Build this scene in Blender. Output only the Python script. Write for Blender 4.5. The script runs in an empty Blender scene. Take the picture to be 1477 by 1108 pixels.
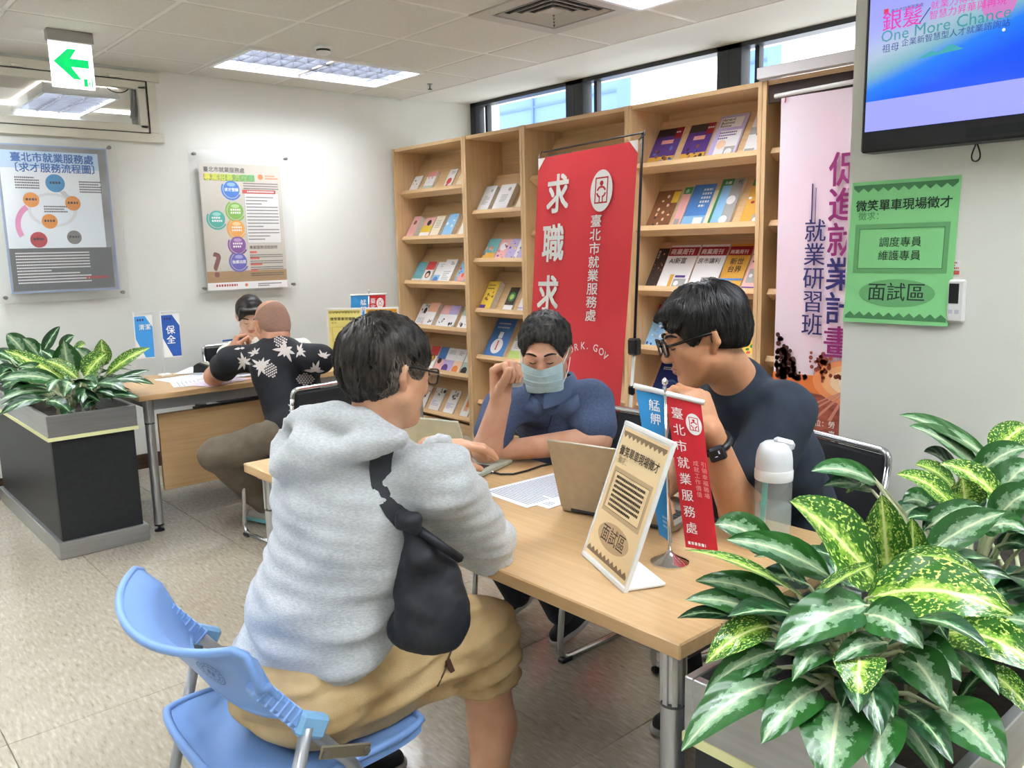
import bpy, bmesh, math, random
import numpy as np
from mathutils import Vector, Matrix
from mathutils.bvhtree import BVHTree

# ------------------------------------------------------------------ camera, world, exposure
SC = bpy.context.scene
COL = SC.collection
CAM_Z = 1.42
F_PX = 1208.2
PITCH, ROLL, YAW = [math.radians(a) for a in (9.25, -1.31, -48.811)]
_fw = Vector((math.sin(YAW)*math.cos(PITCH), math.cos(YAW)*math.cos(PITCH), -math.sin(PITCH)))
_rt = Vector((math.cos(YAW), -math.sin(YAW), 0))
_up = _rt.cross(_fw)
RT = _rt*math.cos(ROLL) + _up*math.sin(ROLL)
UP = -_rt*math.sin(ROLL) + _up*math.cos(ROLL)
FW = _fw
CAM = Vector((0, 0, CAM_Z))
cam_data = bpy.data.cameras.new('camera')
cam_data.sensor_fit = 'HORIZONTAL'; cam_data.sensor_width = 36.0
cam_data.lens = F_PX/1477*36.0
cam_data.clip_start = 0.05
camera = bpy.data.objects.new('camera', cam_data)
camera.matrix_world = Matrix(((RT.x, UP.x, -FW.x, 0), (RT.y, UP.y, -FW.y, 0), (RT.z, UP.z, -FW.z, CAM_Z), (0, 0, 0, 1)))
COL.objects.link(camera); SC.camera = camera

world = bpy.data.worlds.new('overcast_sky'); SC.world = world
world.use_nodes = True
world.node_tree.nodes['Background'].inputs[0].default_value = (0.93, 0.97, 1.0, 1)
world.node_tree.nodes['Background'].inputs[1].default_value = 3.0
SC.view_settings.view_transform = 'Standard'
SC.view_settings.look = 'None'
SC.view_settings.gamma = 1.0
SC.view_settings.use_curve_mapping = False
SC.view_settings.exposure = 0.70
LIGHT_E = 21.0          # glow of the ceiling light trays

# pixel (1477x1108 frame) -> point on a plane or at a depth
def ray(u, v):
    return RT*((u-738.5)/F_PX) - UP*((v-554)/F_PX) + FW
def PZ(u, v, z):
    d = ray(u, v); return CAM + d*((z-CAM_Z)/d.z)
def PX(u, v, x):
    d = ray(u, v); return CAM + d*(x/d.x)
def PY(u, v, y):
    d = ray(u, v); return CAM + d*(y/d.y)
def PD(u, v, depth):
    return CAM + ray(u, v)*depth

# ------------------------------------------------------------------ materials
def C(h, a=1.0):
    h = h.lstrip('#'); out = []
    for i in (0, 2, 4):
        s = int(h[i:i+2], 16)/255
        out.append(s/12.92 if s <= 0.04045 else ((s+0.055)/1.055)**2.4)
    return (*out, a)
_M = {}
def mat(name, color='#808080', rough=0.5, metal=0.0, emit=None, emit_s=0.0, trans=0.0, ior=1.45, spec=0.5, coat=0.0, alpha=1.0, sheen=0.0, sss=0.0):
    if name in _M: return _M[name]
    m = bpy.data.materials.new(name); m.use_nodes = True
    b = m.node_tree.nodes['Principled BSDF']
    b.inputs['Base Color'].default_value = C(color) if isinstance(color, str) else color
    b.inputs['Roughness'].default_value = rough
    b.inputs['Metallic'].default_value = metal
    b.inputs['IOR'].default_value = ior
    b.inputs['Specular IOR Level'].default_value = spec
    b.inputs['Transmission Weight'].default_value = trans
    b.inputs['Coat Weight'].default_value = coat
    b.inputs['Alpha'].default_value = alpha
    b.inputs['Sheen Weight'].default_value = sheen
    if sss:
        b.inputs['Subsurface Weight'].default_value = sss
        b.inputs['Subsurface Radius'].default_value = (0.012, 0.004, 0.002)
        b.inputs['Subsurface Scale'].default_value = 0.6
    if emit:
        b.inputs['Emission Color'].default_value = C(emit) if isinstance(emit, str) else emit
        b.inputs['Emission Strength'].default_value = emit_s
    _M[name] = m
    return m
def nodes(m):
    nt = m.node_tree
    return nt, nt.nodes['Principled BSDF'], (lambda t, **k: _mk(nt, t, k)), nt.links.new
def _mk(nt, t, k):
    n = nt.nodes.new(t)
    for a, v in k.items(): setattr(n, a, v)
    return n
def ramp(nt, stops, interp='LINEAR'):
    r = nt.nodes.new('ShaderNodeValToRGB'); r.color_ramp.interpolation = interp
    el = r.color_ramp.elements
    while len(el) < len(stops): el.new(0.5)
    for e, (p, c) in zip(el, stops):
        e.position = p; e.color = C(c) if isinstance(c, str) else c
    return r
def noisy(name, c1, c2, scale=(20, 20, 20), rough=0.5, bump=0.0, detail=4.0, lo=0.35, hi=0.65, coord='Object', metal=0.0, bscale=None, **kw):
    """base colour varied by stretched noise, with optional fine relief"""
    if name in _M: return _M[name]
    m = mat(name, c1, rough, metal, **kw)
    nt, b, mk, ln = nodes(m)
    tc = mk('ShaderNodeTexCoord'); mp = mk('ShaderNodeMapping'); mp.inputs['Scale'].default_value = scale
    nz = mk('ShaderNodeTexNoise'); nz.inputs['Scale'].default_value = 1.0; nz.inputs['Detail'].default_value = detail
    ln(tc.outputs[coord], mp.inputs[0]); ln(mp.outputs[0], nz.inputs['Vector'])
    r = ramp(nt, [(lo, c1), (hi, c2)]); ln(nz.outputs['Fac'], r.inputs[0]); ln(r.outputs[0], b.inputs['Base Color'])
    if bump:
        src = nz
        if bscale:
            mp2 = mk('ShaderNodeMapping'); mp2.inputs['Scale'].default_value = bscale
            src = mk('ShaderNodeTexNoise'); src.inputs['Scale'].default_value = 1.0; src.inputs['Detail'].default_value = 3
            ln(tc.outputs[coord], mp2.inputs[0]); ln(mp2.outputs[0], src.inputs['Vector'])
        bp = mk('ShaderNodeBump'); bp.inputs['Strength'].default_value = bump; bp.inputs['Distance'].default_value = 0.004
        ln(src.outputs['Fac'], bp.inputs['Height']); ln(bp.outputs[0], b.inputs['Normal'])
    return m

def streak(name, c1, c2, axis, rough=0.45, s=1.0, lo=0.3, hi=0.7, **kw):
    sc = [90*s, 90*s, 90*s]; sc['xyz'.index(axis)] = 3*s
    return noisy(name, c1, c2, tuple(sc), rough, detail=3, lo=lo, hi=hi, **kw)
def wood(axis): return streak('maple_laminate_'+axis, '#d2ad7c', '#dfbe91', axis, 0.42)
def wood_table(axis): return streak('table_laminate_'+axis, '#be9a6b', '#caa87b', axis, 0.35)

# ------------------------------------------------------------------ mesh building
class MB:
    def __init__(s): s.v = []; s.f = []; s.mi = []; s.uv = None
    def add(s, verts, faces, mi=0):
        o = len(s.v); s.v += [tuple(p) for p in verts]
        s.f += [tuple(i+o for i in f) for f in faces]; s.mi += [mi]*len(faces)
        return s
    def box(s, c, d, R=None, mi=0, bev=0.0):
        hx, hy, hz = d[0]/2, d[1]/2, d[2]/2
        c = Vector(c)
        if bev <= 0:
            P = [Vector((x*hx, y*hy, z*hz)) for z in (-1, 1) for y in (-1, 1) for x in (-1, 1)]
            F = [(0, 2, 3, 1), (4, 5, 7, 6), (0, 1, 5, 4), (2, 6, 7, 3), (0, 4, 6, 2), (1, 3, 7, 5)]
        else:
            b = min(bev, hx*.9, hy*.9, hz*.9); P = []; idx = {}
            for z in (-1, 1):
                for y in (-1, 1):
                    for x in (-1, 1):
                        for a in range(3):
                            q = [x*(hx-b), y*(hy-b), z*(hz-b)]; q[a] = (x, y, z)[a]*(hx, hy, hz)[a]
                            idx[(x, y, z, a)] = len(P); P.append(Vector(q))
            F = []
            for a in range(3):
                o1, o2 = [(1, 2), (2, 0), (0, 1)][a]
                for sg in (-1, 1):
                    loop = []
                    for p, q in ((-1, -1), (1, -1), (1, 1), (-1, 1)):
                        k = [0, 0, 0]; k[a] = sg; k[o1] = p; k[o2] = q; loop.append(idx[(*k, a)])
                    F.append(tuple(loop if sg > 0 else loop[::-1]))
                for p in (-1, 1):
                    for q in (-1, 1):
                        k1 = [0, 0, 0]; k1[o1] = p; k1[o2] = q
                        k1[a] = -1; A = (*k1, o1); B = (*k1, o2); k1[a] = 1; D = (*k1, o1); E = (*k1, o2)
                        fc = (idx[A], idx[D], idx[E], idx[B]); F.append(fc if p*q < 0 else fc[::-1])
            for z in (-1, 1):
                for y in (-1, 1):
                    for x in (-1, 1):
                        fc = tuple(idx[(x, y, z, a)] for a in range(3)); F.append(fc if x*y*z > 0 else fc[::-1])
        if R is not None: P = [R @ p for p in P]
        return s.add([p+c for p in P], F, mi)
    def tube(s, pts, r, n=8, mi=0, caps=True, closed=False):
        pts = [Vector(p) for p in pts]; N = len(pts)
        rr = r if isinstance(r, (list, tuple)) else [r]*N
        rings = []; prev = None
        for i, p in enumerate(pts):
            a = pts[(i-1) % N] if (i > 0 or closed) else p; b = pts[(i+1) % N] if (i < N-1 or closed) else p
            t = (b-a).normalized()
            if prev is None:
                h = Vector((0, 0, 1)) if abs(t.z) < .9 else Vector((1, 0, 0)); nx = t.cross(h).normalized()
            else:
                nx = prev - t*prev.dot(t)
                nx = nx.normalized() if nx.length > 1e-6 else t.orthogonal().normalized()
            prev = nx; ny = t.cross(nx)
            rings.append([p + (nx*math.cos(2*math.pi*k/n) + ny*math.sin(2*math.pi*k/n))*rr[i] for k in range(n)])
        V = [q for rg in rings for q in rg]; F = []
        M = N if closed else N-1
        for i in range(M):
            j = (i+1) % N
            for k in range(n): F.append((i*n+k, i*n+(k+1) % n, j*n+(k+1) % n, j*n+k))
        if caps and not closed: F += [tuple(range(n-1, -1, -1)), tuple((N-1)*n+k for k in range(n))]
        return s.add(V, F, mi)
    def cyl(s, a, b, r, n=16, mi=0, r2=None): return s.tube([a, b], [r, r if r2 is None else r2], n, mi)
    def lathe(s, prof, c=(0, 0, 0), n=20, mi=0, R=None):
        V = []; F = []; c = Vector(c)
        for (r, z) in prof:
            for k in range(n):
                p = Vector((r*math.cos(2*math.pi*k/n), r*math.sin(2*math.pi*k/n), z))
                V.append(c + (R @ p if R is not None else p))
        m = len(prof)
        for i in range(m-1):
            for k in range(n): F.append((i*n+k, i*n+(k+1) % n, (i+1)*n+(k+1) % n, (i+1)*n+k))
        F += [tuple(range(n-1, -1, -1)), tuple((m-1)*n+k for k in range(n))]
        return s.add(V, F, mi)
    def prism(s, poly, o, ax, ay, th, mi=0):
        """polygon (2D) in the plane o + x*ax + y*ay, thickened by th along ax x ay"""
        o, ax, ay = Vector(o), Vector(ax), Vector(ay); nz = ax.cross(ay).normalized()*th
        n = len(poly)
        V = [o+ax*x+ay*y for x, y in poly] + [o+ax*x+ay*y+nz for x, y in poly]
        F = [tuple(range(n-1, -1, -1)), tuple(range(n, 2*n))] + [(i, (i+1) % n, n+(i+1) % n, n+i) for i in range(n)]
        return s.add(V, F, mi)
    def grid(s, P, mi=0, closed_u=False):
        """P[i][j] points -> quad sheet"""
        R_, K = len(P), len(P[0]); V = [q for row in P for q in row]; F = []
        for i in range(R_-1 + (1 if closed_u else 0)):
            for j in range(K-1): F.append((i*K+j, i*K+j+1, ((i+1) % R_)*K+j+1, ((i+1) % R_)*K+j))
        return s.add(V, F, mi)
    def mesh(s, name, mats, smooth=False):
        me = bpy.data.meshes.new(name); me.from_pydata(s.v, [], s.f)
        for m in (mats if isinstance(mats, (list, tuple)) else [mats]): me.materials.append(m)
        if len(me.materials) > 1: me.polygons.foreach_set('material_index', s.mi)
        if smooth: me.polygons.foreach_set('use_smooth', [True]*len(me.polygons))
        me.update(); return me
    def build(s, name, mats, parent=None, smooth=False, auto=None):
        me = s.mesh(name, mats, smooth)
        if auto: me.polygons.foreach_set('use_smooth', [True]*len(me.polygons)); me.set_sharp_from_angle(angle=math.radians(auto))
        o = bpy.data.objects.new(name, me); COL.objects.link(o)
        if parent is not None: put(o, parent)
        return o
def put(o, parent):
    """parent keeping world-space coordinates of the mesh"""
    o.parent = parent
    o.matrix_parent_inverse = world_of(parent).inverted()
def world_of(o):
    m = o.matrix_basis.copy()
    if o.parent is not None: m = world_of(o.parent) @ o.matrix_parent_inverse @ m
    return m
def inst(name, me, parent, M=None):
    """a further object that shares the mesh, placed by a matrix in world space"""
    o = bpy.data.objects.new(name, me); COL.objects.link(o)
    if M is not None: o.matrix_basis = M
    if parent is not None: put(o, parent)
    return o
def tag(o, label=None, cat=None, group=None, kind=None):
    if label: o['label'] = label
    if cat: o['category'] = cat
    if group: o['group'] = group
    if kind: o['kind'] = kind
    return o
def thing(name, label, cat, loc=(0, 0, 0), group=None, rz=0.0):
    o = bpy.data.objects.new(name, None); COL.objects.link(o)
    o.empty_display_size = 0.05
    o.matrix_basis = Matrix.Translation(Vector(loc)) @ Matrix.Rotation(rz, 4, 'Z')
    return tag(o, label, cat, group)
def struct(o): o['kind'] = 'structure'; return o
def T(x, y, z, rz=0.0): return Matrix.Translation((x, y, z)) @ Matrix.Rotation(rz, 4, 'Z')
def copy_tree(o, parent=None, M=None):
    c = o.copy(); COL.objects.link(c); c.parent = parent
    if M is not None: c.matrix_basis = M
    for ch in o.children: copy_tree(ch, c)
    return c

# ------------------------------------------------------------------ flat print: a plane with its own x / y axes in metres
_font_cache = {}
def glyphs(txt, bold=0.0, res=2):
    k = (txt, bold, res)
    if k not in _font_cache:
        c = bpy.data.curves.new('t', 'FONT'); c.body = txt; c.size = 1; c.resolution_u = res; c.offset = bold
        o = bpy.data.objects.new('t', c); m = bpy.data.meshes.new_from_object(o)
        V = [(v.co.x, v.co.y) for v in m.vertices]; F = [tuple(p.vertices) for p in m.polygons]
        bpy.data.objects.remove(o); bpy.data.curves.remove(c); bpy.data.meshes.remove(m)
        xs = [p[0] for p in V] or [0]
        _font_cache[k] = (V, F, min(xs), max(xs))
    return _font_cache[k]
JOINED = {'small_print', 'cover_print', 'footer_print', 'trees', 'road_lines', 'emblem', 'emblem_figure', 'arrow', 'print', 'sparkles'}
class Print:
    def __init__(s, origin, ax, ay, step=0.0004, warp=None):
        s.o = Vector(origin); s.ax = Vector(ax).normalized(); s.ay = Vector(ay).normalized()
        s.n = s.ax.cross(s.ay).normalized(); s.step = step; s.g = {}; s.warp = warp; s.nc = 0; s.hold = 0
    def P(s, x, y, l):
        if s.warp: return s.warp(x, y, l*s.step)
        return s.o + s.ax*x + s.ay*y + s.n*(l*s.step)
    def L(s, u, v):
        """pixel -> local x, y on this plane"""
        d = ray(u, v); q = CAM + d*((s.o-CAM).dot(s.n)/d.dot(s.n)) - s.o
        return (q.dot(s.ax), q.dot(s.ay))
    def Lp(s, pts): return [s.L(u, v) for u, v in pts]
    def raw(s, part, m, V, F, l):
        key = (part, m.name) if part in JOINED else (part, m.name, s.nc)
        s.g.setdefault(key, [MB(), m])[0].add([s.P(x, y, l) for x, y in V], F)
        if s.hold == 0: s.nc += 1
    def rect(s, part, m, x, y, w, h, l=1, sx=1, sy=1):
        V = [(x+w*i/sx, y+h*j/sy) for i in range(sx+1) for j in range(sy+1)]
        F = [(i*(sy+1)+j, (i+1)*(sy+1)+j, (i+1)*(sy+1)+j+1, i*(sy+1)+j+1) for i in range(sx) for j in range(sy)]
        s.raw(part, m, V, F, l)
    def poly(s, part, m, pts, l=1): s.raw(part, m, pts, [tuple(range(len(pts)))], l)
    def disc(s, part, m, x, y, r, l=1, ry=None, n=28, a0=0, a1=360):
        ry = r if ry is None else ry
        pts = [(x+r*math.cos(math.radians(a0+(a1-a0)*k/n)), y+ry*math.sin(math.radians(a0+(a1-a0)*k/n))) for k in range(n if a1-a0 == 360 else n+1)]
        s.poly(part, m, pts, l)
    def ring(s, part, m, x, y, r0, r1, l=1, n=28, a0=0, a1=360, sy=1.0):
        V = []
        for k in range(n+1):
            a = math.radians(a0+(a1-a0)*k/n)
            V += [(x+r0*math.cos(a), y+sy*r0*math.sin(a)), (x+r1*math.cos(a), y+sy*r1*math.sin(a))]
        s.raw(part, m, V, [(2*k, 2*k+1, 2*k+3, 2*k+2) for k in range(n)], l)
    def frame(s, part, m, x, y, w, h, t, l=1):
        V = [(x, y), (x+w, y), (x+w, y+h), (x, y+h), (x+t, y+t), (x+w-t, y+t), (x+w-t, y+h-t), (x+t, y+h-t)]
        s.raw(part, m, V, [(0, 1, 5, 4), (1, 2, 6, 5), (2, 3, 7, 6), (3, 0, 4, 7)], l)
    def text(s, part, m, txt, x, y, size, l=2, bold=0.0, vert=False, pitch=1.08, align='L', wx=1.0, res=2, slant=0.0):
        """x,y: left end of the baseline (or top-left of the first character when vertical)"""
        e = bold*.55*size
        shifts = [(0, 0, 0)] if bold <= 0 else ([(-e, 0, 0), (e, 0, .25)] if bold < .018 else [(-e, -e, 0), (e, -e, .25), (-e, e, .5), (e, e, .75)])
        s.hold += 1
        for i, ch in enumerate(txt if vert else [txt]):
            V, F, a, b = glyphs(ch, 0.0, res)
            off = 0 if vert else {'L': 0, 'C': -(a+b)/2, 'R': -b}[align]
            y0 = y-size*.88-i*size*pitch if vert else y
            for ex, ey, dl in shifts:
                s.raw(part, m, [(x+ex+size*wx*(p[0]+off+slant*p[1]), y0+ey+size*p[1]) for p in V], F, l+dl)
            if vert: s.nc += 1
        s.hold -= 1; s.nc += 1
    def lines(s, part, m, x, y, w, n, pitch, h, l=1, seed=0, gap=0.35):
        """rows of small marks: print too small to read"""
        r = random.Random(seed)
        for i in range(n):
            xx = x; end = x + w*(1 if r.random() < .75 else r.uniform(.4, .9))
            while xx < end:
                ww = h*r.uniform(.7, 1.0); s.rect(part, m, xx, y-i*pitch-h, min(ww, end-xx), h, l); xx += ww + h*gap
    def zigzag(s, part, m, x, y, w, h, n, up=True, l=1, base=0.4):
        pts = [(x, y), (x+w, y)]; top = []
        for k in range(2*n+1):
            top.append((x+w*k/(2*n), y+(h*base if k % 2 == 0 else h)*(1 if up else -1)))
        pts += top[::-1]
        s.hold += 1
        for k in range(2*n):
            a, b = top[k], top[k+1]; s.poly(part, m, [(a[0], y), (b[0], y), b, a] if up else [a, b, (b[0], y), (a[0], y)], l)
        s.hold -= 1; s.nc += 1
    def flush(s, parent):
        out = []
        for key, (mb, m) in s.g.items():
            o = mb.build(key[0], m, parent); out.append(o)
            if key[0] in ('small_print', 'footer_print', 'cover_print', 'sparkles', 'trees'): o['kind'] = 'stuff'
        s.g = {}; return out
# ================================================================== the setting
XW, ZC = -5.806, 2.607            # left wall plane, ceiling height
YB = 4.707                        # window wall
YS = 3.98                         # where the ceiling grid stops and the plaster soffit starts
YTV, XTV = 2.70, PY(1222, 330, 2.70).x   # face and left edge of the wall that carries the screen
XR, YR = 4.4, -3.6                # far right and rear walls behind the camera
M_wall = noisy('painted_wall_warm_white', '#e3e4dc', '#e6e7e0', (3, 3, 3), 0.75, bump=0.05, bscale=(160, 160, 160))
M_wallr = noisy('painted_wall_pale_grey', '#eaebe0', '#edeee4', (3, 3, 3), 0.75, bump=0.05, bscale=(160, 160, 160))
M_base = streak('dark_brown_baseboard', '#3c2a1e', '#4a3424', 'y', 0.5)
M_dark = mat('dark_gap', '#2a2724', 0.8)

# floor: vinyl tiles, each a piece of its own
def floor_material():
    m = mat('vinyl_tile_beige', '#b9ab97', 0.16, spec=0.5, coat=0.25)
    nt, b, mk, ln = nodes(m); b.inputs['Coat Roughness'].default_value = 0.12
    tc = mk('ShaderNodeTexCoord'); mp = mk('ShaderNodeMapping'); mp.inputs['Rotation'].default_value = (0, 0, 0.62)
    mp.inputs['Scale'].default_value = (22, 95, 1)
    nz = mk('ShaderNodeTexNoise'); nz.inputs['Scale'].default_value = 1; nz.inputs['Detail'].default_value = 4
    geo = mk('ShaderNodeNewGeometry')
    ln(geo.outputs['Position'], mp.inputs[0]); ln(mp.outputs[0], nz.inputs['Vector'])
    r = ramp(nt, [(0.26, '#8c8476'), (0.40, '#a59d8e'), (0.55, '#ada596'), (0.70, '#bcb5a7')])
    ln(nz.outputs['Fac'], r.inputs[0])
    n2 = mk('ShaderNodeTexNoise'); n2.inputs['Scale'].default_value = 1.3; n2.inputs['Detail'].default_value = 3
    ln(geo.outputs['Position'], n2.inputs['Vector'])
    r2 = ramp(nt, [(0.3, '#e4ded4'), (0.7, '#ffffff')]); ln(n2.outputs['Fac'], r2.inputs[0])
    mx = mk('ShaderNodeMixRGB', blend_type='MULTIPLY'); mx.inputs[0].default_value = 0.8
    ln(r.outputs[0], mx.inputs[1]); ln(r2.outputs[0], mx.inputs[2]); ln(mx.outputs[0], b.inputs['Base Color'])
    rr = mk('ShaderNodeMapRange'); rr.inputs['To Min'].default_value = 0.09; rr.inputs['To Max'].default_value = 0.22
    ln(nz.outputs['Fac'], rr.inputs[0]); ln(rr.outputs[0], b.inputs['Roughness'])
    return m
M_floor = floor_material()
fl = MB().box(((XW+XR)/2, (YR+YB)/2, -0.054), (XR-XW, YB-YR, 0.1)).build('floor', mat('floor_joint', '#6f665a', 0.7)); struct(fl)
TS = 0.61
me = MB().box((0, 0, -0.0045), (TS-0.0022, TS-0.0022, 0.009), bev=0.0012).mesh('tile', M_floor)
fx0, fy0 = PZ(150, 830, 0).x, PZ(150, 830, 0).y
k0, k1 = math.floor((XW-fx0)/TS), math.ceil((XR-fx0)/TS)
j0, j1 = math.floor((YR-fy0)/TS), math.ceil((YB-fy0)/TS)
far = MB(); nt_ = 0
for i in range(k0, k1+1):
    for j in range(j0, j1+1):
        x, y = fx0+(i+.5)*TS, fy0+(j+.5)*TS
        if x < XW-.3 or x > XR+.3 or y < YR-.3 or y > YB+.3: continue
        if -6.2 < x < 1.0 and 0.0 < y < 4.3 and nt_ < 290:
            inst('tile', me, fl, T(x, y, 0)); nt_ += 1
        else:
            far.box((x, y, -0.0045), (TS-0.0022, TS-0.0022, 0.009))
far.build('tile_field', M_floor, fl)['kind'] = 'stuff'

# ceiling: lay-in panels on a grid
M_ctile = noisy('mineral_fibre_panel', '#d3d1ca', '#dad8d1', (140, 140, 140), 0.9, bump=0.5, detail=2, lo=0.42, hi=0.58)
M_tbar = mat('ceiling_grid_white', '#e6e4de', 0.5)
GX = [-5.425 + 0.6225*k for k in range(0, 16)]; GY = [1.63 + 0.6205*k for k in range(-9, 4)]
cl = MB().box(((XW+XR)/2, (YR+YS)/2, ZC+0.16), (XR-XW+.2, YS-YR+.2, 0.1)).build('ceiling', mat('ceiling_void', '#a09a90', 0.9)); struct(cl)
xs = [XW] + GX + [XR]; ys = [YR] + GY + [YS]
LIGHTS = [(0, 10), (4, 10), (0, 6), (4, 6), (0, 2), (4, 2), (8, 8), (8, 4), (8, 0), (12, 8), (12, 4), (12, 0)]   # (first x line, first y line) of two-panel bays
busy = set()
for a, b_ in LIGHTS: busy |= {(a+1, b_+1), (a+1, b_+2)}
VENT = (3, 11)
panel_cache = {}
ctf = MB()
for i in range(len(xs)-1):
    for j in range(len(ys)-1):
        if (i, j) in busy or (i, j) == (VENT[0]+1, VENT[1]+1): continue
        w, d = xs[i+1]-xs[i], ys[j+1]-ys[j]
        if w < .05 or d < .05: continue
        cx, cy = (xs[i]+xs[i+1])/2, (ys[j]+ys[j+1])/2
        if cx < 0.3 and cy > -0.6:
            k = (round(w, 3), round(d, 3))
            if k not in panel_cache: panel_cache[k] = MB().box((0, 0, 0.009), (w-0.030, d-0.030, 0.012), bev=0.003).mesh('ceiling_panel', M_ctile)
            inst('ceiling_panel', panel_cache[k], cl, T(cx, cy, ZC-0.003))
        else: ctf.box((cx, cy, ZC+0.006), (w-0.016, d-0.016, 0.012))
ctf.build('ceiling_panel_field', M_ctile, cl)['kind'] = 'stuff'
for x in GX:
    MB().box((x, (YR+YS)/2, ZC+0.012), (0.024, YS-YR, 0.02)).build('grid_bar', M_tbar, cl)
for y in GY:
    MB().box(((XW+XR)/2, y, ZC+0.0125), (XR-XW, 0.024, 0.02)).build('grid_bar', M_tbar, cl)
MB().box(((XW+XR)/2, YS-0.004, ZC+0.005), (XR-XW, 0.02, 0.014)).build('grid_bar', M_tbar, cl)
# plaster soffit rising slightly to the window head
ZH = 2.655
so = MB().add([(XW-.1, YS, ZC), (XR, YS, ZC), (XR, YB+.3, ZH), (XW-.1, YB+.3, ZH), (XW-.1, YS, ZC+.1), (XR, YS, ZC+.1), (XR, YB+.3, ZH+.1), (XW-.1, YB+.3, ZH+.1)],
     [(0, 3, 2, 1), (4, 5, 6, 7), (0, 1, 5, 4), (2, 3, 7, 6), (0, 4, 7, 3), (1, 2, 6, 5)]).build('trim_1', M_wall); struct(so)

# left wall with the transom opening (room beyond)
TY0, TY1, TZ0, TZ1 = 0.42, 1.925, 2.235, 2.50
t = 0.14
wl = MB()
wl.box((XW-t/2, (YR+TY0)/2, ZC/2+.03), (t, TY0-YR, ZC+.06)); wl.box((XW-t/2, (TY1+YB+.3)/2, ZC/2+.03), (t, YB+.3-TY1, ZC+.06))
wl.box((XW-t/2, (TY0+TY1)/2, TZ0/2), (t, TY1-TY0, TZ0)); wl.box((XW-t/2, (TY0+TY1)/2, (TZ1+ZC)/2+.03), (t, TY1-TY0, ZC-TZ1+.06))
struct(wl.build('wall_left', M_wall))
bb = MB().box((XW+0.006, (YR+3.8)/2, 0.05), (0.012, 3.8-YR, 0.1), bev=.002).build('baseboard_left', M_base); struct(bb)
# window wall: solid below the strip windows
WZ0 = 1.55
struct(MB().box(((XW+XTV)/2, YB+.1, WZ0/2), (XTV-XW+.4, .2, WZ0)).build('wall_back', M_wall))
# block that carries the screen, and the rest of the shell behind the camera
struct(MB().box(((XTV+XR)/2, (YTV+YB+.2)/2, ZC/2+.05), (XR-XTV, YB+.2-YTV, ZC+.1)).build('wall_right', M_wallr))
struct(MB().box((XR+.07, (YR+YTV)/2, ZC/2+.03), (.14, YTV-YR+.2, ZC+.06)).build('wall_far_right', M_wall))
struct(MB().box(((XW+XR)/2, YR-.07, ZC/2+.03), (XR-XW+.3, .14, ZC+.06)).build('wall_rear', M_wall))

# transom window: frame, sash, pane, hinges; lit room beyond
M_alu = mat('cream_painted_frame', '#d8d5c6', 0.45)
tw = struct(MB().box((XW+.012, (TY0+TY1)/2+.02, TZ0-.055), (.024, TY1-TY0+.25, .06), bev=.004).build('window_4', M_alu))
for zc_, h in ((TZ1+.06, .06),): MB().box((XW+.012, (TY0+TY1)/2+.02, zc_), (.024, TY1-TY0+.25, h), bev=.004).build('frame_rail', M_alu, tw)
for yc_ in (TY1+.088, TY0-.088): MB().box((XW+.012, yc_, (TZ0+TZ1)/2+.0025), (.024, .055, TZ1-TZ0+.054), bev=.002).build('frame_stile', M_alu, tw)
sash = MB()
for zc_ in (TZ0-.002, TZ1+.004): sash.box((XW+.006, (TY0+TY1)/2, zc_), (.034, TY1-TY0+.1, .05), bev=.004)
for yc_ in (TY0-.02, TY1+.025): sash.box((XW+.006, yc_, (TZ0+TZ1)/2), (.034, .052, TZ1-TZ0), bev=.004)
sash.build('sash', M_alu, tw)
gp = MB()
gp.box((XW+.024, (TY0+TY1)/2, TZ0-.0275), (.006, TY1-TY0+.111, .004)); gp.box((XW+.024, (TY0+TY1)/2, TZ1+.0315), (.006, TY1-TY0+.111, .004)); gp.box((XW+.024, TY1+.0555, (TZ0+TZ1)/2), (.006, .004, TZ1-TZ0+.06))
gp.build('shadow_gap', M_dark, tw)
M_glass = mat('clear_glass', '#ffffff', 0.02, trans=1.0, ior=1.45)
MB().box((XW-.012, (TY0+TY1)/2, (TZ0+TZ1)/2), (.005, TY1-TY0, TZ1-TZ0)).build('pane', M_glass, tw)
for yy in (1.25, 1.79):
    MB().box((XW+.03, yy, TZ1+.042), (.012, .07, .014), bev=.003).cyl((XW+.036, yy-.045, TZ1+.05), (XW+.036, yy+.045, TZ1+.05), .005, 8).build('hinge', M_alu, tw)
MB().tube([(XW-.02, TY1-.11+.07*math.cos(a), TZ1-.003-.045*math.sin(a)) for a in [k*math.pi/10 for k in range(11)]], .0035, 6).build('cable_loop', mat('black_rubber', '#16161a', .5), tw)
MB().box((XW-.04, TY1-.015, TZ1-.1), (.05, .016, .19), R=Matrix.Rotation(-.12, 3, 'X')).build('stay_arm', mat('grey_metal', '#8d8f90', .4, .8), tw)
# room beyond the transom
nb = MB()
nb.box((XW-1.8, 1.2, ZC+.34), (3.4, 5.0, .1))
struct(nb.build('ceiling_beyond', noisy('beyond_ceiling', '#d8cdbb', '#ddd2c2', (3, 3, 3), .9)))
bw = MB().box((XW-3.5, 1.2, 1.4), (.1, 5.0, 2.9)); bw.box((XW-1.8, -1.25, 1.4), (3.5, .1, 2.9)); bw.box((XW-1.8, 3.65, 1.4), (3.5, .1, 2.9)); bw.box((XW-1.8, 1.2, -.05), (3.5, 5, .1))
struct(bw.build('wall_beyond', M_wall))

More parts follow.
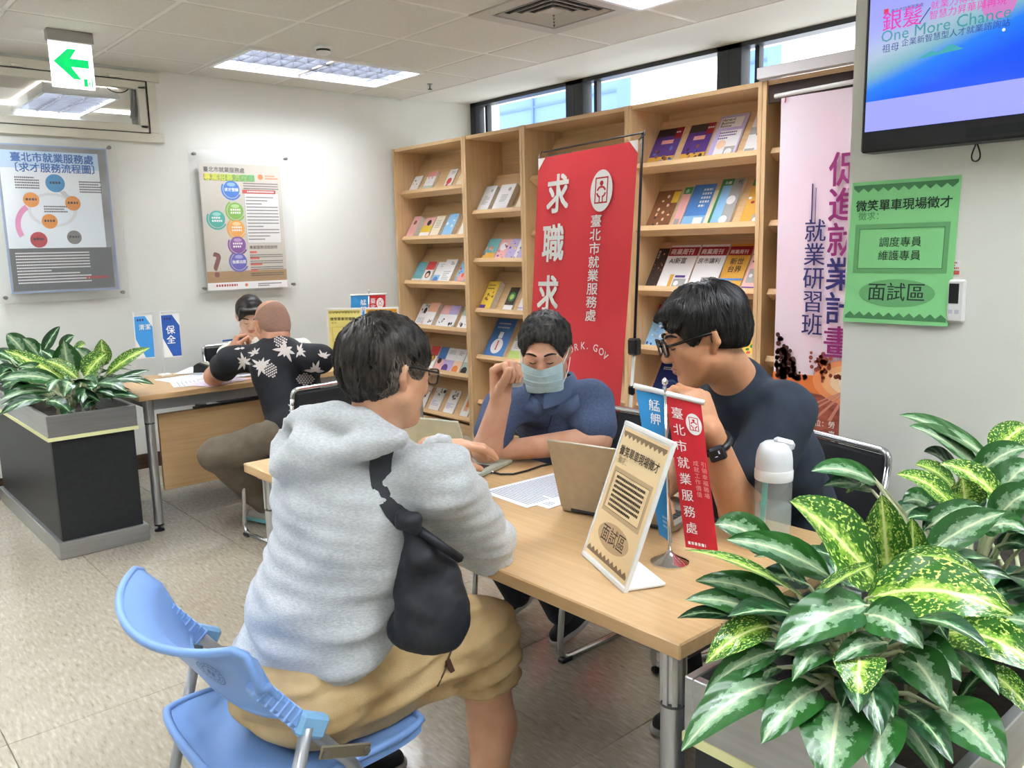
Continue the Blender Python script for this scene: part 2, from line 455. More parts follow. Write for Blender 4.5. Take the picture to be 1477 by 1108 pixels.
# strip windows along the back
M_frame = mat('dark_grey_window_frame', '#3b4046', 0.4, 0.3)
M_reveal = mat('blue_grey_reveal', '#8fa3bd', 0.5)
def window_bay(n, x0, x1):
    w = struct(MB().box(((x0+x1)/2, YB+.02, ZH-.01), (x1-x0, .1, .07)).build('window_%d' % n, M_frame))
    MB().box(((x0+x1)/2, YB+.02, WZ0+.03), (x1-x0, .1, .06)).build('sill', M_frame, w)
    for x in (x0+.045, x1-.045): MB().box((x, YB+.02, (WZ0+ZH)/2), (.088, .1, ZH-WZ0)).build('mullion', M_frame, w)
    MB().box((x0+.165, YB+.05, (WZ0+ZH)/2), (.03, .05, ZH-WZ0)).build('sash_stile', M_frame, w)
    MB().box(((x0+x1)/2, YB+.055, (WZ0+ZH)/2), (x1-x0-.12, .006, ZH-WZ0-.06)).build('pane', M_glass, w)
    return w
WX = [PY(682, 150, YB).x-.02, PY(832, 118, YB).x, PY(1056, 66, YB).x]
WX.append(WX[2]+(WX[2]-WX[1])); WX.append(WX[3]+(WX[2]-WX[1]))
for k in range(3): window_bay(k+1, WX[k], WX[k+1])
# pale blue tower block, and facade fins added for the narrow blue strips
M_bld = noisy('pale_blue_facade', '#5474a6', '#6080b2', (.6, .6, .2), .6)
for k, (u0, u1, lab) in enumerate(((690, 824, 'wide pale blue tower block outside the strip window beside the left wall'), (845, 890, 'narrow pale blue facade fin outside the middle strip window'), (1062, 1106, 'narrow pale blue facade fin outside the strip window above the magazine bookcase'))):
    a, b_ = PY(u0, 140, 15.0), PY(u1, 140, 15.0)
    bo = thing('building', lab, 'building', ((a.x+b_.x)/2, 15.25, -12), 'buildings outside the strip windows')
    MB().box(((a.x+b_.x)/2, 15.25, -1), (b_.x-a.x, .5, 30)).build('facade', M_bld, bo)
    for z in (1.4, 4.9):
        MB().box(((a.x+b_.x)/2, 14.985, z), (b_.x-a.x, .03, .05)).build('floor_joint', mat('facade_joint', '#4a6796', .6), bo)
    if k == 0: MB().box((a.x+(b_.x-a.x)*.62, 14.98, 2), (.06, .05, 24)).build('corner_joint', mat('facade_joint', '#4a6796', .6), bo)

# ================================================================== ceiling fittings
M_tray = mat('lit_reflector_tray', '#ffffff', .4, emit='#f0f7ff', emit_s=LIGHT_E)
M_louvre = mat('louvre_blade_metal', '#62666f', .35, .2)
M_ledge = mat('light_frame_white', '#e8e8e6', .4)
def light_meshes():
    L, W = 1.241, 0.6225
    fr = MB()
    for x in (-W/2+.014, W/2-.014): fr.box((x, 0, -.002), (.026, L-.004, .03))
    for y in (-L/2+.014, L/2-.014): fr.box((0, y, -.002), (W-.05, .026, .03))
    tr = MB().box((0, 0, .07), (W-.03, L-.03, .006))
    bl = MB()
    for k in range(1, 3):
        x = -W/2+.03+(W-.06)*k/3; bl.prism([(-.017, .05), (.017, .05), (.004, 0), (-.004, 0)], (x, L/2-.03, -.004), (1, 0, 0), (0, 0, 1), L-.06)
    # curved cross blades
    cr = MB()
    for k in range(1, 13):
        y = -L/2+.03+(L-.06)*k/13
        cr.prism([(-.014, .045), (.014, .045), (.003, .004), (-.003, .004)], (-W/2+.03, y, -.004), (0, 1, 0), (0, 0, 1), W-.06)
    tb = MB()
    for k in range(3):
        x = -W/2+.03+(W-.06)*(k+.5)/3; tb.cyl((x, -L/2+.05, .048), (x, L/2-.05, .048), .008, 8)
    sk = MB()
    for x in (-W/2+.015, W/2-.015): sk.box((x, 0, .04), (.004, L-.03, .07))
    for y in (-L/2+.015, L/2-.015): sk.box((0, y, .04), (W-.03, .004, .07))
    return [('frame', fr.mesh('frame', M_ledge)), ('reflector_tray', tr.mesh('reflector_tray', M_tray)), ('louvre_rail', bl.mesh('louvre_rail', M_louvre)),
            ('louvre_blades', cr.mesh('louvre_blades', M_louvre)), ('tube', tb.mesh('tube', mat('fluorescent_tube', '#ffffff', .3, emit='#ffffff', emit_s=LIGHT_E*1.6))), ('side_skirt', sk.mesh('side_skirt', M_ledge))]
LM = light_meshes()
LM_DIM = {}
for nm, me in LM:
    if nm in ('reflector_tray', 'tube'):      # dimmed copies, so the wall beside the light doesn't burn out
        m2 = me.copy(); m2.materials[0] = mat('lit_reflector_tray_worn' if nm == 'reflector_tray' else 'fluorescent_tube_worn', '#ffffff', .4, emit='#f4f7ff', emit_s=LIGHT_E*(.68 if nm == 'reflector_tray' else 1.0)); LM_DIM[nm] = m2
lab_l = {(0, 10): 'recessed louvre ceiling light above the two wall posters, beside the smoke detector', (4, 10): 'recessed louvre ceiling light beside the square air diffuser'}
for a, b_ in LIGHTS:
    cx, cy = GX[a]+.31125, GY[b_]+.6205
    lo = thing('ceiling_light', lab_l.get((a, b_), 'recessed louvre ceiling light over the open floor behind the seated people'), 'ceiling light', (cx, cy, ZC), 'louvre ceiling lights')
    for nm, me in LM: inst(nm, LM_DIM.get(nm, me) if (a, b_) == (0, 10) else me, lo, T(cx, cy, ZC))
lo = thing('ceiling_light', 'louvre ceiling light in the next room seen through the transom', 'ceiling light', (XW-1.2, 1.3, ZC+.1), 'louvre ceiling lights')
q = PZ(80, 156, ZC+.205)
for nm, me in LM: inst(nm, LM_DIM.get(nm, me), lo, T(max(q.x, XW-2.9), min(q.y, 2.9), ZC+.205, math.pi/2))
# square air diffuser
cx, cy = GX[VENT[0]]+.31125, GY[VENT[1]]+.31
vt = thing('air_diffuser', 'square four-way air diffuser set in the ceiling', 'air vent', (cx, cy, ZC))
M_vent = mat('diffuser_grey_white', '#bdb9b1', .5)
MB().box((cx, cy, ZC+.012), (.6, .6, .004)).build('backing', M_dark, vt)
f = MB()
for r0, r1 in ((.31, .225),):
    for sx, sy, w, d in ((0, 1, .62, r0-r1), (0, -1, .62, r0-r1)): f.box((cx, cy+sy*(r0+r1)/2, ZC-.002), (w, d, .01))
    for sx in (-1, 1): f.box((cx+sx*(r0+r1)/2, cy, ZC-.002), (r0-r1, 2*r1, .01))
f.build('frame', M_vent, vt)
for k, r in enumerate((.205, .16, .115, .07)):
    m_ = MB()
    for sg in (-1, 1):
        m_.prism([(-r, 0), (r, 0), (r-.028, .02), (-r+.028, .02)], (cx, cy+sg*r, ZC-.006), (1, 0, 0), (0, -sg*.7, .7), .003)
        m_.prism([(-r, 0), (r, 0), (r-.028, .02), (-r+.028, .02)], (cx+sg*r, cy, ZC-.006), (0, 1, 0), (-sg*.7, 0, .7), .003)
    m_.build('vane_ring', M_vent, vt)
MB().box((cx, cy, ZC+.004), (.09, .09, .006)).build('centre_plate', M_vent, vt)
# smoke detector and sprinkler
p = PZ(466, 66, ZC)
sd = thing('smoke_detector', 'round white smoke detector on the ceiling above the light', 'smoke detector', (p.x, p.y, ZC))
MB().lathe([(.052, 0), (.054, -.014), (.046, -.022)], (p.x, p.y, ZC), 24).build('base', M_ledge, sd, auto=30)
MB().lathe([(.040, -.022), (.040, -.034)], (p.x, p.y, ZC), 24).build('vent_slots', M_dark, sd)
MB().lathe([(.044, -.034), (.042, -.044), (.03, -.05), (.001, -.052)], (p.x, p.y, ZC), 24).build('cap', M_ledge, sd, auto=30)
p = PZ(620, 121, ZC)
sp = thing('sprinkler_head', 'small dark fire sprinkler head in a ceiling panel near the strip window', 'sprinkler', (p.x, p.y, ZC))
MB().lathe([(.02, 0), (.02, -.004), (.008, -.005), (.008, -.02)], (p.x, p.y, ZC), 14).build('body', mat('grey_metal', '#8d8f90', .4, .8), sp, auto=30)
MB().lathe([(.004, -.02), (.004, -.034), (.016, -.036), (.016, -.039)], (p.x, p.y, ZC), 14).build('deflector', M_dark, sp, auto=30)
# exit sign: faces +X
a, b_ = PX(67, 48, -5.06), PX(131, 55, -5.06)
ex = -5.06; y0, y1, zt, zb = a.y, b_.y, ZC-.035, 2.315
es = thing('exit_sign', 'lit green and white exit arrow sign hanging from the ceiling', 'exit sign', (ex, (y0+y1)/2, ZC))
MB().box((ex, (y0+y1)/2, zt+.005), (.05, y1-y0+.012, .06), bev=.004).build('housing', mat('brushed_grey_housing', '#a9a6a3', .35, .6), es)
MB().box((ex, (y0+y1)/2, (zb+zt-.02)/2), (.012, y1-y0-.004, zt-.02-zb), bev=.003).build('lit_panel', mat('lit_sign_panel', '#ffffff', .3, emit='#f2fbff', emit_s=1.6), es)
pr = Print((ex+.0065, y0, zb), (0, 1, 0), (0, 0, 1)); W = y1-y0; Hh = zt-.02-zb
M_green = mat('sign_green_lit', '#06b060', .4, emit='#08c468', emit_s=.75)
ar = [(.08, .55), (.42, .85), (.62, .85), (.42, .64), (.88, .64), (.88, .46), (.42, .46), (.68, .2), (.5, .2)]
pr.poly('arrow', M_green, [(.08*W, .55*Hh), (.42*W, .85*Hh), (.62*W, .85*Hh), (.40*W, .55*Hh)]); pr.poly('arrow', M_green, [(.08*W, .55*Hh), (.40*W, .55*Hh), (.68*W, .2*Hh), (.5*W, .2*Hh)]); pr.rect('arrow', M_green, .34*W, .46*Hh, .54*W, .18*Hh)
pr.rect('emblem', M_green, .73*W, .06*Hh, .21*W, .17*Hh)
Mw = mat('lit_sign_panel', '#ffffff')
pr.rect('emblem_figure', Mw, .82*W, .075*Hh, .09*W, .14*Hh, 2)
pr.disc('emblem_figure', M_green, .865*W, .19*Hh, .012*W, 3); pr.poly('emblem_figure', M_green, [(.835*W, .08*Hh), (.85*W, .08*Hh), (.885*W, .17*Hh), (.86*W, .175*Hh)], 3); pr.poly('emblem_figure', M_green, [(.86*W, .12*Hh), (.9*W, .085*Hh), (.905*W, .1*Hh), (.87*W, .14*Hh)], 3)
pr.poly('emblem_figure', M_green, [(.835*W, .15*Hh), (.86*W, .175*Hh), (.9*W, .14*Hh), (.895*W, .13*Hh), (.86*W, .155*Hh)], 3)
pr.flush(es)
# ================================================================== bookcases along the window wall
YF = 3.842
BX = [PY(565, 216, YF).x, PY(667, 197, YF).x, PY(752, 180, YF).x, PY(905, 150, YF).x, PY(1100, 118, YF).x]
BX.append(BX[4]+0.90)
BTOP, BD = 2.213, 0.36
Z6 = [1.89, 1.53, 1.18, .828, .48, .14]; Z5 = [1.695, 1.352, .987, .643, .30]
SD = Vector((0, .53, .848)); SN = Vector((0, -.848, .53))
WX_, WY_, WZ_ = wood('x'), wood('y'), wood('z')
blabels = ['tall maple bookcase standing against the left wall in the corner, filled with small booklets',
           'narrow maple bookcase between the corner bookcase and the one behind the red banner',
           'wide maple bookcase mostly hidden behind the red banner',
           'wide maple bookcase full of magazines beside the pink banner',
           'maple bookcase with a white header, behind the hanging pink banner']
cases = []
for k in range(5):
    x0, x1 = BX[k], BX[k+1]; cx = (x0+x1)/2; w = x1-x0
    bc = thing('bookcase', blabels[k], 'bookcase', (cx, YF+BD/2, 0), 'maple display bookcases'); cases.append(bc)
    tk = .024
    for x in (x0+tk/2+.001, x1-tk/2-.001): MB().box((x, YF+BD/2, BTOP/2), (tk, BD, BTOP), bev=.0015).build('side_panel', WZ_, bc)
    MB().box((cx, YF+BD/2+.004, BTOP-.012), (w-2*tk-.004, BD-.01, .024)).build('top_panel', WX_, bc)
    MB().box((cx, YF+BD-.006, BTOP/2), (w-2*tk-.004, .01, BTOP-.03)).build('back_panel', WX_, bc)
    MB().box((cx, YF+.06, .04), (w-2*tk-.004, .02, .078)).build('plinth', WX_, bc)
    for i, z in enumerate(Z5 if k == 1 else Z6):
        f0 = Vector((cx, YF+.058, z)); P0 = f0 - SN*.068
        top = min(.34, (BTOP-.03-P0.z)/SD.z)
        R = Matrix(((1, 0, 0), (0, SD.y, SN.y), (0, SD.z, SN.z)))
        MB().box(P0+SD*(top/2)-SN*.006, (w-2*tk-.006, top, .012), R).build('display_board', WX_, bc)
        MB().box(P0+SN*.034-SD*.017, (w-2*tk-.006, .034, .068), R, bev=.0015).build('shelf_ledge', WX_, bc)
    if k == 4:
        MB().box((cx, YF-.01, BTOP+.03), (w+.02, .06, .055), bev=.003).build('header', mat('white_header', '#eceaea', .4), bc)
        MB().box((cx, YF+.02, BTOP-.06), (w-2*tk-.006, .012, .1)).build('valance', mat('dark_brown_panel', '#3a2620', .6), bc)  # dark strip under the header, for the case's dark interior top

PAL = dict(white='#f1f0ee', cream='#efe2c4', pink='#eeb6b2', rose='#e9a79a', red='#d8504e', orange='#e8843a', yellow='#f1cf4a', teal='#6fb3b5', blue='#4f83c4', sky='#8fc0e4', navy='#22357e', lilac='#c3b3dc', purple='#5a3a86', sage='#b7cbb8', green='#3f8d4c', lime='#c3dc7a', black='#23201f', grey='#a9a8a4', brown='#8a5a3a', dark='#3b2f2c', salmon='#f0b795', maroon='#9c1f2c', gold='#d9a441', peach='#f3cfae')
def ink(c, rough=.45): return mat('ink_'+c, PAL[c], rough)
M_pages = streak('paper_block', '#efe9dc', '#d9d0c0', 'x', .8)
def cover(pr, w, h, base, ops):
    pr.rect('cover', ink(base, .35), .0006, .0006, w-.0012, h-.0012, 1)
    for k, o in enumerate(ops):
        t_ = o[0]; l = 2+k
        if t_ == 'band': pr.rect('cover_print', ink(o[3]), .001, o[1]*h, w-.002, (o[2]-o[1])*h, l)
        elif t_ == 'block': pr.rect('cover_print', ink(o[5]), o[1]*w, o[2]*h, o[3]*w, o[4]*h, l)
        elif t_ == 'disc': pr.disc('cover_print', ink(o[4]), o[1]*w, o[2]*h, o[3]*w, l, n=18)
        elif t_ == 'text': pr.text('cover_title', ink(o[5]), o[1], o[2]*w, o[3]*h, o[4]*w, l, bold=.02, align='L')
        elif t_ == 'vtext': pr.text('cover_title', ink(o[5]), o[1], o[2]*w, o[3]*h, o[4]*w, l, bold=.02, vert=True)
        elif t_ == 'marks': pr.lines('cover_print', ink(o[6]), o[1]*w, o[2]*h, o[3]*w, o[4], o[5]*h, o[5]*h*.55, l, seed=int(w*1e4)+k)
        elif t_ == 'spots':
            r = random.Random(k+int(w*1e5))
            for _ in range(o[1]):
                q = r.uniform(.03, .09)*w*o[3]
                pr.disc('cover_print', ink(r.choice(o[2])), r.uniform(.1, .9)*w, r.uniform(o[4], o[5])*h, q, l, ry=q*r.uniform(.5, 1.4), n=7)
ORD = ['first', 'second', 'third', 'fourth', 'fifth', 'sixth']
NUM = ['one', 'two', 'three', 'four', 'five', 'six']; CASE = ['corner bookcase', 'narrow bookcase', 'banner-side bookcase', 'magazine bookcase']
def book(case, tier, u0, u1, h, th, base, ops, desc, name, n):
    z = (Z5 if case == 1 else Z6)[tier]
    P0 = Vector((0, YF+.058, z)) - SN*.068
    v = 554 - (z-CAM_Z)*240        # rough row; x barely depends on it
    yy = P0.y + SN.y*(-th)
    def xat(u):
        lo, hi = 100, 760
        for _ in range(30):
            m_ = (lo+hi)/2
            if PY(u, m_, P0.y).z > P0.z: lo = m_
            else: hi = m_
        return PY(u, lo, P0.y).x
    xa, xb = xat(u0), xat(u1)
    x_hi = BX[case+1]-.03
    if xb > x_hi: xb = x_hi
    xa = max(xa, BX[case]+.03); w = xb-xa
    if w < .04: xa = xb-.06; w = .06
    o = P0 + SD*.001; org = Vector((xa, o.y, o.z))
    lab = '%s, shelf %s of the %s' % (desc, NUM[tier], CASE[case])
    bk = thing(name, lab, 'magazine' if name == 'magazine' else 'booklet', org + SN*.001, 'printed matter on the bookcases')
    R = Matrix(((1, 0, 0), (0, SD.y, SN.y), (0, SD.z, SN.z)))
    MB().box(org+Vector((w/2, 0, 0))+SD*(h/2)+SN*(th/2+.001), (w-.002, h-.002, th-.001), R).build('page_block', M_pages, bk)
    pr = Print(org+SN*(th+.001), (1, 0, 0), SD, step=.0003); cover(pr, w, h, base, ops); pr.flush(bk)
B = 'booklet'; G_ = 'magazine'
ROWS = {
 (0, 0): [(588, 600, .115, .01, 'white', [('spots', 7, ['dark', 'brown'], 1, .1, .9)], 'white booklet with brown ink drawing'), (609, 622, .125, .02, 'white', [('band', .0, .3, 'sage'), ('band', .75, 1, 'rose'), ('spots', 5, ['salmon', 'rose'], 1, .3, .7)], 'white and rose booklet'), (637, 648, .13, .008, 'white', [('disc', .5, .45, .3, 'red'), ('disc', .4, .25, .15, 'red'), ('marks', .4, .9, .5, 3, .05, 'grey')], 'white card with a red figure'), (655, 668, .12, .008, 'cream', [('spots', 6, ['peach', 'yellow'], 1, .2, .8)], 'cream yellow card')],
 (0, 1): [(588, 601, .13, .05, 'pink', [('disc', .5, .7, .2, 'brown'), ('marks', .2, .45, .6, 5, .06, 'rose')], 'stack of pink booklets'), (604, 618, .13, .02, 'pink', [('band', .3, .62, 'yellow'), ('band', 0, .3, 'white'), ('disc', .55, .75, .2, 'dark')], 'pink and yellow booklet'), (622, 634, .13, .035, 'cream', [('marks', .2, .8, .6, 5, .08, 'grey')], 'thick cream booklet'), (640, 654, .135, .04, 'sky', [('spots', 9, ['white', 'blue', 'sky'], 1.3, .1, .9)], 'thick sky blue booklet'), (659, 673, .125, .01, 'white', [('spots', 6, ['sky', 'grey'], 1, .1, .8)], 'white and pale blue booklet')],
 (0, 2): [(594, 607, .13, .02, 'teal', [('band', 0, .2, 'white'), ('marks', .15, .9, .7, 7, .08, 'sky')], 'teal booklet'), (608, 620, .13, .02, 'white', [('band', .62, 1, 'red'), ('disc', .5, .4, .3, 'dark'), ('disc', .5, .36, .18, 'peach')], 'red and white booklet with a portrait'), (622, 634, .13, .015, 'white', [('band', 0, .4, 'sky'), ('disc', .4, .15, .3, 'blue'), ('marks', .4, .9, .5, 3, .05, 'grey')], 'white and blue booklet'), (634, 650, .14, .03, 'white', [('marks', .2, .5, .6, 5, .08, 'grey'), ('marks', .55, .9, .3, 3, .05, 'dark')], 'thick white booklet with handwritten lines'), (656, 672, .13, .02, 'sky', [('disc', .5, .25, .35, 'rose'), ('spots', 8, ['red', 'blue', 'purple'], 1.3, .1, .9)], 'blue and magenta booklet')],
 (0, 3): [(597, 613, .14, .01, 'white', [('spots', 8, ['grey', 'dark', 'lilac'], 1.6, .6, .95), ('marks', .1, .4, .7, 5, .05, 'grey'), ('disc', .75, .15, .15, 'pink')], 'white leaflet with a grey photograph'), (613, 626, .14, .04, 'white', [('band', .6, 1, 'salmon'), ('spots', 4, ['dark', 'grey'], 1.4, .1, .4)], 'orange topped booklet stack'), (629, 641, .135, .02, 'white', [('band', .6, 1, 'pink'), ('spots', 4, ['dark', 'grey'], 1.4, .1, .4)], 'pink topped booklet'), (641, 655, .135, .025, 'white', [('band', .6, 1, 'lilac'), ('spots', 4, ['dark', 'grey'], 1.4, .1, .4)], 'lilac topped booklet'), (660, 675, .135, .02, 'white', [('band', .6, 1, 'sage'), ('spots', 4, ['dark', 'grey'], 1.4, .1, .4)], 'sage green topped booklet')],
 (0, 4): [(613, 625, .14, .02, 'white', [('band', .6, 1, 'red'), ('disc', .5, .5, .3, 'brown'), ('disc', .5, .48, .2, 'gold')], 'red topped booklet'), (626, 637, .14, .02, 'pink', [('band', .5, 1, 'blue'), ('disc', .4, .42, .25, 'dark')], 'blue and pink booklet'), (637, 651, .14, .02, 'white', [('band', 0, .5, 'lilac'), ('disc', .3, .14, .3, 'purple'), ('marks', .2, .9, .6, 3, .06, 'grey')], 'white and lilac booklet with a purple dome'), (651, 663, .14, .02, 'white', [('band', 0, .5, 'peach'), ('disc', .4, .14, .35, 'orange'), ('marks', .2, .9, .6, 3, .06, 'grey')], 'white and peach booklet with an orange dome'), (664, 678, .14, .02, 'white', [('band', 0, .5, 'sage'), ('disc', .35, .14, .3, 'black'), ('marks', .2, .9, .6, 3, .06, 'grey')], 'white and sage booklet with a black dome')],
 (0, 5): [(600, 612, .14, .01, 'white', [('spots', 6, ['dark', 'purple'], 1.4, .4, .9)], 'white leaflet with a dark photograph'), (618, 632, .14, .012, 'white', [('spots', 8, ['dark', 'green', 'grey'], 1.6, .6, .95), ('marks', .1, .45, .7, 4, .06, 'lilac')], 'white green-photograph leaflet beside the dark-photograph leaflet'), (639, 653, .14, .012, 'white', [('spots', 8, ['dark', 'green', 'grey'], 1.6, .6, .95), ('marks', .1, .45, .7, 4, .06, 'lilac')], 'white green-photograph leaflet beside the orange-pencil leaflet'), (663, 674, .15, .012, 'white', [('block', .25, .25, .5, .6, 'salmon'), ('block', .35, .4, .3, .3, 'orange')], 'white leaflet with an orange pencil shape'), (676, 684, .12, .01, 'white', [('marks', .1, .8, .7, 6, .08, 'grey')], 'plain white leaflet')],
 (1, 0): [(690, 708, .165, .045, 'white', [('marks', .25, .6, .5, 6, .06, 'grey'), ('disc', .7, .8, .1, 'grey')], 'thick white booklet stack against the side panel'), (714, 735, .165, .045, 'white', [('marks', .3, .6, .45, 5, .06, 'grey'), ('disc', .7, .8, .1, 'grey')], 'thick white booklet stack beside the cream leaflet'), (741, 752, .15, .01, 'cream', [], 'plain cream leaflet')],
 (1, 1): [(697, 714, .14, .03, 'teal', [('band', 0, .35, 'gold'), ('spots', 7, ['orange', 'blue', 'rose'], 1.3, .25, .7)], 'teal and gold booklet'), (713, 728, .14, .02, 'pink', [('disc', .5, .65, .3, 'white'), ('spots', 9, ['purple', 'lilac', 'red'], 1.2, .1, .9)], 'pink and purple patterned booklet'), (728, 741, .14, .02, 'lilac', [('spots', 10, ['yellow', 'purple', 'dark'], 1.3, .1, .9)], 'lilac and yellow patterned booklet'), (740, 753, .145, .02, 'white', [('block', .4, 0, .6, 1, 'lilac'), ('spots', 6, ['purple', 'dark'], 1.3, .1, .9)], 'white and violet booklet')],
 (1, 2): [(692, 712, .18, .05, 'yellow', [('marks', .12, 0.87, 0.60, 1, .07, 'dark'), ('marks', .12, 0.75, 0.60, 1, .07, 'dark'), ('spots', 7, ['red', 'brown', 'orange'], 1.2, .3, .6), ('block', .05, .03, .5, .12, 'purple')], 'thick yellow handbook stack'), (724, 737, .16, .012, 'dark', [('band', 0, .3, 'white'), ('disc', .5, .62, .38, 'green'), ('disc', .5, .62, .22, 'lime')], 'dark leaflet with a green disc'), (745, 757, .15, .012, 'white', [('band', .2, .26, 'lilac')], 'white and pale pink leaflet')],
 (1, 3): [(695, 726, .25, .02, 'blue', [('disc', .5, .3, .28, 'white'), ('block', .4, .5, .2, .16, 'white'), ('block', .47, .2, .06, .24, 'red'), ('marks', .18, 0.89, 0.60, 1, .07, 'white'), ('marks', .18, 0.79, 0.60, 1, .07, 'white')], 'large blue handbook with a white flask shape'), (732, 752, .2, .012, 'white', [('band', 0, .3, 'lime'), ('band', .6, .7, 'sage'), ('marks', .2, .55, .6, 4, .05, 'grey')], 'white and lime green leaflet')],
 (1, 4): [(728, 752, .18, .015, 'white', [('band', .4, .5, 'navy')], 'white leaflet with a navy stripe')],
 (2, 0): [(778, 810, .17, .02, 'sage', [('marks', .2, 0.65, 0.60, 1, .07, 'dark'), ('marks', .1, .3, .8, 3, .07, 'dark')], 'sage green magazine with brush lettering'), (812, 843, .17, .02, 'peach', [('marks', .2, 0.65, 0.60, 1, .07, 'dark')], 'peach magazine with brush lettering'), (847, 882, .17, .02, 'lilac', [('marks', .2, 0.65, 0.60, 1, .07, 'dark')], 'lilac magazine with brush lettering')],
 (3, 0): [(930, 967, .235, .006, 'purple', [('band', .8, 1, 'dark'), ('block', .72, .72, .28, .28, 'maroon'), ('band', .0, .28, 'gold'), ('spots', 18, ['navy', 'blue', 'dark', 'brown'], .9, .02, .5), ('block', .3, .6, .45, .1, 'rose'), ('marks', .74, 0.90, 0.25, 1, .07, 'white')], 'purple city-night magazine against the side panel'), (976, 1012, .235, .006, 'purple', [('band', .8, 1, 'dark'), ('block', .72, .72, .28, .28, 'maroon'), ('band', .0, .28, 'gold'), ('spots', 18, ['navy', 'blue', 'dark', 'brown'], .9, .02, .5), ('block', .3, .6, .45, .1, 'rose'), ('marks', .74, 0.90, 0.25, 1, .07, 'white')], 'purple city-night magazine beside the lilac one'), (1017, 1058, .26, .01, 'lilac', [('block', .06, .72, .8, .22, 'white'), ('text', 'Harvard', .1, .87, .14, 'dark'), ('text', 'Business', .1, .8, .14, 'dark'), ('text', 'Review', .1, .73, .14, 'dark'), ('block', .2, .05, .75, .6, 'white'), ('disc', .38, .35, .16, 'peach'), ('block', .55, .05, .38, .24, 'grey'), ('disc', .72, .17, .13, 'white'), ('marks', .2, .62, .6, 3, .06, 'purple')], 'lilac and white business review magazine'), (1068, 1104, .26, .006, 'white', [('block', .5, .75, .5, .24, 'dark'), ('band', .5, .66, 'grey'), ('spots', 7, ['red', 'orange', 'green'], 1.2, .2, .5), ('block', .05, .02, .4, .18, 'grey')], 'white magazine with a grey corner and red fruit')],
 (3, 1): [(928, 962, .24, .006, 'brown', [('spots', 26, ['cream', 'dark', 'peach', 'maroon'], .8, .02, .98), ('block', .72, .68, .28, .28, 'yellow')], 'brown patterned magazine with a yellow corner'), (966, 978, .25, .006, 'pink', [('band', .84, 1, 'green'), ('block', .15, .1, .6, .16, 'grey'), ('text', '永', .2, .87, .5, 'white')], 'pink magazine with a green header'), (979, 1011, .26, .006, 'blue', [('band', 0, .3, 'sky'), ('block', .5, .02, .4, .24, 'white'), ('marks', .5, .9, .4, 5, .09, 'white')], 'blue magazine with white lettering'), (1012, 1019, .22, .004, 'cream', [], 'narrow cream leaflet'), (1020, 1052, .27, .02, 'grey', [('block', 0, 0, .12, 1, 'green'), ('block', .12, .1, .4, .8, 'sky'), ('block', .12, .86, .42, .14, 'green'), ('disc', .7, .55, .2, 'white'), ('disc', .65, .15, .18, 'white'), ('text', '永續', .16, .89, .15, 'white'), ('vtext', '代', .75, .96, .2, 'dark')], 'grey magazine with a green spine and header'), (1066, 1100, .26, .02, 'gold', [('band', .84, 1, 'green'), ('spots', 5, ['maroon', 'dark', 'white'], 1.1, .35, .75), ('block', .5, .03, .45, .2, 'grey'), ('disc', .65, .12, .11, 'white'), ('text', '永', .2, .87, .22, 'white')], 'golden yellow magazine with a green header')],
 (3, 2): [(925, 945, .25, .006, 'dark', [('spots', 16, ['brown', 'black', 'rose'], .9, .02, .95), ('vtext', '台北可', .08, .95, .22, 'white')], 'dark magazine with vertical white lettering'), (946, 988, .265, .01, 'white', [('band', .76, .95, 'maroon'), ('text', '商業周刊', .05, .8, .2, 'white'), ('text', 'AI新富', .12, .6, .2, 'dark'), ('block', .5, .06, .42, .2, 'grey'), ('disc', .62, .16, .08, 'white'), ('block', .35, .05, .12, .3, 'gold'), ('block', .52, .28, .34, .05, 'purple')], 'white red-masthead weekly with an orange figure'), (990, 1030, .265, .01, 'white', [('band', .76, .95, 'maroon'), ('text', '商業周刊', .05, .8, .2, 'white'), ('text', '房市讓利', .05, .6, .2, 'dark'), ('block', .4, .06, .5, .24, 'grey'), ('disc', .54, .18, .09, 'white')], 'white red-masthead weekly with a grey box'), (1032, 1065, .265, .01, 'gold', [('band', .76, .95, 'maroon'), ('text', '商業周刊', .05, .8, .2, 'white'), ('text', '新世', .2, .58, .3, 'dark'), ('text', '台界', .2, .42, .3, 'dark'), ('block', .1, .06, .5, .16, 'grey'), ('band', .24, .28, 'blue')], 'orange weekly magazine with a dark red masthead'), (1068, 1097, .265, .01, 'pink', [('band', .76, .95, 'maroon'), ('text', '商業', .1, .8, .24, 'white'), ('marks', .1, 0.65, 0.60, 1, .07, 'dark'), ('block', .1, .2, .5, .28, 'grey'), ('disc', .26, .34, .1, 'white'), ('band', .08, .12, 'purple')], 'pink weekly magazine with a dark red masthead')],
 (3, 3): [(923, 950, .26, .008, 'sky', [('band', .8, 1, 'maroon'), ('spots', 14, ['white', 'navy', 'grey', 'blue'], 1.3, .05, .75)], 'blue magazine with a red header'), (1066, 1095, .26, .008, 'yellow', [('band', .78, 1, 'maroon'), ('text', '天下', .15, .82, .3, 'white'), ('block', .1, .5, .7, .22, 'grey'), ('spots', 9, ['green', 'red', 'white'], 1.3, .1, .5)], 'yellow magazine with a red header')],
 (3, 4): [(933, 972, .25, .01, 'navy', [('disc', .25, .14, .07, 'yellow'), ('marks', .15, .9, .4, 2, .04, 'white'), ('disc', .6, .45, .25, 'blue'), ('disc', .63, .42, .23, 'navy')], 'navy blue magazine with a yellow dot')],
}
for (case, tier), L in ROWS.items():
    for n, (u0, u1, h, th, base, ops, desc) in enumerate(L):
        book(case, tier, u0, u1, h*(1.16 if case >= 2 else 1.30 if case == 1 else 1.5), th, base, ops, desc, 'magazine' if case >= 2 else 'booklet', n)

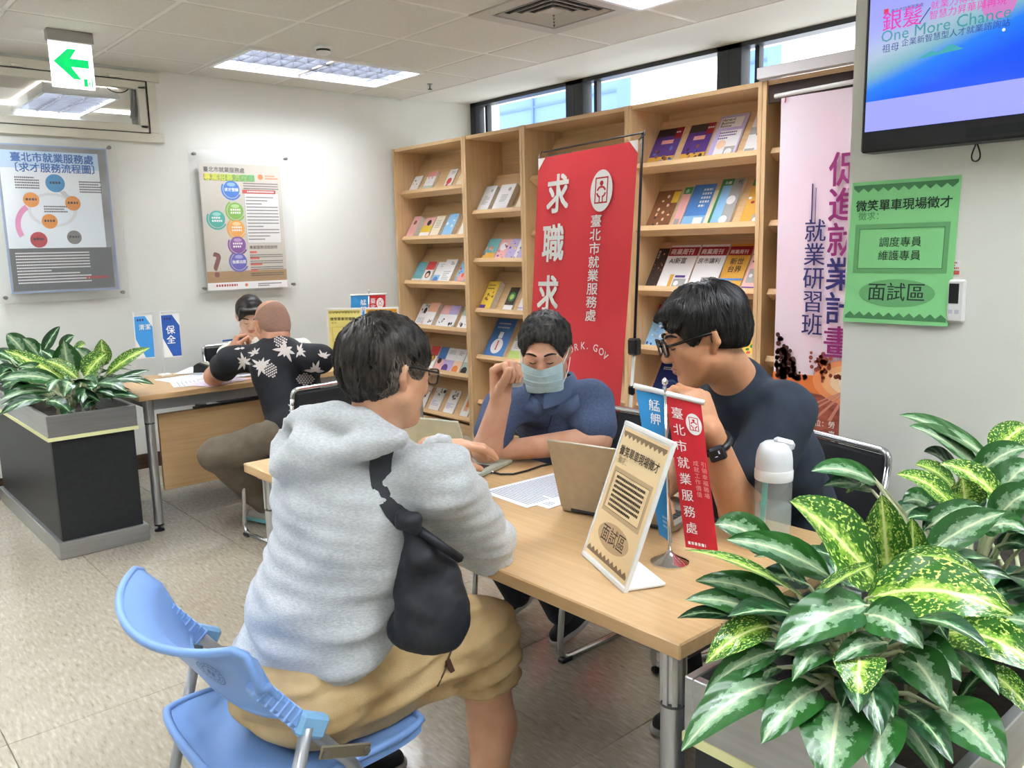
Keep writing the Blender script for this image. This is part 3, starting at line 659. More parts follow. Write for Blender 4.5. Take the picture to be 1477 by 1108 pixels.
# ================================================================== emblem used on banners and flags
def emblem(pr, x, y, r, mw, mr, l=3, part='emblem'):
    pr.disc(part, mw, x, y, r*.72, l, ry=r, n=32)
    pr.frame(part, mr, x-.42*r, y-.6*r, .84*r, 1.25*r, .07*r, l+1)
    pr.disc(part, mr, x, y+.36*r, .12*r, l+1)
    pr.ring(part, mr, x, y-.08*r, .22*r, .32*r, l+1, n=16, a0=20, a1=160)
    pr.ring(part, mr, x, y-.02*r, .24*r, .33*r, l+1, n=16, a0=195, a1=258); pr.ring(part, mr, x, y-.02*r, .24*r, .33*r, l+1, n=16, a0=282, a1=345)
    for sx in (-1, 1): pr.rect(part, mr, x+sx*.1*r-.035*r, y-.58*r, .07*r, .3*r, l+1)

# ================================================================== red banner on its stand
YBN = 2.62
M_red = noisy('banner_red_fabric', '#dd343e', '#e6434a', (2, 2, 2), .55, bump=.12, bscale=(700, 700, 700))
M_wht = mat('print_white', '#f6f4f1', .5); M_blk = mat('black_plastic', '#17181a', .4); M_wplas = mat('white_plastic', '#efefec', .35)
TL, TR_, BR_ = PY(777, 229, YBN), PY(922, 202, YBN), PY(886, 690, YBN); BL = PY(762, 690, YBN); BL = Vector((TL.x+(BR_.x-TR_.x)*.9, YBN, BR_.z))
bn = thing('roll_up_banner', 'tall red job-service banner with white characters on a thin black stand', 'banner', (TR_.x-.3, YBN, 0))
def wave(a, b): return -.006*math.sin(a*4.2+b*1.6)*(.4+.6*b) - .015*max(0, a-.8)*max(0, .35-b)*6
def bpos(a, b, off):
    p = TL.lerp(TR_, a).lerp(BL.lerp(BR_, a), b); return Vector((p.x, p.y+wave(a, b)-off, p.z))
BW, BH = (TR_-TL).length, (BL-TL).length
MB().grid([[bpos(i/40, j/40, 0) for j in range(41)] for i in range(41)]).build('banner_cloth', M_red, bn, smooth=True)
pr = Print(TL, (1, 0, 0), (0, 0, 1), warp=lambda x, y, l: bpos(x/BW, -y/BH, l+.0045))
bc_uv = lambda u, v: (lambda q: ((q.x-TL.x)/BW*BW, (q.z-TL.z)))(PY(u, v, YBN))
for ch, (u, v) in zip('求職求', ((792, 254), (790, 325), (787, 398))):
    x, y = bc_uv(u, v); pr.text('lettering', M_wht, ch, x+.004, y-.148, .172, 2, bold=.035, wx=.82)
x, y = bc_uv(785, 470); pr.text('lettering', M_wht, '才', x+.004, y-.148, .172, 2, bold=.035, wx=.82)
x, y = bc_uv(873, 279); emblem(pr, x, y, .084, M_wht, mat('print_red', '#c22a33', .5), 2)
x, y = bc_uv(860, 313); pr.text('lettering', M_wht, '臺北市就業服務處', x, y, .0535, 2, bold=.02, vert=True, pitch=1.05, wx=1.2)
for k, ch in enumerate('WORK.GOV'):
    a = math.radians(128-k*11.5); V, F, a0, b0 = glyphs(ch, .01)
    cx_, cy_ = bc_uv(863+44*math.cos(a), 566-58*math.sin(a)); ct, st = math.cos((a-math.pi/2)*.8), math.sin((a-math.pi/2)*.8)
    pr.raw('lettering', M_wht, [(cx_+.04*(ct*(p[0]-.3)-st*p[1]), cy_+.045*(st*(p[0]-.3)+ct*p[1])) for p in V], F, 2)
pr.flush(bn)
MB().prism([(0, 0), (.045, 0), (0, -.05)], bpos(0, 0, .002), (1, 0, 0), (0, 0, 1), .001).build('corner_patch', M_wht, bn)
MB().prism([(0, 0), (-.045, 0), (0, -.05)], bpos(1, 0, .002), (1, 0, 0), (0, 0, 1), .001).build('corner_patch', M_wht, bn)
pt, pm, pb = PY(927, 190, YBN+.03), PY(915, 500, YBN+.03), PY(905, 660, YBN+.03)
pf = Vector((pb.x-.03, YBN+.03, .03))
MB().tube([pt, pm], .006, 8).build('upper_pole', M_blk, bn, smooth=True)
MB().tube([pm, pb, pf], .007, 8).build('lower_pole', mat('white_metal_tube', '#e4e4e0', .35, .3), bn, smooth=True)
for q, s in ((pm, 1.0), (PY(911, 563, YBN+.03), .6)): MB().box(q, (.05*s, .04*s, .07*s), bev=.008).build('clamp', M_blk, bn)
for (dx, dy) in ((-.4, -.02), (.14, .2), (.14, -.16)): MB().tube([(pf.x, pf.y, .09), (pf.x+dx, pf.y+dy, .006)], .006, 6).build('foot', M_blk, bn)
for p_, d in ((bpos(0, 0, 0), -1), (bpos(1, 0, 0), 1)): MB().tube([p_, p_+Vector((.015*d, .02, .02)), p_+Vector((.006*d, .03, .035))], .003, 6).build('hook', M_blk, bn)
MB().tube([bpos(0, 0, 0)+Vector((0, .03, .03)), bpos(1, 0, 0)+Vector((0, .03, .03))], .004, 6).build('cross_arm', M_blk, bn)

# ================================================================== pink banner hanging in front of the last bookcase
YP = YF-.035
pa = PY(1127, 142, YP); pw = .60; zt_, zb_ = pa.z, .30
pbn = thing('hanging_banner', 'pale pink training-course banner with a sunset road print hung on a white rod', 'banner', (pa.x+pw/2, YP, zt_))
M_sky = noisy('banner_sky_print', '#eadfe6', '#f6d3e2', (2.2, 1, 1.6), .5, lo=.42, hi=.75)
ra = PY(1118, 139, YP)
MB().tube([ra, ra+Vector((pw+.06, 0, .012))], .011, 10).build('rod', M_wplas, pbn, smooth=True)
NB = 20
MB().grid([[Vector((pa.x+pw*i/12, YP-.004*math.sin(i*.8), zt_+(zb_-zt_)*j/NB)) for j in range(NB+1)] for i in range(13)]).build('banner_cloth', M_sky, pbn, smooth=True)
pr = Print((pa.x, YP-.006, zt_), (1, 0, 0), (0, 0, 1))
def Lz(u, v): return pr.L(u, v)
yh = Lz(1150, 545)[1]; hgt = zt_-zb_
M_field = noisy('banner_field_print', '#8a4636', '#b5604a', (14, 14, 40), .6)
pr.rect('sunset_field', M_field, 0, -hgt, pw, hgt+yh, 2)
pr.poly('sunset_field', mat('print_orange', '#df7a3c', .6), [(0, yh-.05), (pw, yh-.1), (pw, yh+.02), (0, yh+.02)], 3)
for k, cc in enumerate(('#e8935c', '#f0b27c', '#f8d8b0', '#fff3dc')): pr.disc('sun_glow', mat('print_glow%d' % k, cc, .6), .42, yh+.0, .2-.045*k, 4+k, ry=.11-.024*k)
for k in range(9): pr.poly('road_lines', mat('print_rose', '#cf8d78', .6), [(.40, yh-.03), (.41, yh-.03), (.08+.075*k+.02, -hgt+.25), (.08+.075*k, -hgt+.25)], 8)
M_tree = mat('print_tree_brown', '#4d2a22', .6); M_tree2 = mat('print_tree_red', '#9c4a34', .6)
r = random.Random(5)
for k in range(120):
    q_ = r.random(); pr.disc('trees', M_tree, .02+.17*q_*r.random()**.5, yh+r.uniform(-.01, .23)*(1-q_)**.7, r.uniform(.006, .016), 9, n=7)
for k in range(50): pr.disc('trees', M_tree2, .27+r.gauss(0, .028), yh+.085+r.gauss(0, .03), r.uniform(.006, .013), 9, n=7)
pr.rect('trees', M_tree2, .265, yh-.01, .012, .06, 9)
for k in range(10): pr.disc('trees', M_tree2, .34+.012*k, yh+.02+.01*r.random(), .012, 9, n=7)
M_navy, M_mag = mat('print_navy', '#2b2a6b', .5), mat('print_magenta', '#8d1f6a', .5)
x, y = Lz(1197, 219)
for k, ch in enumerate('促進就業計畫'):
    pr.text('lettering', M_mag if k in (0, 1, 2, 5) else M_navy, ch, x+.003*0, y-.145-k*.162, .165, 10, bold=.02)
x, y = Lz(1161, 316)
for k, ch in enumerate('就業研習班'): pr.text('lettering', M_navy, ch, x, y-.1-k*.113, .115, 10, bold=.015)
a = Lz(1172, 265); pr.rect('lettering', M_navy, a[0], a[1]-.19, .007, .19, 10); pr.rect('lettering', M_navy, a[0]+.02, a[1]-.19, .004, .17, 10)
for k, tx in enumerate(('單位：勞', '　　：臺', '單位：臺', '化就業大')):
    x, y = Lz(1168, 612+k*13.5); pr.text('lettering', M_wht, tx, x-.01, y, .036, 10, bold=.01)
pr.flush(pbn)
MB().tube([pa+Vector((.03, -.01, 0)), pa+Vector((.028, -.012, -.025))], .003, 6).build('tie', mat('red_cord', '#a8323a', .6), pbn)

# ================================================================== screen on the right wall
YS1 = YTV-.10
s0 = PY(1240.5, 221.5, YS1-.0); W_, H_ = 1.13, .70
tv = thing('wall_screen', 'large black-framed wall screen showing a blue job-fair slide', 'screen', (s0.x+W_/2, YTV-.05, s0.z))
MB().box((s0.x+W_/2, YTV-.06, s0.z+H_/2), (W_, .08, H_), bev=.006).build('casing', M_blk, tv)
sL = PY(1248, 191, YS1)
sw, sh, sx, sz = W_-.06, H_-(sL.z-s0.z)-.03, sL.x, sL.z
def screen_mat():
    m = mat('screen_slide', '#000000', .12, spec=.6)
    nt, b, mk, ln = nodes(m)
    tc = mk('ShaderNodeTexCoord'); sp_ = mk('ShaderNodeSeparateXYZ'); ln(tc.outputs['Object'], sp_.inputs[0])
    mu = mk('ShaderNodeMath', operation='MULTIPLY'); mu.inputs[1].default_value = -.33; ln(sp_.outputs[0], mu.inputs[0])
    ad = mk('ShaderNodeMath', operation='ADD'); ln(sp_.outputs[2], ad.inputs[0]); ln(mu.outputs[0], ad.inputs[1])
    mr = mk('ShaderNodeMapRange'); mr.inputs['From Min'].default_value = -.1; mr.inputs['From Max'].default_value = .6; ln(ad.outputs[0], mr.inputs[0])
    rp = ramp(nt, [(0, '#0a4ae0'), (.2, '#0a50ea'), (.31, '#1e78e8'), (.37, '#78aab8'), (.44, '#9fb4c8'), (.55, '#9a9fe4'), (1, '#8a8ff0')]); ln(mr.outputs[0], rp.inputs[0])
    ln(rp.outputs[0], b.inputs['Emission Color']); b.inputs['Emission Strength'].default_value = .75
    return m
scr = MB().box((sw/2, 0, sh/2), (sw, .004, sh)).build('display', screen_mat(), None)
scr.matrix_basis = T(sx, YS1-.001, sz); put(scr, tv)
pr = Print((sx, YS1-.0035, sz), (1, 0, 0), (0, 0, 1))
def E_(n, c, s=.75): return mat('screen_'+n, '#000000', .15, emit=c, emit_s=s)
wl_ = pr.Lp([(1249, 148), (1477, 112)]); slope = (wl_[1][1]-wl_[0][1])/(wl_[1][0]-wl_[0][0])
pr.poly('slide_art', E_('water', '#9a9ff2'), [(0, 0), (sw, 0), (sw, wl_[0][1]+slope*sw), (0, wl_[0][1])], 1)
pr.poly('slide_art', E_('hill', '#3f9fa8'), pr.Lp([(1322, 86), (1344, 73), (1353, 75.5), (1372, 63), (1390, 70)]), 1)
pr.text('slide_text', E_('pink', '#d63aa8'), '銀髮', *pr.L(1272, 44), .060, 2, bold=.012)
pr.text('slide_text', E_('pink', '#d63aa8'), '智慧力昇華與再現', *pr.L(1340, 28), .0255, 2)
pr.text('slide_text', E_('pink', '#d63aa8'), '就業力傳承與延', *pr.L(1342, 14), .0255, 2)
pr.text('slide_text', E_('green', '#3d8f9a'), 'One More Chance', *pr.L(1270, 62), .047, 2, wx=1.0)
pr.text('slide_text', E_('navy', '#33408a'), '企業新智慧型人才就業諮詢站', *pr.L(1300, 66.5), .0225, 2)
pr.text('slide_text', E_('navy', '#33408a'), '祖母', *pr.L(1272, 76), .026, 2)
pr.text('slide_text', E_('navy', '#33408a'), '臺北市就業服務處', *pr.L(1285, 19), .0118, 2)
pr.rect('slide_text', E_('red', '#d0405a'), *pr.L(1275, 21), .014, .014, 2)
a, b_ = pr.L(1325, 34), pr.L(1341, 11); pr.poly('slide_text', E_('navy', '#33408a'), [a, (a[0]+.004, a[1]), (b_[0]+.004, b_[1]), b_], 2)
for k in range(9): q = pr.L(1441+9*math.cos(k*.8), 3+9*math.sin(k*.7)); pr.disc('slide_art', E_('bloom', '#c07ab8'), *q, .03, 1, n=9)
r = random.Random(3)
for k in range(16): pr.disc('sparkles', E_('spark', '#c8d4ff', .9), r.uniform(.1, sw-.05), r.uniform(.22, .42), r.uniform(.002, .005), 2, n=8)
pr.flush(tv)
MB().box((s0.x+W_/2, YS1-.0005, s0.z+.028), (W_*.45, .003, .026)).build('speaker_grille', mat('grille_black', '#0f1012', .7), tv)
for k in range(2): MB().box((s0.x+.25+.6*k, YTV-.01, s0.z+.35), (.1, .02, .3)).build('bracket', M_blk, tv)
q0 = PY(1409, 203, YTV-.03)
cl_ = MB().tube([q0+Vector((.018*math.sin(t_)*(1-math.cos(t_))*.5, 0, -.058*(1-math.cos(t_))/2*1.0)) for t_ in [k*2*math.pi/20 for k in range(21)]], .0022, 6).build('hanging_cord', M_blk, tv, smooth=True)

# ================================================================== green notice, sticker and wall controller
q = PY(1217.3, 463, YTV-.004); q2 = PY(1378, 253, YTV-.004)
gw, gh = PY(1363, 469, YTV-.004).x-q.x+.012, PY(1227.7, 264, YTV-.004).z-q.z
gs = thing('paper_notice', 'green paper recruitment notice taped to the wall below the screen', 'notice', (q.x+gw/2, YTV, q.z))
M_gp = mat('green_paper', '#8fdc93', .7); M_gd = mat('green_shadow_ink', '#4d8a58', .7); M_gd2 = mat('green_mid_ink', '#6fb274', .7); M_gk = mat('ink_dark_green', '#1f3a2a', .7)
curl = lambda x, y, l: Vector((q.x+x+.010*(y/gh), YTV-.003-l-.012*max(0, 1-y/gh*2.2)**2, q.z+y))
sh_ = MB().grid([[curl(gw*i/8, gh*j/12, 0) for j in range(13)] for i in range(9)]).build('sheet', M_gp, gs, smooth=True)
pr = Print(q, (1, 0, 0), (0, 0, 1), warp=lambda x, y, l: curl(x, y, l+.0006))
def notice(pr, w, h, dk, md, ik, body, y_body, bsz):
    pr.zigzag('border', dk, .02*w, .975*h, .96*w, .05*h, 10, up=False, l=1)
    pr.zigzag('border', dk, .02*w, .028*h, .96*w, .05*h, 10, up=True, l=1)
    pr.text('lettering', ik, '微笑單車現場徵才', .05*w, .80*h, .112*w, 2, bold=.02)
    pr.text('lettering', dk, '徵求：', .08*w, .735*h, .085*w, 2)
    pr.frame('border', md, .06*w, .355*h, .88*w, .345*h, .045*w, 1); pr.frame('border', dk, .10*w, .385*h, .80*w, .285*h, .007*w, 2)
    for k, tx in enumerate(body): pr.text('lettering', ik, tx, .5*w, (y_body-k*bsz*1.25)*h, bsz*h, 2, align='C')
    pr.disc('border', md, .5*w, .215*h, .36*w, 1, ry=.098*h)
    pr.text('lettering', ik, '面試區', .5*w, .172*h, .185*w, 2, bold=.012, align='C')
notice(pr, gw, gh, M_gd, M_gd2, M_gk, ('調度專員', '維護專員'), .545, .075); pr.flush(gs)
q3 = PY(1361, 463, YTV-.01)
wc = thing('wall_controller', 'white wall controller with a dark display beside the green notice', 'controller', (q3.x, YTV, q3.z))
MB().box((q3.x+.034, YTV-.009, q3.z+.062), (.05, .018, .13), bev=.006).build('body', M_wplas, wc)
MB().box((q3.x+.028, YTV-.0185, q3.z+.085), (.028, .002, .06)).build('display', M_blk, wc)
for k in range(2): MB().box((q3.x+.021+.018*k, YTV-.0185, q3.z+.03), (.012, .002, .012)).build('button', mat('pale_button', '#c9ccd6', .5), wc)
q4 = PY(1368, 397, YTV-.002)
stk = thing('wall_sticker', 'small red and white sticker above the wall controller', 'sticker', q4)
pr = Print(q4, (1, 0, 0), (0, 0, 1)); M_sr = mat('sticker_red', '#c8574a', .6)
MB().box((q4.x+.016, YTV-.001, q4.z+.022), (.034, .001, .046)).build('backing', M_wht, stk)
pr.rect('print', M_sr, .002, .002, .029, .012, 2); pr.lines('print', M_sr, .003, .04, .026, 3, .008, .005, 2); pr.flush(stk)

# ================================================================== framed posters on the left wall (panels on stand-offs)
M_acr = mat('clear_acrylic', '#f4f6f4', .05, alpha=.05)
M_steel = mat('brushed_steel', '#8f8d88', .35, .9)
def poster(label, y0, y1, z0, z1):
    p = thing('acrylic_poster', label, 'poster', (XW, (y0+y1)/2, z0), 'posters on the left wall')
    MB().box((XW+.047, (y0+y1)/2, (z0+z1)/2), (.004, y1-y0, z1-z0), bev=.0015).build('front_panel', M_acr, p)
    MB().box((XW+.038, (y0+y1)/2, (z0+z1)/2), (.004, y1-y0, z1-z0), bev=.0015).build('rear_panel', M_acr, p)
    for y in (y0+.038, y1-.038):
        for z in (z0+.035, z1-.035): MB().lathe([(.009, 0), (.009, .03), (.012, .03), (.012, .036), (.009, .038)], (XW+.02, y, z), 14, R=Matrix(((0, 0, 1), (0, 1, 0), (-1, 0, 0)))).build('stand_off', M_steel, p, auto=40)
    return p
K = .9726
# poster 2 (right): beige service chart
p2 = poster('acrylic-mounted beige service chart poster with a column of coloured balls', 2.27*K, 3.035*K, 1.187*K, 2.187*K)
pr = Print((XW+.0415, 2.335*K, 1.205*K), (0, 1, 0), (0, 0, 1), step=.0003); w, h = .594, .865
M_bg = noisy('poster_beige', '#c6c0b1', '#d0cabd', (1, 2, 3), .6)
def pk(n, c): return mat('print_'+n, c, .55)
pr.rect('paper', M_bg, 0, 0, w, h, 1); pr.rect('ground', pk('tan', '#a88455'), 0, .06*h, w, .09*h, 2); pr.rect('footer', M_wht, 0, 0, w, .06*h, 2)
dkp = pk('dark', '#3a3a3c')
pr.text('lettering', dkp, '臺北市就業服務處', .05*w, .935*h, .062*w, 3, bold=.025)
for k, (ch, cc) in enumerate(zip('專案招募流程圖', ('#e9e04a', '#dfe04a', '#cfe04a', '#bcd84c', '#a4cf58', '#86c468', '#6cba70'))):
    pr.rect('title_blocks', pk('tblk%d' % k, '#5b8a3a' if k > 3 else '#8d9a30'), (.05+k*.088)*w, .865*h, .086*w, .05*h, 3)
    pr.text('lettering', pk('tch%d' % k, cc), ch, (.052+k*.088)*w, .873*h, .083*w, 5, bold=.03)
pr.disc('logo', pk('orange', '#e89b3a'), .74*w, .905*h, .032*w, 3); pr.lines('logo', pk('orange', '#e89b3a'), .8*w, .92*h, .16*w, 2, .02*h, .012*h, 3)
balls = [(.37, .80, '#2f78cf', '求才登錄'), (.40, .63, '#7db83a', ''), (.17, .565, '#35a99a', ''), (.40, .49, '#e9a23b', ''), (.40, .36, '#7a3f93', ''), (.40, .225, '#5a55b5', '後續追蹤')]
for k, (bx, by, cc, tx) in enumerate(balls):
    pr.ring('swirl', pk('ball%d' % k, cc), bx*w, by*h, .105*w, .125*w, 3, a0=120 if k % 2 else 150, a1=330)
    pr.disc('ball', pk('ball%d' % k, cc), bx*w, by*h, .098*w, 4); pr.disc('ball_shine', pk('shine%d' % k, '#%02x%02x%02x' % tuple(min(255, int(int(cc[i:i+2], 16)*.6+110)) for i in (1, 3, 5))), bx*w, by*h+.055*w, .05*w, 5, ry=.022*w)
    if tx: pr.text('lettering', M_wht, tx, bx*w, by*h-.02*w, .043*w, 6, bold=.03, align='C')
    else: pr.lines('small_print', M_wht, bx*w-.06*w, by*h+.025*w, .12*w, 2, .035*w, .022*w, 6, seed=k)
pr.rect('text_panel', pk('pale', '#e4e2de'), .52*w, .37*h, .44*w, .41*h, 3); pr.frame('text_panel', pk('grey', '#8d8d90'), .52*w, .37*h, .44*w, .41*h, .004*w, 4)
pr.rect('heading_bar', pk('brick', '#b5382c'), .5*w, .77*h, .42*w, .03*h, 5); pr.lines('small_print', M_wht, .56*w, .792*h, .34*w, 1, .02, .012*h, 6, seed=1)
pr.lines('small_print', dkp, .54*w, .745*h, .4*w, 14, .026*h, .009*h, 5, seed=2); pr.lines('small_print', dkp, .52*w, .855*h, .44*w, 3, .02*h, .009*h, 5, seed=4)
pr.text('lettering', pk('brown', '#5d4636'), '專案服務流程說明', .54*w, .325*h, .045*w, 4, bold=.02)
for k in range(4):
    pr.rect('heading_bar', pk('coral', '#d9604e'), .54*w, (.29-k*.05)*h, (.09+.03*(k % 3))*w, .016*h, 4); pr.lines('small_print', dkp, .54*w, (.278-k*.05)*h, .42*w, 2, .016*h, .008*h, 4, seed=9+k)
pr.text('lettering', pk('qbrown', '#7a3a2c'), '?', .06*w, .11*h, .40*w, 3, bold=.03)
pr.lines('footer_print', pk('brick', '#b5382c'), .1*w, .045*h, .26*w, 1, .02, .018*h, 4, seed=3); pr.disc('footer_print', pk('orange', '#e89b3a'), .47*w, .033*h, .02*w, 4); pr.lines('footer_print', dkp, .62*w, .042*h, .3*w, 2, .016*h, .009*h, 4, seed=5)
pr.flush(p2)
# poster 1 (left): grey flow chart
p1 = poster('acrylic-mounted grey and white flow chart poster beside the planter', 1.035*K, 1.797*K, 1.19*K, 2.195*K)
pr = Print((XW+.0415, 1.125*K, 1.262*K), (0, 1, 0), (0, 0, 1), step=.0003); w, h = .585, .845
pr.rect('border', noisy('poster_grey', '#7f8284', '#9a9da0', (6, 6, 6), .5), -.01, -.01, w+.02, h+.025, 1)
pr.frame('border', pk('blue_edge', '#8ea6cf'), -.014, -.014, w+.028, h+.033, .008, 2)
pr.rect('paper', noisy('poster_white', '#e7ebee', '#dfe8f0', (2, 2, 2), .55), 0, .3*h, w*.93, .68*h, 2); pr.rect('paper', pk('skyblue', '#bcd6ec'), 0, .86*h, w*.93, .12*h, 3)
pr.rect('lower_panel', pk('slate', '#5e6163'), 0, .0, w*.98, .3*h, 2)
pr.text('lettering', pk('title_blue', '#1f5fae'), '臺北市就業服務處', .1*w, .91*h, .098*w, 4, bold=.035)
pr.text('lettering', pk('title_blue', '#1f5fae'), '〔求才服務流程圖〕', .07*w, .84*h, .098*w, 4, bold=.03)
for bx, by, br, cc in ((.49, .76, .092, '#3f8fc4'), (.25, .64, .075, '#d98a35'), (.64, .62, .075, '#d98a35'), (.4, .49, .075, '#d98a35'), (.28, .36, .08, '#b0202e'), (.62, .375, .072, '#7c7a78')):
    pr.disc('ball', pk('b'+cc[1:], cc), bx*w, by*h, br*w, 6); pr.lines('small_print', dkp, (bx-.05)*w, by*h+.01, .1*w, 1, .02, .016*h, 7, seed=int(bx*99))
pr.ring('flow_arrow', pk('pale2', '#d5d8da'), .44*w, .57*h, .2*w, .235*w, 4, a0=0, a1=360, sy=.75)
pr.ring('flow_arrow', pk('pink_arrow', '#d98ab4'), .3*w, .46*h, .17*w, .22*w, 5, a0=120, a1=210, sy=1.1); pr.poly('flow_arrow', pk('pale3', '#c4c7ca'), [(.52*w, .70*h), (.57*w, .71*h), (.63*w, .66*h), (.58*w, .65*h)], 5)
for bx, by, n in ((.12, .80, 5), (.72, .78, 5), (.36, .60, 3)): pr.lines('small_print', dkp, bx*w, by*h, .22*w, n, .018*h, .01*h, 5, seed=int(bx*50))
pr.lines('small_print', M_wht, .05*w, .27*h, .7*w, 11, .021*h, .009*h, 4, seed=31); pr.lines('small_print', pk('brick', '#b5382c'), .7*w, .09*h, .25*w, 1, .02, .02*h, 5, seed=2)
pr.flush(p1)
# ================================================================== tables
ZT = 0.73
M_leg = mat('silver_painted_leg', '#b9bbbc', .32, .75); M_rib = mat('ribbed_aluminium', '#c8cacb', .3, .85); M_beam = mat('grey_steel_beam', '#9fa2a5', .4, .6)
def table(label, x0, x1, y0, y1, axis, modesty=None):
    cx, cy = (x0+x1)/2, (y0+y1)/2
    tb = thing('office_table', label, 'table', (cx, cy, 0), 'maple-topped office tables')
    MB().box((cx, cy, ZT-.0155), (x1-x0, y1-y0, .031), bev=.003).build('tabletop', wood_table(axis), tb)
    for lx in (x0+.062, x1-.062):
        for ly in (y0+.062, y1-.062):
            lg = MB().lathe([(.0235, .035), (.0235, ZT-.155)], (lx, ly, 0), 24).build('leg', M_leg, tb, auto=40)
            rb = MB()
            rb.lathe([(.02, ZT-.155), (.02, ZT-.031)], (lx, ly, 0), 18)
            for k in range(8):
                a = math.pi/4*k; rb.box((lx+.021*math.cos(a), ly+.021*math.sin(a), ZT-.093), (.008, .010, .122), Matrix.Rotation(a, 3, 'Z'))
            put(rb.build('ribbed_bracket', M_rib, None), lg)
            MB().lathe([(.0245, ZT-.16), (.0245, ZT-.152)], (lx, ly, 0), 24).build('collar', mat('dark_collar', '#4a4c4e', .4), lg)
            MB().lathe([(.024, .03), (.024, .038), (.008, .03), (.008, .014), (.024, .010), (.026, .0)][::-1], (lx, ly, 0), 18).build('levelling_foot', M_blk, lg, auto=40)
    e = .05
    if axis == 'x':
        for y in (y0+.2, y1-.2): MB().box((cx, y, ZT-.056), (x1-x0-.17, .022, .046)).build('apron_rail', M_beam, tb)
        for x in (x0+.062, x1-.062): MB().box((x, cy, ZT-.056), (.022, y1-y0-.17, .046)).build('apron_rail', M_beam, tb)
    else:
        for x in (x0+.06, x1-.06): MB().box((x, cy, ZT-.061), (.022, y1-y0-.17, .058)).build('apron_rail', M_beam, tb)
        for y in (y0+.062, y1-.062): MB().box((cx, y, ZT-.056), (x1-x0-.17, .022, .046)).build('apron_rail', M_beam, tb)
    if modesty:
        MB().box((modesty, cy, .40), (.018, y1-y0-.24, .41), bev=.002).build('modesty_panel', wood_table('y'), tb)
        for y in (y0+.35, y1-.35): MB().box((modesty, y, ZT-.075), (.03, .05, .09)).build('panel_bracket', M_beam, tb)
        MB().box((modesty+.02, cy-.35, .615), (.012, .5, .012)).build('cable_tray', M_dark, tb)
    return tb
TX0, TX1, TY0_, TY1_ = -2.642, -.842, 1.112, 1.812
FX0, FX1, FY0, FY1 = -5.04, -4.335, 1.312, 3.112
table('long maple-topped table where the laptops and the interview sign stand', TX0, TX1, TY0_, TY1_, 'x')
table('maple-topped table with a wooden modesty panel in front of the left wall', FX0, FX1, FY0, FY1, 'y', modesty=-4.45)

# ================================================================== planters
M_black = noisy('black_laminate', '#1d1f22', '#232629', (30, 30, 30), .45)
M_sst = noisy('brushed_stainless', '#a5a6a6', '#b0b1b1', (3, 3, 60), .3, metal=.75)
M_tape = mat('pale_yellow_tape', '#e8e8ae', .5); M_soil = noisy('dark_soil', '#2a2420', '#3a322a', (60, 60, 60), .95, bump=.6)
def planter(label, x0, x1, y0, y1, h=.695):
    cx, cy = (x0+x1)/2, (y0+y1)/2; w, d = x1-x0, y1-y0
    p = thing('planter_box', label, 'planter', (cx, cy, 0), 'black planter boxes')
    t = .016
    bd = MB()
    for sx in (-1, 1): bd.box((cx+sx*(w/2-.022), cy, (h-.12)/2+.04), (t, d-.03, h-.2))
    for sy in (-1, 1): bd.box((cx, cy+sy*(d/2-.022), (h-.12)/2+.04), (w-.03-t*1.9, t, h-.2))
    bd.build('body', M_black, p)
    kb = MB().box((cx, cy, .042), (w+.012, d+.012, .084), bev=.003).build('kick_base', M_sst, p)
    rim = MB(); zr = h-.052
    for sx in (-1, 1): rim.box((cx+sx*(w/2-.009), cy, zr), (.018, d, .104), bev=.002)
    for sy in (-1, 1): rim.box((cx, cy+sy*(d/2-.009), zr), (w-.036, .018, .104), bev=.002)
    rim.build('steel_rim', M_sst, p)
    tp = MB(); z = h-.112
    for sx in (-1, 1): tp.box((cx+sx*(w/2-.004), cy, z), (.012, d+.004, .018))
    for sy in (-1, 1): tp.box((cx, cy+sy*(d/2-.004), z), (w-.006, .012, .018))
    tp.build('edge_tape', M_tape, p)
    MB().box((cx, cy, h-.10), (w-.05, d-.05, .02)).build('soil', M_soil, p)
planter('long black planter box with a steel rim beside the far table', -5.66, -4.29, .882, 1.283)
planter('black planter box with a steel rim at the end of the laptop table', -.812, -.385, 1.085, 2.45)

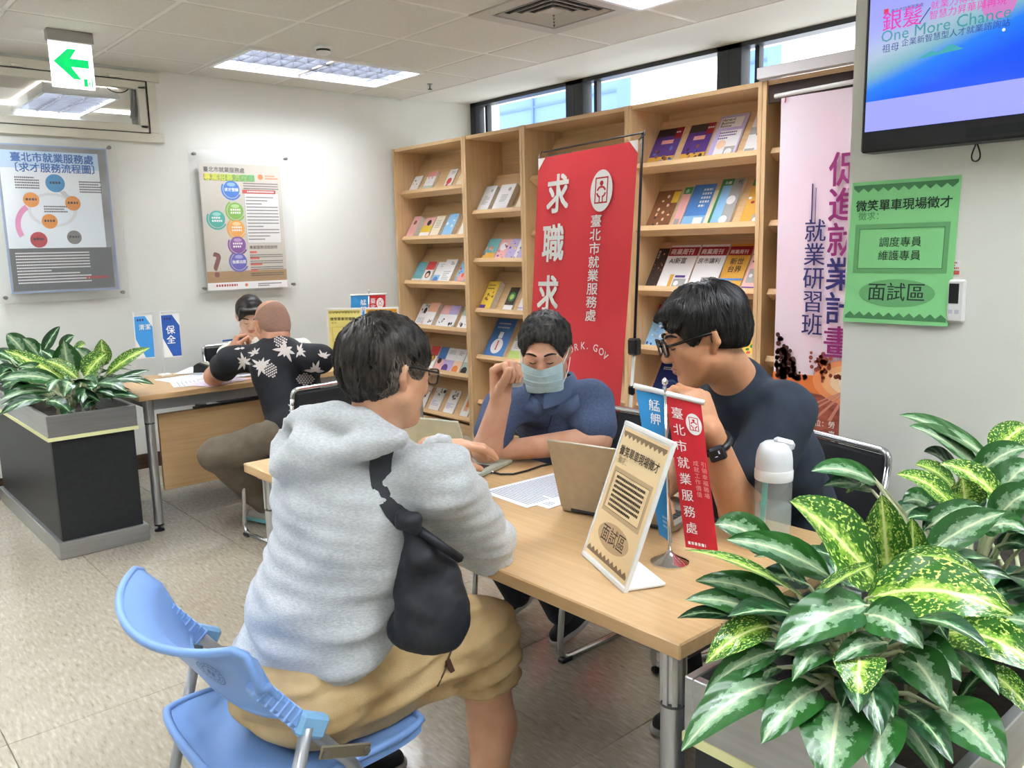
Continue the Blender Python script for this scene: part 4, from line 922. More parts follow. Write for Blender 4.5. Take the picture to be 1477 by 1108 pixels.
# ================================================================== chairs
M_chrome = mat('chrome_tube', '#c9cbcc', .18, .95); M_blackfab = noisy('black_chair_fabric', '#1b1c1f', '#232428', (200, 200, 200), .8)
def arc_path(pts, r=.05, n=5):
    pts = [Vector(p) for p in pts]; out = [pts[0]]
    for i in range(1, len(pts)-1):
        a, b, c = pts[i-1], pts[i], pts[i+1]; u = (a-b).normalized(); v = (c-b).normalized()
        rr = min(r, (a-b).length*.45, (c-b).length*.45); p, q = b+u*rr, b+v*rr
        for k in range(n+1): t = k/n; out.append(p*(1-t)**2+b*2*t*(1-t)+q*t**2)
    return out+[pts[-1]]
def visitor_chair(label, x, y, rz):
    """sled-base chair; local +y is the direction the sitter faces"""
    c = thing('visitor_chair', label, 'chair', (x, y, 0), 'black visitor chairs', rz)
    Mx = T(x, y, 0, rz); W = lambda p: Mx @ Vector(p)
    for s in (-1, 1):
        a = s*.235
        MB().tube([W(p) for p in arc_path([(a, -.24, .012), (a, .24, .012), (a, .20, .44), (a, -.21, .425), (a, -.27, .76)], .06)], .011, 8).build('side_tube', M_chrome, c, smooth=True)
        MB().box(W((a, .21, .008)), (.03, .05, .018), Matrix.Rotation(rz, 3, 'Z'), bev=.004).build('glide', M_blk, c)
    MB().tube([W(p) for p in arc_path([(-.235, -.266, .73), (-.235, -.273, .80), (.235, -.273, .80), (.235, -.266, .73)], .05)], .011, 8).build('top_rail', M_chrome, c, smooth=True)
    MB().tube([W((-.235, -.24, .012)), W((.235, -.24, .012))], .011, 8).build('floor_rail', M_chrome, c, smooth=True)
    R = Matrix.Rotation(rz, 3, 'Z')
    MB().box(W((0, 0, .443)), (.44, .43, .045), R, bev=.015).build('seat', M_blackfab, c)
    MB().box(W((0, -.256, .62)), (.45, .022, .335), R @ Matrix.Rotation(.1, 3, 'X'), bev=.009).build('backrest', M_blackfab, c)
    return c
visitor_chair('black sled-base chair under the man in the floral shirt', -3.80, 1.93, math.radians(97))
visitor_chair('black sled-base chair under the masked man', -2.17, 2.12, math.radians(180))
visitor_chair('black sled-base chair under the man with the smart watch', -1.38, 2.22, math.radians(163))
visitor_chair('black sled-base chair under the woman behind the far table', -5.40, 2.40, math.radians(-90))

# blue folding chair: faces +y
M_blue = mat('blue_plastic', '#7ba2dc', .36, spec=.5); M_blue2 = mat('pale_blue_bracket', '#7fb0d6', .4); M_gtube = mat('grey_oval_tube', '#a3a6aa', .3, .6)
bx_, by_ = -1.555, .715
fc = thing('folding_chair', 'light blue plastic folding chair with grey tube legs under the man in grey', 'chair', (bx_, by_, 0), None, 0.0)
W = lambda x, y, z: Vector((bx_+x, by_+y, z))
def seat_pt(i, j):
    a, b = i/14*2-1, j/14*2-1
    cr_ = 1-.07*(abs(a)*abs(b))**4; x = .225*a*(1-.10*max(0, -b)**3)*cr_; y = .205*b*cr_
    z = .437+.014*a*a+.012*max(0, -b)**2-.012*math.exp(-(a*a+b*b)*3)+.006*max(0, b)**4
    return W(x, y, z)
top = [[seat_pt(i, j) for j in range(15)] for i in range(15)]
sm = MB().grid(top); bot = [[p-Vector((0, 0, .028)) for p in r_] for r_ in top]
sm.grid([r_[::-1] for r_ in bot])
rim_t = [top[i][0] for i in range(15)]+[top[14][j] for j in range(1, 15)]+[top[i][14] for i in range(13, -1, -1)]+[top[0][j] for j in range(13, 0, -1)]
sm.grid([[p, p+Vector((0, 0, -.028))] for p in rim_t], closed_u=True)
sm.build('seat', M_blue, fc, auto=50)
MB().tube([p+Vector((0, 0, -.002)) for p in rim_t], .009, 6, closed=True).build('seat_rim', M_blue, fc, smooth=True)
# curved backrest wrapping the sitter
def back_pt(i, j, off):
    a = i/24*2-1; b = j/8
    flare = abs(a)**4
    x = (.238+.012*b)*math.sin(a*1.35)/math.sin(1.35)
    yb = -.155-.115*b; y = yb+.115*(1-math.cos(a*1.35))*(.55+.6*b)
    z0 = .585+.02*abs(a)**2; z1 = .758+.012*flare-.012*math.cos(a*3)-.085*max(0, (abs(a)-.86)/.14)**2
    z = z0+(z1-z0)*b
    n = Vector((-math.sin(a*1.35)*.6, math.cos(a*1.35), .25)).normalized()
    lip = .0 if b < .75 else (b-.75)/.25*.026
    return W(x, y, z)+n*(off)-n*lip
bk = MB()
inn = [[back_pt(i, j, .006) for j in range(9)] for i in range(25)]; out = [[back_pt(i, j, -.006) for j in range(9)] for i in range(25)]
bk.grid(inn); bk.grid([r_[::-1] for r_ in out])
edge_i = [inn[i][0] for i in range(25)]+[inn[24][j] for j in range(1, 9)]+[inn[i][8] for i in range(23, -1, -1)]+[inn[0][j] for j in range(7, 0, -1)]
edge_o = [out[i][0] for i in range(25)]+[out[24][j] for j in range(1, 9)]+[out[i][8] for i in range(23, -1, -1)]+[out[0][j] for j in range(7, 0, -1)]
bk.grid([[a, b] for a, b in zip(edge_i, edge_o)], closed_u=True)
bko = bk.build('backrest', M_blue, fc, auto=60)
MB().tube([(a+b)/2 for a, b in zip(edge_i, edge_o)], .0085, 6, closed=True).build('backrest_rim', M_blue, fc, smooth=True)
for s in (-1, 1):
    # front-leaning tube: backrest side -> seat -> front foot
    pa_, pb_, pc_ = W(s*.232, -.165, .675), W(s*.232, .01, .45), W(s*.225, .235, .015)
    MB().tube([pa_, pb_, pc_], .0125, 10).build('main_tube', M_gtube, fc, smooth=True)
    MB().tube([W(s*.252, -.085, .575), W(s*.245, -.245, .015)], .0125, 10).build('rear_leg', M_gtube, fc, smooth=True)
    ax = (pb_-pa_).normalized()
    slv = MB(); Rm = ax.to_track_quat('Z', 'Y').to_matrix()
    slv.box(pa_+ax*.055, (.036, .032, .13), Rm, bev=.006)
    for k in range(7): slv.box(pa_+ax*(.012+.017*k), (.04, .036, .006), Rm, bev=.002)
    slv.build('ribbed_sleeve', M_blue, fc)
    MB().box(W(s*.247, -.075, .572), (.028, .062, .044), Matrix.Rotation(-.5, 3, 'X'), bev=.007).build('pivot_bracket', M_blue2, fc)
    lk = MB().box(pb_+Vector((s*.036, -.03, .055)), (.006, .11, .026), Matrix.Rotation(-.35, 3, 'X'), bev=.003).build('link_plate', mat('tarnished_steel', '#8d8672', .35, .8), fc)
    for yy in (-.042, .042): MB().cyl(pb_+Vector((s*.038, yy-.03, .055-yy*.36)), pb_+Vector((s*.044, yy-.03, .055-yy*.36)), .007, 10).build('rivet', M_steel, lk)
    MB().lathe([(.016, 0), (.016, .03)], W(s*.225, .235, 0), 12).build('rubber_foot', M_blk, fc); MB().lathe([(.016, 0), (.016, .03)], W(s*.245, -.245, 0), 12).build('rubber_foot', M_blk, fc)
MB().tube([W(-.225, .17, .12), W(.225, .17, .12)], .009, 8).build('cross_bar', M_gtube, fc, smooth=True)
MB().tube([W(-.245, -.215, .10), W(.245, -.215, .10)], .009, 8).build('cross_bar', M_gtube, fc, smooth=True)
# round mark on the back of the backrest
pr = Print(W(0, 0, 0), (-1, 0, 0), (0, 0, 1), warp=lambda x, y, l: (lambda i, j: back_pt(i, j, -.0085-l))(12+x/.235*12*.72, (y-.585)/.17*8))
M_bmark = mat('blue_mark_ink', '#3f6ea8', .5)
for r0, r1 in ((.030, .0275), (.019, .017)): pr.ring('maker_mark', M_bmark, .15, .685, r1, r0, 1, n=30)
for k in range(18): pr.disc('maker_mark', M_bmark, .15+.0235*math.cos(k*.349), .685+.0235*math.sin(k*.349), .0022, 1, n=6)
for k in range(4): pr.disc('maker_mark', M_bmark, .15+.006*math.cos(k*1.57), .685+.006*math.sin(k*1.57), .004, 1, n=8)
JOINED.add('maker_mark'); pr.flush(bko)

# ================================================================== things on the front table
def basis(o, x, z=(0, 0, 1)):
    x = Vector(x).normalized(); z = Vector(z); y = z.cross(x).normalized(); z = x.cross(y).normalized()
    return Matrix(((x.x, y.x, z.x), (x.y, y.y, z.y), (x.z, y.z, z.z))), Vector(o)
# L-shaped sign holder
a, b_ = PZ(842, 800, ZT), PZ(905, 858, ZT); d = (b_-a); d.z = 0; wd = .226; d.normalize(); bk_ = Vector((-d.y, d.x, 0))
ht = .318; ln_ = .36                                  # upright leans back
upv = (Vector((0, 0, 1))+bk_*ln_).normalized()
sg = thing('sign_holder', 'cream interview notice in a white-edged acrylic holder at the table corner', 'sign holder', a+d*wd/2)
R, _ = basis(a, d, (0, 0, 1))
nrm = d.cross(upv).normalized()
Rs = Matrix(((d.x, upv.x, nrm.x), (d.y, upv.y, nrm.y), (d.z, upv.z, nrm.z)))
MB().box(a+d*wd/2+upv*ht/2, (wd, ht, .004), Rs).build('acrylic_back', mat('milky_acrylic', '#f2f2ee', .2), sg)
for e_ in (0, 1): MB().box(a+d*wd/2+upv*(.004+e_*(ht-.008)), (wd+.004, .011, .012), Rs, bev=.002).build('edge_strip', M_wplas, sg)
for e_ in (0, 1): MB().box(a+d*(e_*wd)+upv*ht/2, (.005, ht, .008), Rs).build('side_strip', M_wplas, sg)
MB().box(a+d*wd/2+bk_*.045+Vector((0, 0, .005)), (wd, .09, .008), R, bev=.002).build('foot', M_wplas, sg)
pr = Print(a+d*.006+upv*.012+nrm*.0026, d, upv, step=.0003)
M_cr = mat('cream_paper', '#ecd2a2', .7); M_crd = mat('brown_shadow_ink', '#8c7358', .7); M_crm = mat('tan_mid_ink', '#c4a67e', .7); M_ik = mat('ink_brown_black', '#3a2c22', .7)
pr.rect('paper', M_cr, 0, 0, wd-.012, ht-.024, 1); pr.o = pr.o+nrm*.0006
notice(pr, wd-.012, ht-.024, M_crd, M_crm, M_ik, (), .6, .05)
pr.lines('small_print', M_ik, .17*(wd-.012), .645*(ht-.024), .66*(wd-.012), 7, .036*(ht-.024), .02*(ht-.024), 2, seed=12, gap=.3)
pr.flush(sg)
# table flags on a chrome stand
M_chr = mat('polished_chrome', '#e2e2e2', .06, 1.0)
fb = PZ(966, 812, ZT)
def flag_stand(label, base, bar_l, bar_r, top, flags, rb=.042):
    f = thing('flag_stand', label, 'flag stand', base)
    MB().lathe([(rb, 0), (rb, .004), (rb*.8, .009), (rb*.35, .018), (.008, .024), (.004, .03)], base, 28).build('base', M_chr, f, auto=50)
    MB().tube([base+Vector((0, 0, .02)), top], .0036, 10).build('pole', M_chr, f, smooth=True)
    MB().lathe([(.002, 0), (.007, .004), (.007, .012), (.001, .018)], top, 12).build('finial', M_chr, f, smooth=True)
    MB().tube([bar_l, bar_r], .006, 8).build('cross_bar', M_wplas, f, smooth=True)
    for (nm, q0, q1, q2, q3, m_, fn) in flags:
        pos = lambda s_, t_, l: q0.lerp(q1, s_).lerp(q3.lerp(q2, s_), t_)+NB_*(l+.004*math.sin(t_*4+s_*5)*t_)
        NB_ = (q1-q0).cross(q0-q3).normalized()
        MB().grid([[pos(i/8, j/14, 0) for j in range(15)] for i in range(9)]).build(nm, m_, f, smooth=True)
        w_, h_ = (q1-q0).length, (q3-q0).length
        pp = Print(q0, (1, 0, 0), (0, 0, 1), warp=lambda x, y, l: pos(x/w_, -y/h_, l+.0012)); fn(pp, w_, h_)
        for o_ in pp.flush(f): pass
    return f
dep = (fb-CAM).dot(FW)
D = lambda u, v, dd=0: PD(u, v, dep+dd)
M_fblue = mat('flag_blue', '#2f8fd0', .6); M_fred = mat('flag_red', '#cf2230', .6)
def f_blue(pp, w, h): pp.text('lettering', M_wht, '艋舺', w*.38, -h*.04, w*.42, 2, vert=True, bold=.01); pp.lines('small_print', mat('flag_sky', '#9cc9ec', .6), w*.45, -h*.84, w*.5, 3, h*.03, h*.016, 2)
def f_red(pp, w, h):
    emblem(pp, w*.72, -h*.155, w*.32, M_wht, M_fred, 2)
    pp.text('lettering', M_wht, '臺北市就業服務處', w*.08, -h*.06, w*.36, 2, vert=True, bold=.015, pitch=(h*.87/8)/(w*.36))
    pp.text('lettering', mat('flag_pink', '#f0a8a0', .6), '引領幸福職場', w*.78, -h*.40, w*.17, 2, vert=True); pp.text('lettering', mat('flag_pink', '#f0a8a0', .6), '成就工作價值', w*.55, -h*.40, w*.17, 2, vert=True)
    pp.lines('small_print', M_wht, w*.1, -h*.955, w*.7, 1, .01, h*.02, 2)
flag_stand('chrome table flag stand with a blue and a red flag behind the cream sign', fb, D(914, 556, .02), D(1016, 581, -.02), D(959, 556),
  [('blue_flag', D(917, 562, .018), D(960, 571, .004), D(969, 783, .004), D(951, 772, .03), M_fblue, f_blue),
   ('red_flag', D(961, 571, .002), D(1011, 582, -.018), D(1036, 797, -.03), D(989, 790, .01), M_fred, f_red)])
# laptops
M_alum = noisy('silver_laptop_metal', '#bcc4b6', '#c4ccbe', (40, 40, 40), .35, metal=.3); M_alum2 = noisy('warm_grey_laptop_metal', '#a89f8f', '#afa696', (40, 40, 40), .35, metal=.6)
M_key = mat('laptop_key_black', '#26272a', .5); M_scr = mat('laptop_screen', '#0e1216', .15, emit='#8fa3b5', emit_s=.35)
def laptop(label, hl, hr, lid_h, ang, depth, m_body, logo=None):
    """hl, hr: ends of the hinge seen from behind the lid; the keyboard lies beyond"""
    hl, hr = Vector(hl), Vector(hr); hl.z = hr.z = ZT
    dx = (hr-hl).normalized(); w = (hr-hl).length; dy = Vector((-dx.y, dx.x, 0))
    L = thing('laptop', label, 'laptop', (hl+hr)/2+dy*depth/2)
    R = Matrix(((dx.x, dy.x, 0), (dx.y, dy.y, 0), (0, 0, 1)))
    c = (hl+hr)/2
    base = MB().box(c+dy*depth/2+Vector((0, 0, .009)), (w, depth, .014), R, bev=.003).build('base', m_body, L)
    kb = MB()
    for r_ in range(5):
        for k in range(13):
            kb.box(c+dx*(-w*.43+w*.86*(k+.5)/13)+dy*(.03+.02*r_)+Vector((0, 0, .017)), (w*.86/13-.003, .0165, .002), R)
    kb.build('keys', M_key, base)['kind'] = 'stuff'
    MB().box(c+dy*(depth*.80)+Vector((0, 0, .0163)), (w*.33, depth*.26, .0008), R).build('touchpad', mat('touchpad_grey', '#b4b6b4', .4, .3), base)
    ld = Vector((0, 0, 1))*math.cos(ang)-dy*math.sin(ang)
    nn = dx.cross(ld).normalized()        # faces the back
    Rl = Matrix(((dx.x, ld.x, nn.x), (dx.y, ld.y, nn.y), (dx.z, ld.z, nn.z)))
    o = c+Vector((0, 0, .012))
    lid = MB().box(o+ld*lid_h/2, (w, lid_h, .006), Rl, bev=.002).build('lid', m_body, L)
    MB().box(o+ld*(lid_h*.52)-nn*.0035, (w-.014, lid_h-.026, .001), Rl).build('display', M_scr, lid)
    MB().tube([c-dx*w*.4+Vector((0, 0, .010)), c+dx*w*.4+Vector((0, 0, .010))], .006, 8).build('hinge', M_key, L)
    if logo:
        pp = Print(o+ld*lid_h*.45+nn*.0036-dx*.0, dx, ld); pp.text('maker_logo', mat('logo_grey', '#8a8274', .3, .5), logo, .0, -.01, .034, 1, align='C'); pp.flush(lid)
    return L
h1 = PZ(686, 694, ZT); hd = Vector((.88, .30, 0)).normalized()
laptop('silver laptop with a raised lid in front of the masked man', h1-hd*.31, h1, .205, math.radians(24), .225, M_alum)
h2 = PZ(810, 737, ZT); hd2 = Vector((.978, .208, 0))
laptop('warm grey laptop behind the cream sign', h2, h2+hd2*.325, .205, math.radians(18), .22, M_alum2, 'hp')
# papers and cable
def paper(label, o, ax, w, h, m, z, seed, dark='#6b7386', name='paper_sheet', rows=26):
    ax = Vector(ax).normalized(); ay = Vector((-ax.y, ax.x, 0)); o = Vector((o[0], o[1], z))
    p = thing(name, label, 'paper', o+ax*w/2+ay*h/2, 'loose papers')
    MB().add([o, o+ax*w, o+ax*w+ay*h, o+ay*h, o+Vector((0, 0, .0006)), o+ax*w+Vector((0, 0, .0006)), o+ax*w+ay*h+Vector((0, 0, .0006)), o+ay*h+Vector((0, 0, .0006))], [(3, 2, 1, 0), (4, 5, 6, 7), (0, 1, 5, 4), (1, 2, 6, 5), (2, 3, 7, 6), (3, 0, 4, 7)]).build('sheet', m, p)
    pp = Print(o+Vector((0, 0, .0007)), ax, ay, step=.0002); pp.lines('small_print', mat('print_'+dark[1:], dark, .7), w*.08, h*.93, w*.84, rows, h*.88/rows, h*.016, 1, seed=seed); pp.flush(p)
M_pap = mat('white_paper', '#eef0f6', .7)
paper('printed white sheet on the laptop table, lying on top of another', PZ(692, 710, ZT)[:2], (.999, -.04, 0), .21, .297, M_pap, ZT+.0016, 1)
paper('printed white sheet on the laptop table, half under another', (PZ(692, 710, ZT)+Vector((.045, .018, 0)))[:2], (.995, .06, 0), .21, .297, M_pap, ZT+.0006, 2)
cb = thing('laptop_cable', 'black charging cable plugged into the silver laptop', 'cable', PZ(706, 683, ZT))
pts = [PZ(u, v, ZT+.004) for u, v in ((711, 681), (722, 684), (740, 684), (760, 679), (780, 672), (800, 668), (830, 664))]
MB().tube(pts, .0032, 8).build('cord', M_blk, cb, smooth=True)
MB().box(PZ(708, 680.5, ZT+.006), (.022, .009, .006), Matrix.Rotation(.5, 3, 'Z'), bev=.002).build('plug', mat('grey_metal', '#8d8f90', .4, .8), cb)
# water bottle
bb_ = PZ(1113, 792, ZT)
wb = thing('water_bottle', 'clear water bottle with a white flip lid and turquoise strip', 'bottle', bb_)
M_clear = mat('clear_plastic', '#eef4f4', .06, alpha=.22); M_water = mat('water', '#cfe9e6', .02, alpha=.25); M_turq = mat('turquoise_plastic', '#35c4b4', .4); M_lid = mat('lid_white', '#e2e4e6', .35)
rB = .0405
MB().lathe([(rB*.9, .0), (rB, .008), (rB, .165)], bb_, 32).build('body', M_clear, wb, auto=50)
MB().lathe([(rB*.86, .006), (rB*.95, .012), (rB*.95, .105)], bb_, 32).build('water_fill', M_water, wb, auto=50)
MB().lathe([(rB*1.02, .165), (rB*1.04, .17), (rB*1.04, .186), (rB*1.0, .19)], bb_, 32).build('collar', M_wplas, wb, auto=50)
MB().lathe([(rB*1.0, .19), (rB*.99, .21), (rB*.93, .228), (rB*.78, .243), (rB*.55, .25), (.001, .252)], bb_, 32).build('lid', M_lid, wb, auto=60)
MB().box(bb_+Vector((.016, .012, .246)), (.046, .024, .022), Matrix.Rotation(.7, 3, 'Z') @ Matrix.Rotation(.25, 3, 'Y'), bev=.006).build('flip_spout', mat('flip_grey', '#c4c9cd', .4), wb)
MB().tube([bb_+Vector((-.017, -.02, .01)), bb_+Vector((-.013, -.012, .16))], .0065, 8).build('straw', M_turq, wb, smooth=True)
# dark phone on a small stand
dv = PZ(1040, 752, ZT)
ph = thing('desk_phone_holder', 'black phone propped upright beside the water bottle', 'phone', dv)
Rp = Matrix.Rotation(math.radians(38), 3, 'Z') @ Matrix.Rotation(math.radians(-12), 3, 'X')
MB().box(dv+Vector((0, 0, .055)), (.075, .012, .108), Rp, bev=.005).build('phone_body', M_blk, ph)
MB().box(dv+Rp @ Vector((0, -.0065, .03)), (.062, .001, .05), Rp).build('screen', mat('pale_screen', '#b9bcc0', .2, emit='#b9bcc0', emit_s=.2), ph)
MB().box(dv+Vector((0, .012, .006)), (.07, .06, .012), Matrix.Rotation(math.radians(38), 3, 'Z'), bev=.004).build('stand_foot', M_blk, ph)

# ================================================================== things on the far table
cols = [('#eef0f6', 'plain white'), ('#e3e6f3', 'pale blue printed'), ('#e9def0', 'pale lilac'), ('#f1f1ef', 'white form'), ('#dfe5f2', 'blue-tinted'), ('#f3f0ea', 'ivory')]
for k, (u, v, an) in enumerate(((222, 548, .15), (245, 552, -.25), (262, 556, .4), (250, 541, .9), (285, 545, .1), (292, 534, -.2))):
    q = PZ(u, v, ZT); paper('%s sheet on the far table before the woman' % cols[k][1], (q.x, q.y), (math.cos(an), math.sin(an), 0), .21, .297, mat('paper_%d' % k, cols[k][0], .7), ZT+.0006+.0011*k, k, name='paper_sheet', rows=12)
def desk_flag(label, u, v, base_uv, cc, txt, ts):
    dd = (PZ(*base_uv, ZT)-CAM).dot(FW); D2 = lambda a, b: PD(a, b, dd)
    base = PZ(*base_uv, ZT)
    f = thing('desk_flag', label, 'desk flag', base, 'small desk flags on the far table')
    MB().box(base+Vector((0, 0, .006)), (.06, .06, .012), bev=.003).build('base', M_wplas, f)
    MB().tube([base+Vector((0, 0, .01)), D2(u-1, v-6)], .003, 6).build('pole', M_wplas, f, smooth=True)
    MB().tube([D2(u-3, v-4), D2(u+30, v-6)], .003, 6).build('cross_bar', M_wplas, f, smooth=True)
    q0, q1, q2, q3 = D2(u, v), D2(u+26, v-2), D2(u+31, v+60), D2(u+5, v+62)
    P_ = lambda s_, t_: q0.lerp(q1, s_).lerp(q3.lerp(q2, s_), t_)
    MB().grid([[P_(i/6, j/8) for j in range(9)] for i in range(7)]).build('flag_sheet', M_wht, f)
    nn = (q1-q0).cross(q0-q3).normalized(); w_, h_ = (q1-q0).length, (q3-q0).length
    pp = Print(q0, (1, 0, 0), (0, 0, 1), warp=lambda x, y, l: P_(x/w_, -y/h_)+nn*(l+.001))
    pp.poly('flag_field', mat('flagf_'+cc[1:], cc, .6), [(0, -h_*.02), (w_*.6, -h_*.02), (w_*.98, -h_*.28), (w_*.98, -h_*.98), (w_*.5, -h_*.98), (w_*.02, -h_*.55)], 1)
    pp.text('lettering', M_wht, txt, w_*.22, -h_*ts[0], w_*ts[1], 2, vert=ts[2], bold=.02)
    pp.lines('small_print', mat('print_navy', '#2b2a6b', .5), w_*.15, -h_*.08, w_*.5, 1, .01, h_*.05, 2); pp.flush(f)
desk_flag('small light blue cleaning-jobs desk flag on the far table', 193, 456, (200, 549), '#3f96dc', '清潔', (.33, .34, False))
desk_flag('small dark blue security-jobs desk flag on the far table', 232, 454, (238, 542), '#2459ae', '保全', (.26, .5, True))
def far_sign(label, u0, v0, u1, v1, base_v, cc, dk, nm):
    b0, b1 = PZ(u0, base_v, ZT), None
    dd = (b0-CAM).dot(FW); D2 = lambda a, b: PD(a, b, dd)
    tl, tr, bl = D2(u0, v0), D2(u1, v0-(u1-u0)*.06), D2(u0+2, base_v)
    dx_ = (tr-tl); dx_.z = 0; dx_.normalize(); w_ = (tr-tl).length; h_ = tl.z-ZT
    f = thing('sign_holder', label, 'sign holder', b0)
    o = Vector((bl.x, bl.y, ZT)); nn = dx_.cross(Vector((0, 0, 1)))
    R = Matrix(((dx_.x, -nn.x, 0), (dx_.y, -nn.y, 0), (0, 0, 1)))
    MB().box(o+dx_*w_/2+Vector((0, 0, h_/2)), (w_, .006, h_), R, bev=.002).build('acrylic_back', M_wplas, f)
    MB().box(o+dx_*w_/2+Vector((0, 0, .005))-nn*.035, (w_, .07, .008), R).build('foot', M_wplas, f)
    pp = Print(o+dx_*.012+nn*.0034+Vector((0, 0, .012)), dx_, (0, 0, 1))
    pp.rect('paper', mat('signp_'+cc[1:], cc, .7), 0, 0, w_-.024, h_-.024, 1)
    notice(pp, w_-.024, h_-.024, mat('signd_'+dk[1:], dk, .7), mat('signm_'+dk[1:], cc, .7), mat('signk', '#4a4420', .7), (), .55, .06); pp.flush(f)
far_sign('yellow recruitment notice in an acrylic holder on the far table', 473, 444, 524, 440, 524, '#efe48a', '#a89a4a', 'yellow')
far_sign('orange recruitment notice in an acrylic holder on the far table', 527, 443, 576, 440, 514, '#f2b431', '#b07a1e', 'orange')
b2 = PZ(533, 511, ZT); dd2 = (b2-CAM).dot(FW); D3 = lambda u, v: PD(u, v, dd2)
flag_stand('small flag stand with blue and red flags behind the yellow and orange notices', b2, D3(505, 426), D3(558, 424), D3(532, 422),
  [('blue_flag', D3(506, 427), D3(531, 426), D3(531, 495), D3(506, 496), M_fblue, lambda pp, w, h: pp.text('lettering', M_wht, '艋舺', w*.55, -h*.08, w*.36, 2, vert=True, bold=.01)),
   ('red_flag', D3(532, 426), D3(556, 425), D3(556, 494), D3(532, 495), M_fred, lambda pp, w, h: (emblem(pp, w*.68, -h*.17, w*.3, M_wht, M_fred, 2), pp.text('lettering', M_wht, '臺北', w*.08, -h*.06, w*.34, 2, vert=True, bold=.01)))], rb=.035)
q = PZ(296, 538, ZT)
td = thing('tape_dispenser', 'small black tape dispenser beside the woman behind the far table', 'tape dispenser', q)
MB().prism([(-.05, 0), (.06, 0), (.065, .02), (.03, .045), (-.02, .06), (-.045, .045)], q+Vector((-.02, 0, .001)), (.66, .75, 0), (0, 0, 1), .035).build('body', M_blk, td)
MB().lathe([(.022, -.01), (.022, .01)], q+Vector((-.015, .012, .045)), 18, R=Matrix.Rotation(math.pi/2, 3, 'X') @ Matrix.Rotation(.7, 3, 'Y')).build('tape_roll', mat('tape_roll', '#d8d2c0', .4), td)
# ================================================================== organic shapes: distance fields meshed into one smooth surface
def smin(a, b, k):
    h = np.clip(.5+.5*(b-a)/k, 0, 1); return b+(a-b)*h-k*h*(1-h)
def prim_d(p, X):
    t = p[0]
    if t == 'c':
        a, b = np.array(p[1]), np.array(p[2]); ba = b-a; q = X-a
        h = np.clip((q@ba)/max(ba@ba, 1e-9), 0, 1)
        return np.linalg.norm(q-h[..., None]*ba, axis=-1)-(p[3]+(p[4]-p[3])*h)
    if t == 'e':
        q = X-np.array(p[1])
        if p[3] is not None: q = q@np.array(p[3])
        r = np.array(p[2]); k0 = np.linalg.norm(q/r, axis=-1); k1 = np.linalg.norm(q/(r*r), axis=-1)
        return k0*(k0-1)/np.maximum(k1, 1e-6)
def prim_box(p):
    if p[0] == 'c':
        a, b = np.array(p[1]), np.array(p[2]); r = max(p[3], p[4]); return np.minimum(a, b)-r, np.maximum(a, b)+r
    c = np.array(p[1]); r = max(p[2]); 
    if p[3] is not None: r_ = np.sqrt(((np.array(p[3])*np.array(p[2]))**2).sum(1)); return c-r_, c+r_
    return c-np.array(p[2]), c+np.array(p[2])
def cap(a, b, ra, rb=None, k=None): return ('c', tuple(a), tuple(b), ra, ra if rb is None else rb, None, k)
def ell(c, r, R=None, k=None): return ('e', tuple(c), tuple(r), None if R is None else [list(x) for x in R], None, None, k)
def chain(pts, rs, k=None):
    rs = rs if isinstance(rs, (list, tuple)) else [rs]*len(pts)
    return [cap(pts[i], pts[i+1], rs[i], rs[i+1], k) for i in range(len(pts)-1)]
def folds(X, seed, amp, freq, aniso=(1, 1, 1)):
    r = np.random.RandomState(seed); d = np.zeros(X.shape[:-1])
    for i in range(6):
        w = r.normal(size=3)*freq*np.array(aniso)*(1+.35*i); d += np.sin(X@w+r.uniform(0, 6.28)+1.3*np.sin(X@(r.normal(size=3)*freq*.5)))/(1+.4*i)
    return d*amp/2.2
def sdf_mesh(prims, vx, k=.02, sub=(), clip=(), noise=None, grow=0.0):
    """prims smoothly joined; sub: prims cut away; clip: (point, normal) keeps the side the normal points away from"""
    lo = np.min([prim_box(p)[0] for p in prims], 0)-vx*4-k*.4-grow; hi = np.max([prim_box(p)[1] for p in prims], 0)+vx*4+k*.4+grow
    n = np.ceil((hi-lo)/vx).astype(int)+1
    ax = [lo[i]+vx*np.arange(n[i]) for i in range(3)]
    d = np.full(n, .25)
    for p in prims:
        kk = p[6] or k; b0, b1 = prim_box(p); pad = kk+vx*3+grow
        s = [slice(max(0, int((b0[i]-pad-lo[i])/vx)), min(n[i], int((b1[i]+pad-lo[i])/vx)+2)) for i in range(3)]
        X = np.stack(np.meshgrid(*[ax[i][s[i]] for i in range(3)], indexing='ij'), -1)
        d[s[0], s[1], s[2]] = smin(d[s[0], s[1], s[2]], prim_d(p, X), kk)
    d -= grow
    if noise or clip:
        X = np.stack(np.meshgrid(*ax, indexing='ij'), -1)
        if noise:
            m = np.abs(d) < .05
            d[m] += noise(X[m])
        for c, nn in clip:
            nn = np.array(nn)/np.linalg.norm(nn); d = np.maximum(d, (X-np.array(c))@nn)
    for p in sub:
        kk = p[6] or .008; b0, b1 = prim_box(p); pad = kk+vx*3
        s = [slice(max(0, int((b0[i]-pad-lo[i])/vx)), min(n[i], max(0, int((b1[i]+pad-lo[i])/vx)+2))) for i in range(3)]
        if any(q.stop <= q.start for q in s): continue
        X = np.stack(np.meshgrid(*[ax[i][s[i]] for i in range(3)], indexing='ij'), -1)
        d[s[0], s[1], s[2]] = -smin(-d[s[0], s[1], s[2]], prim_d(p, X), kk)
    return nets(d, lo, vx)
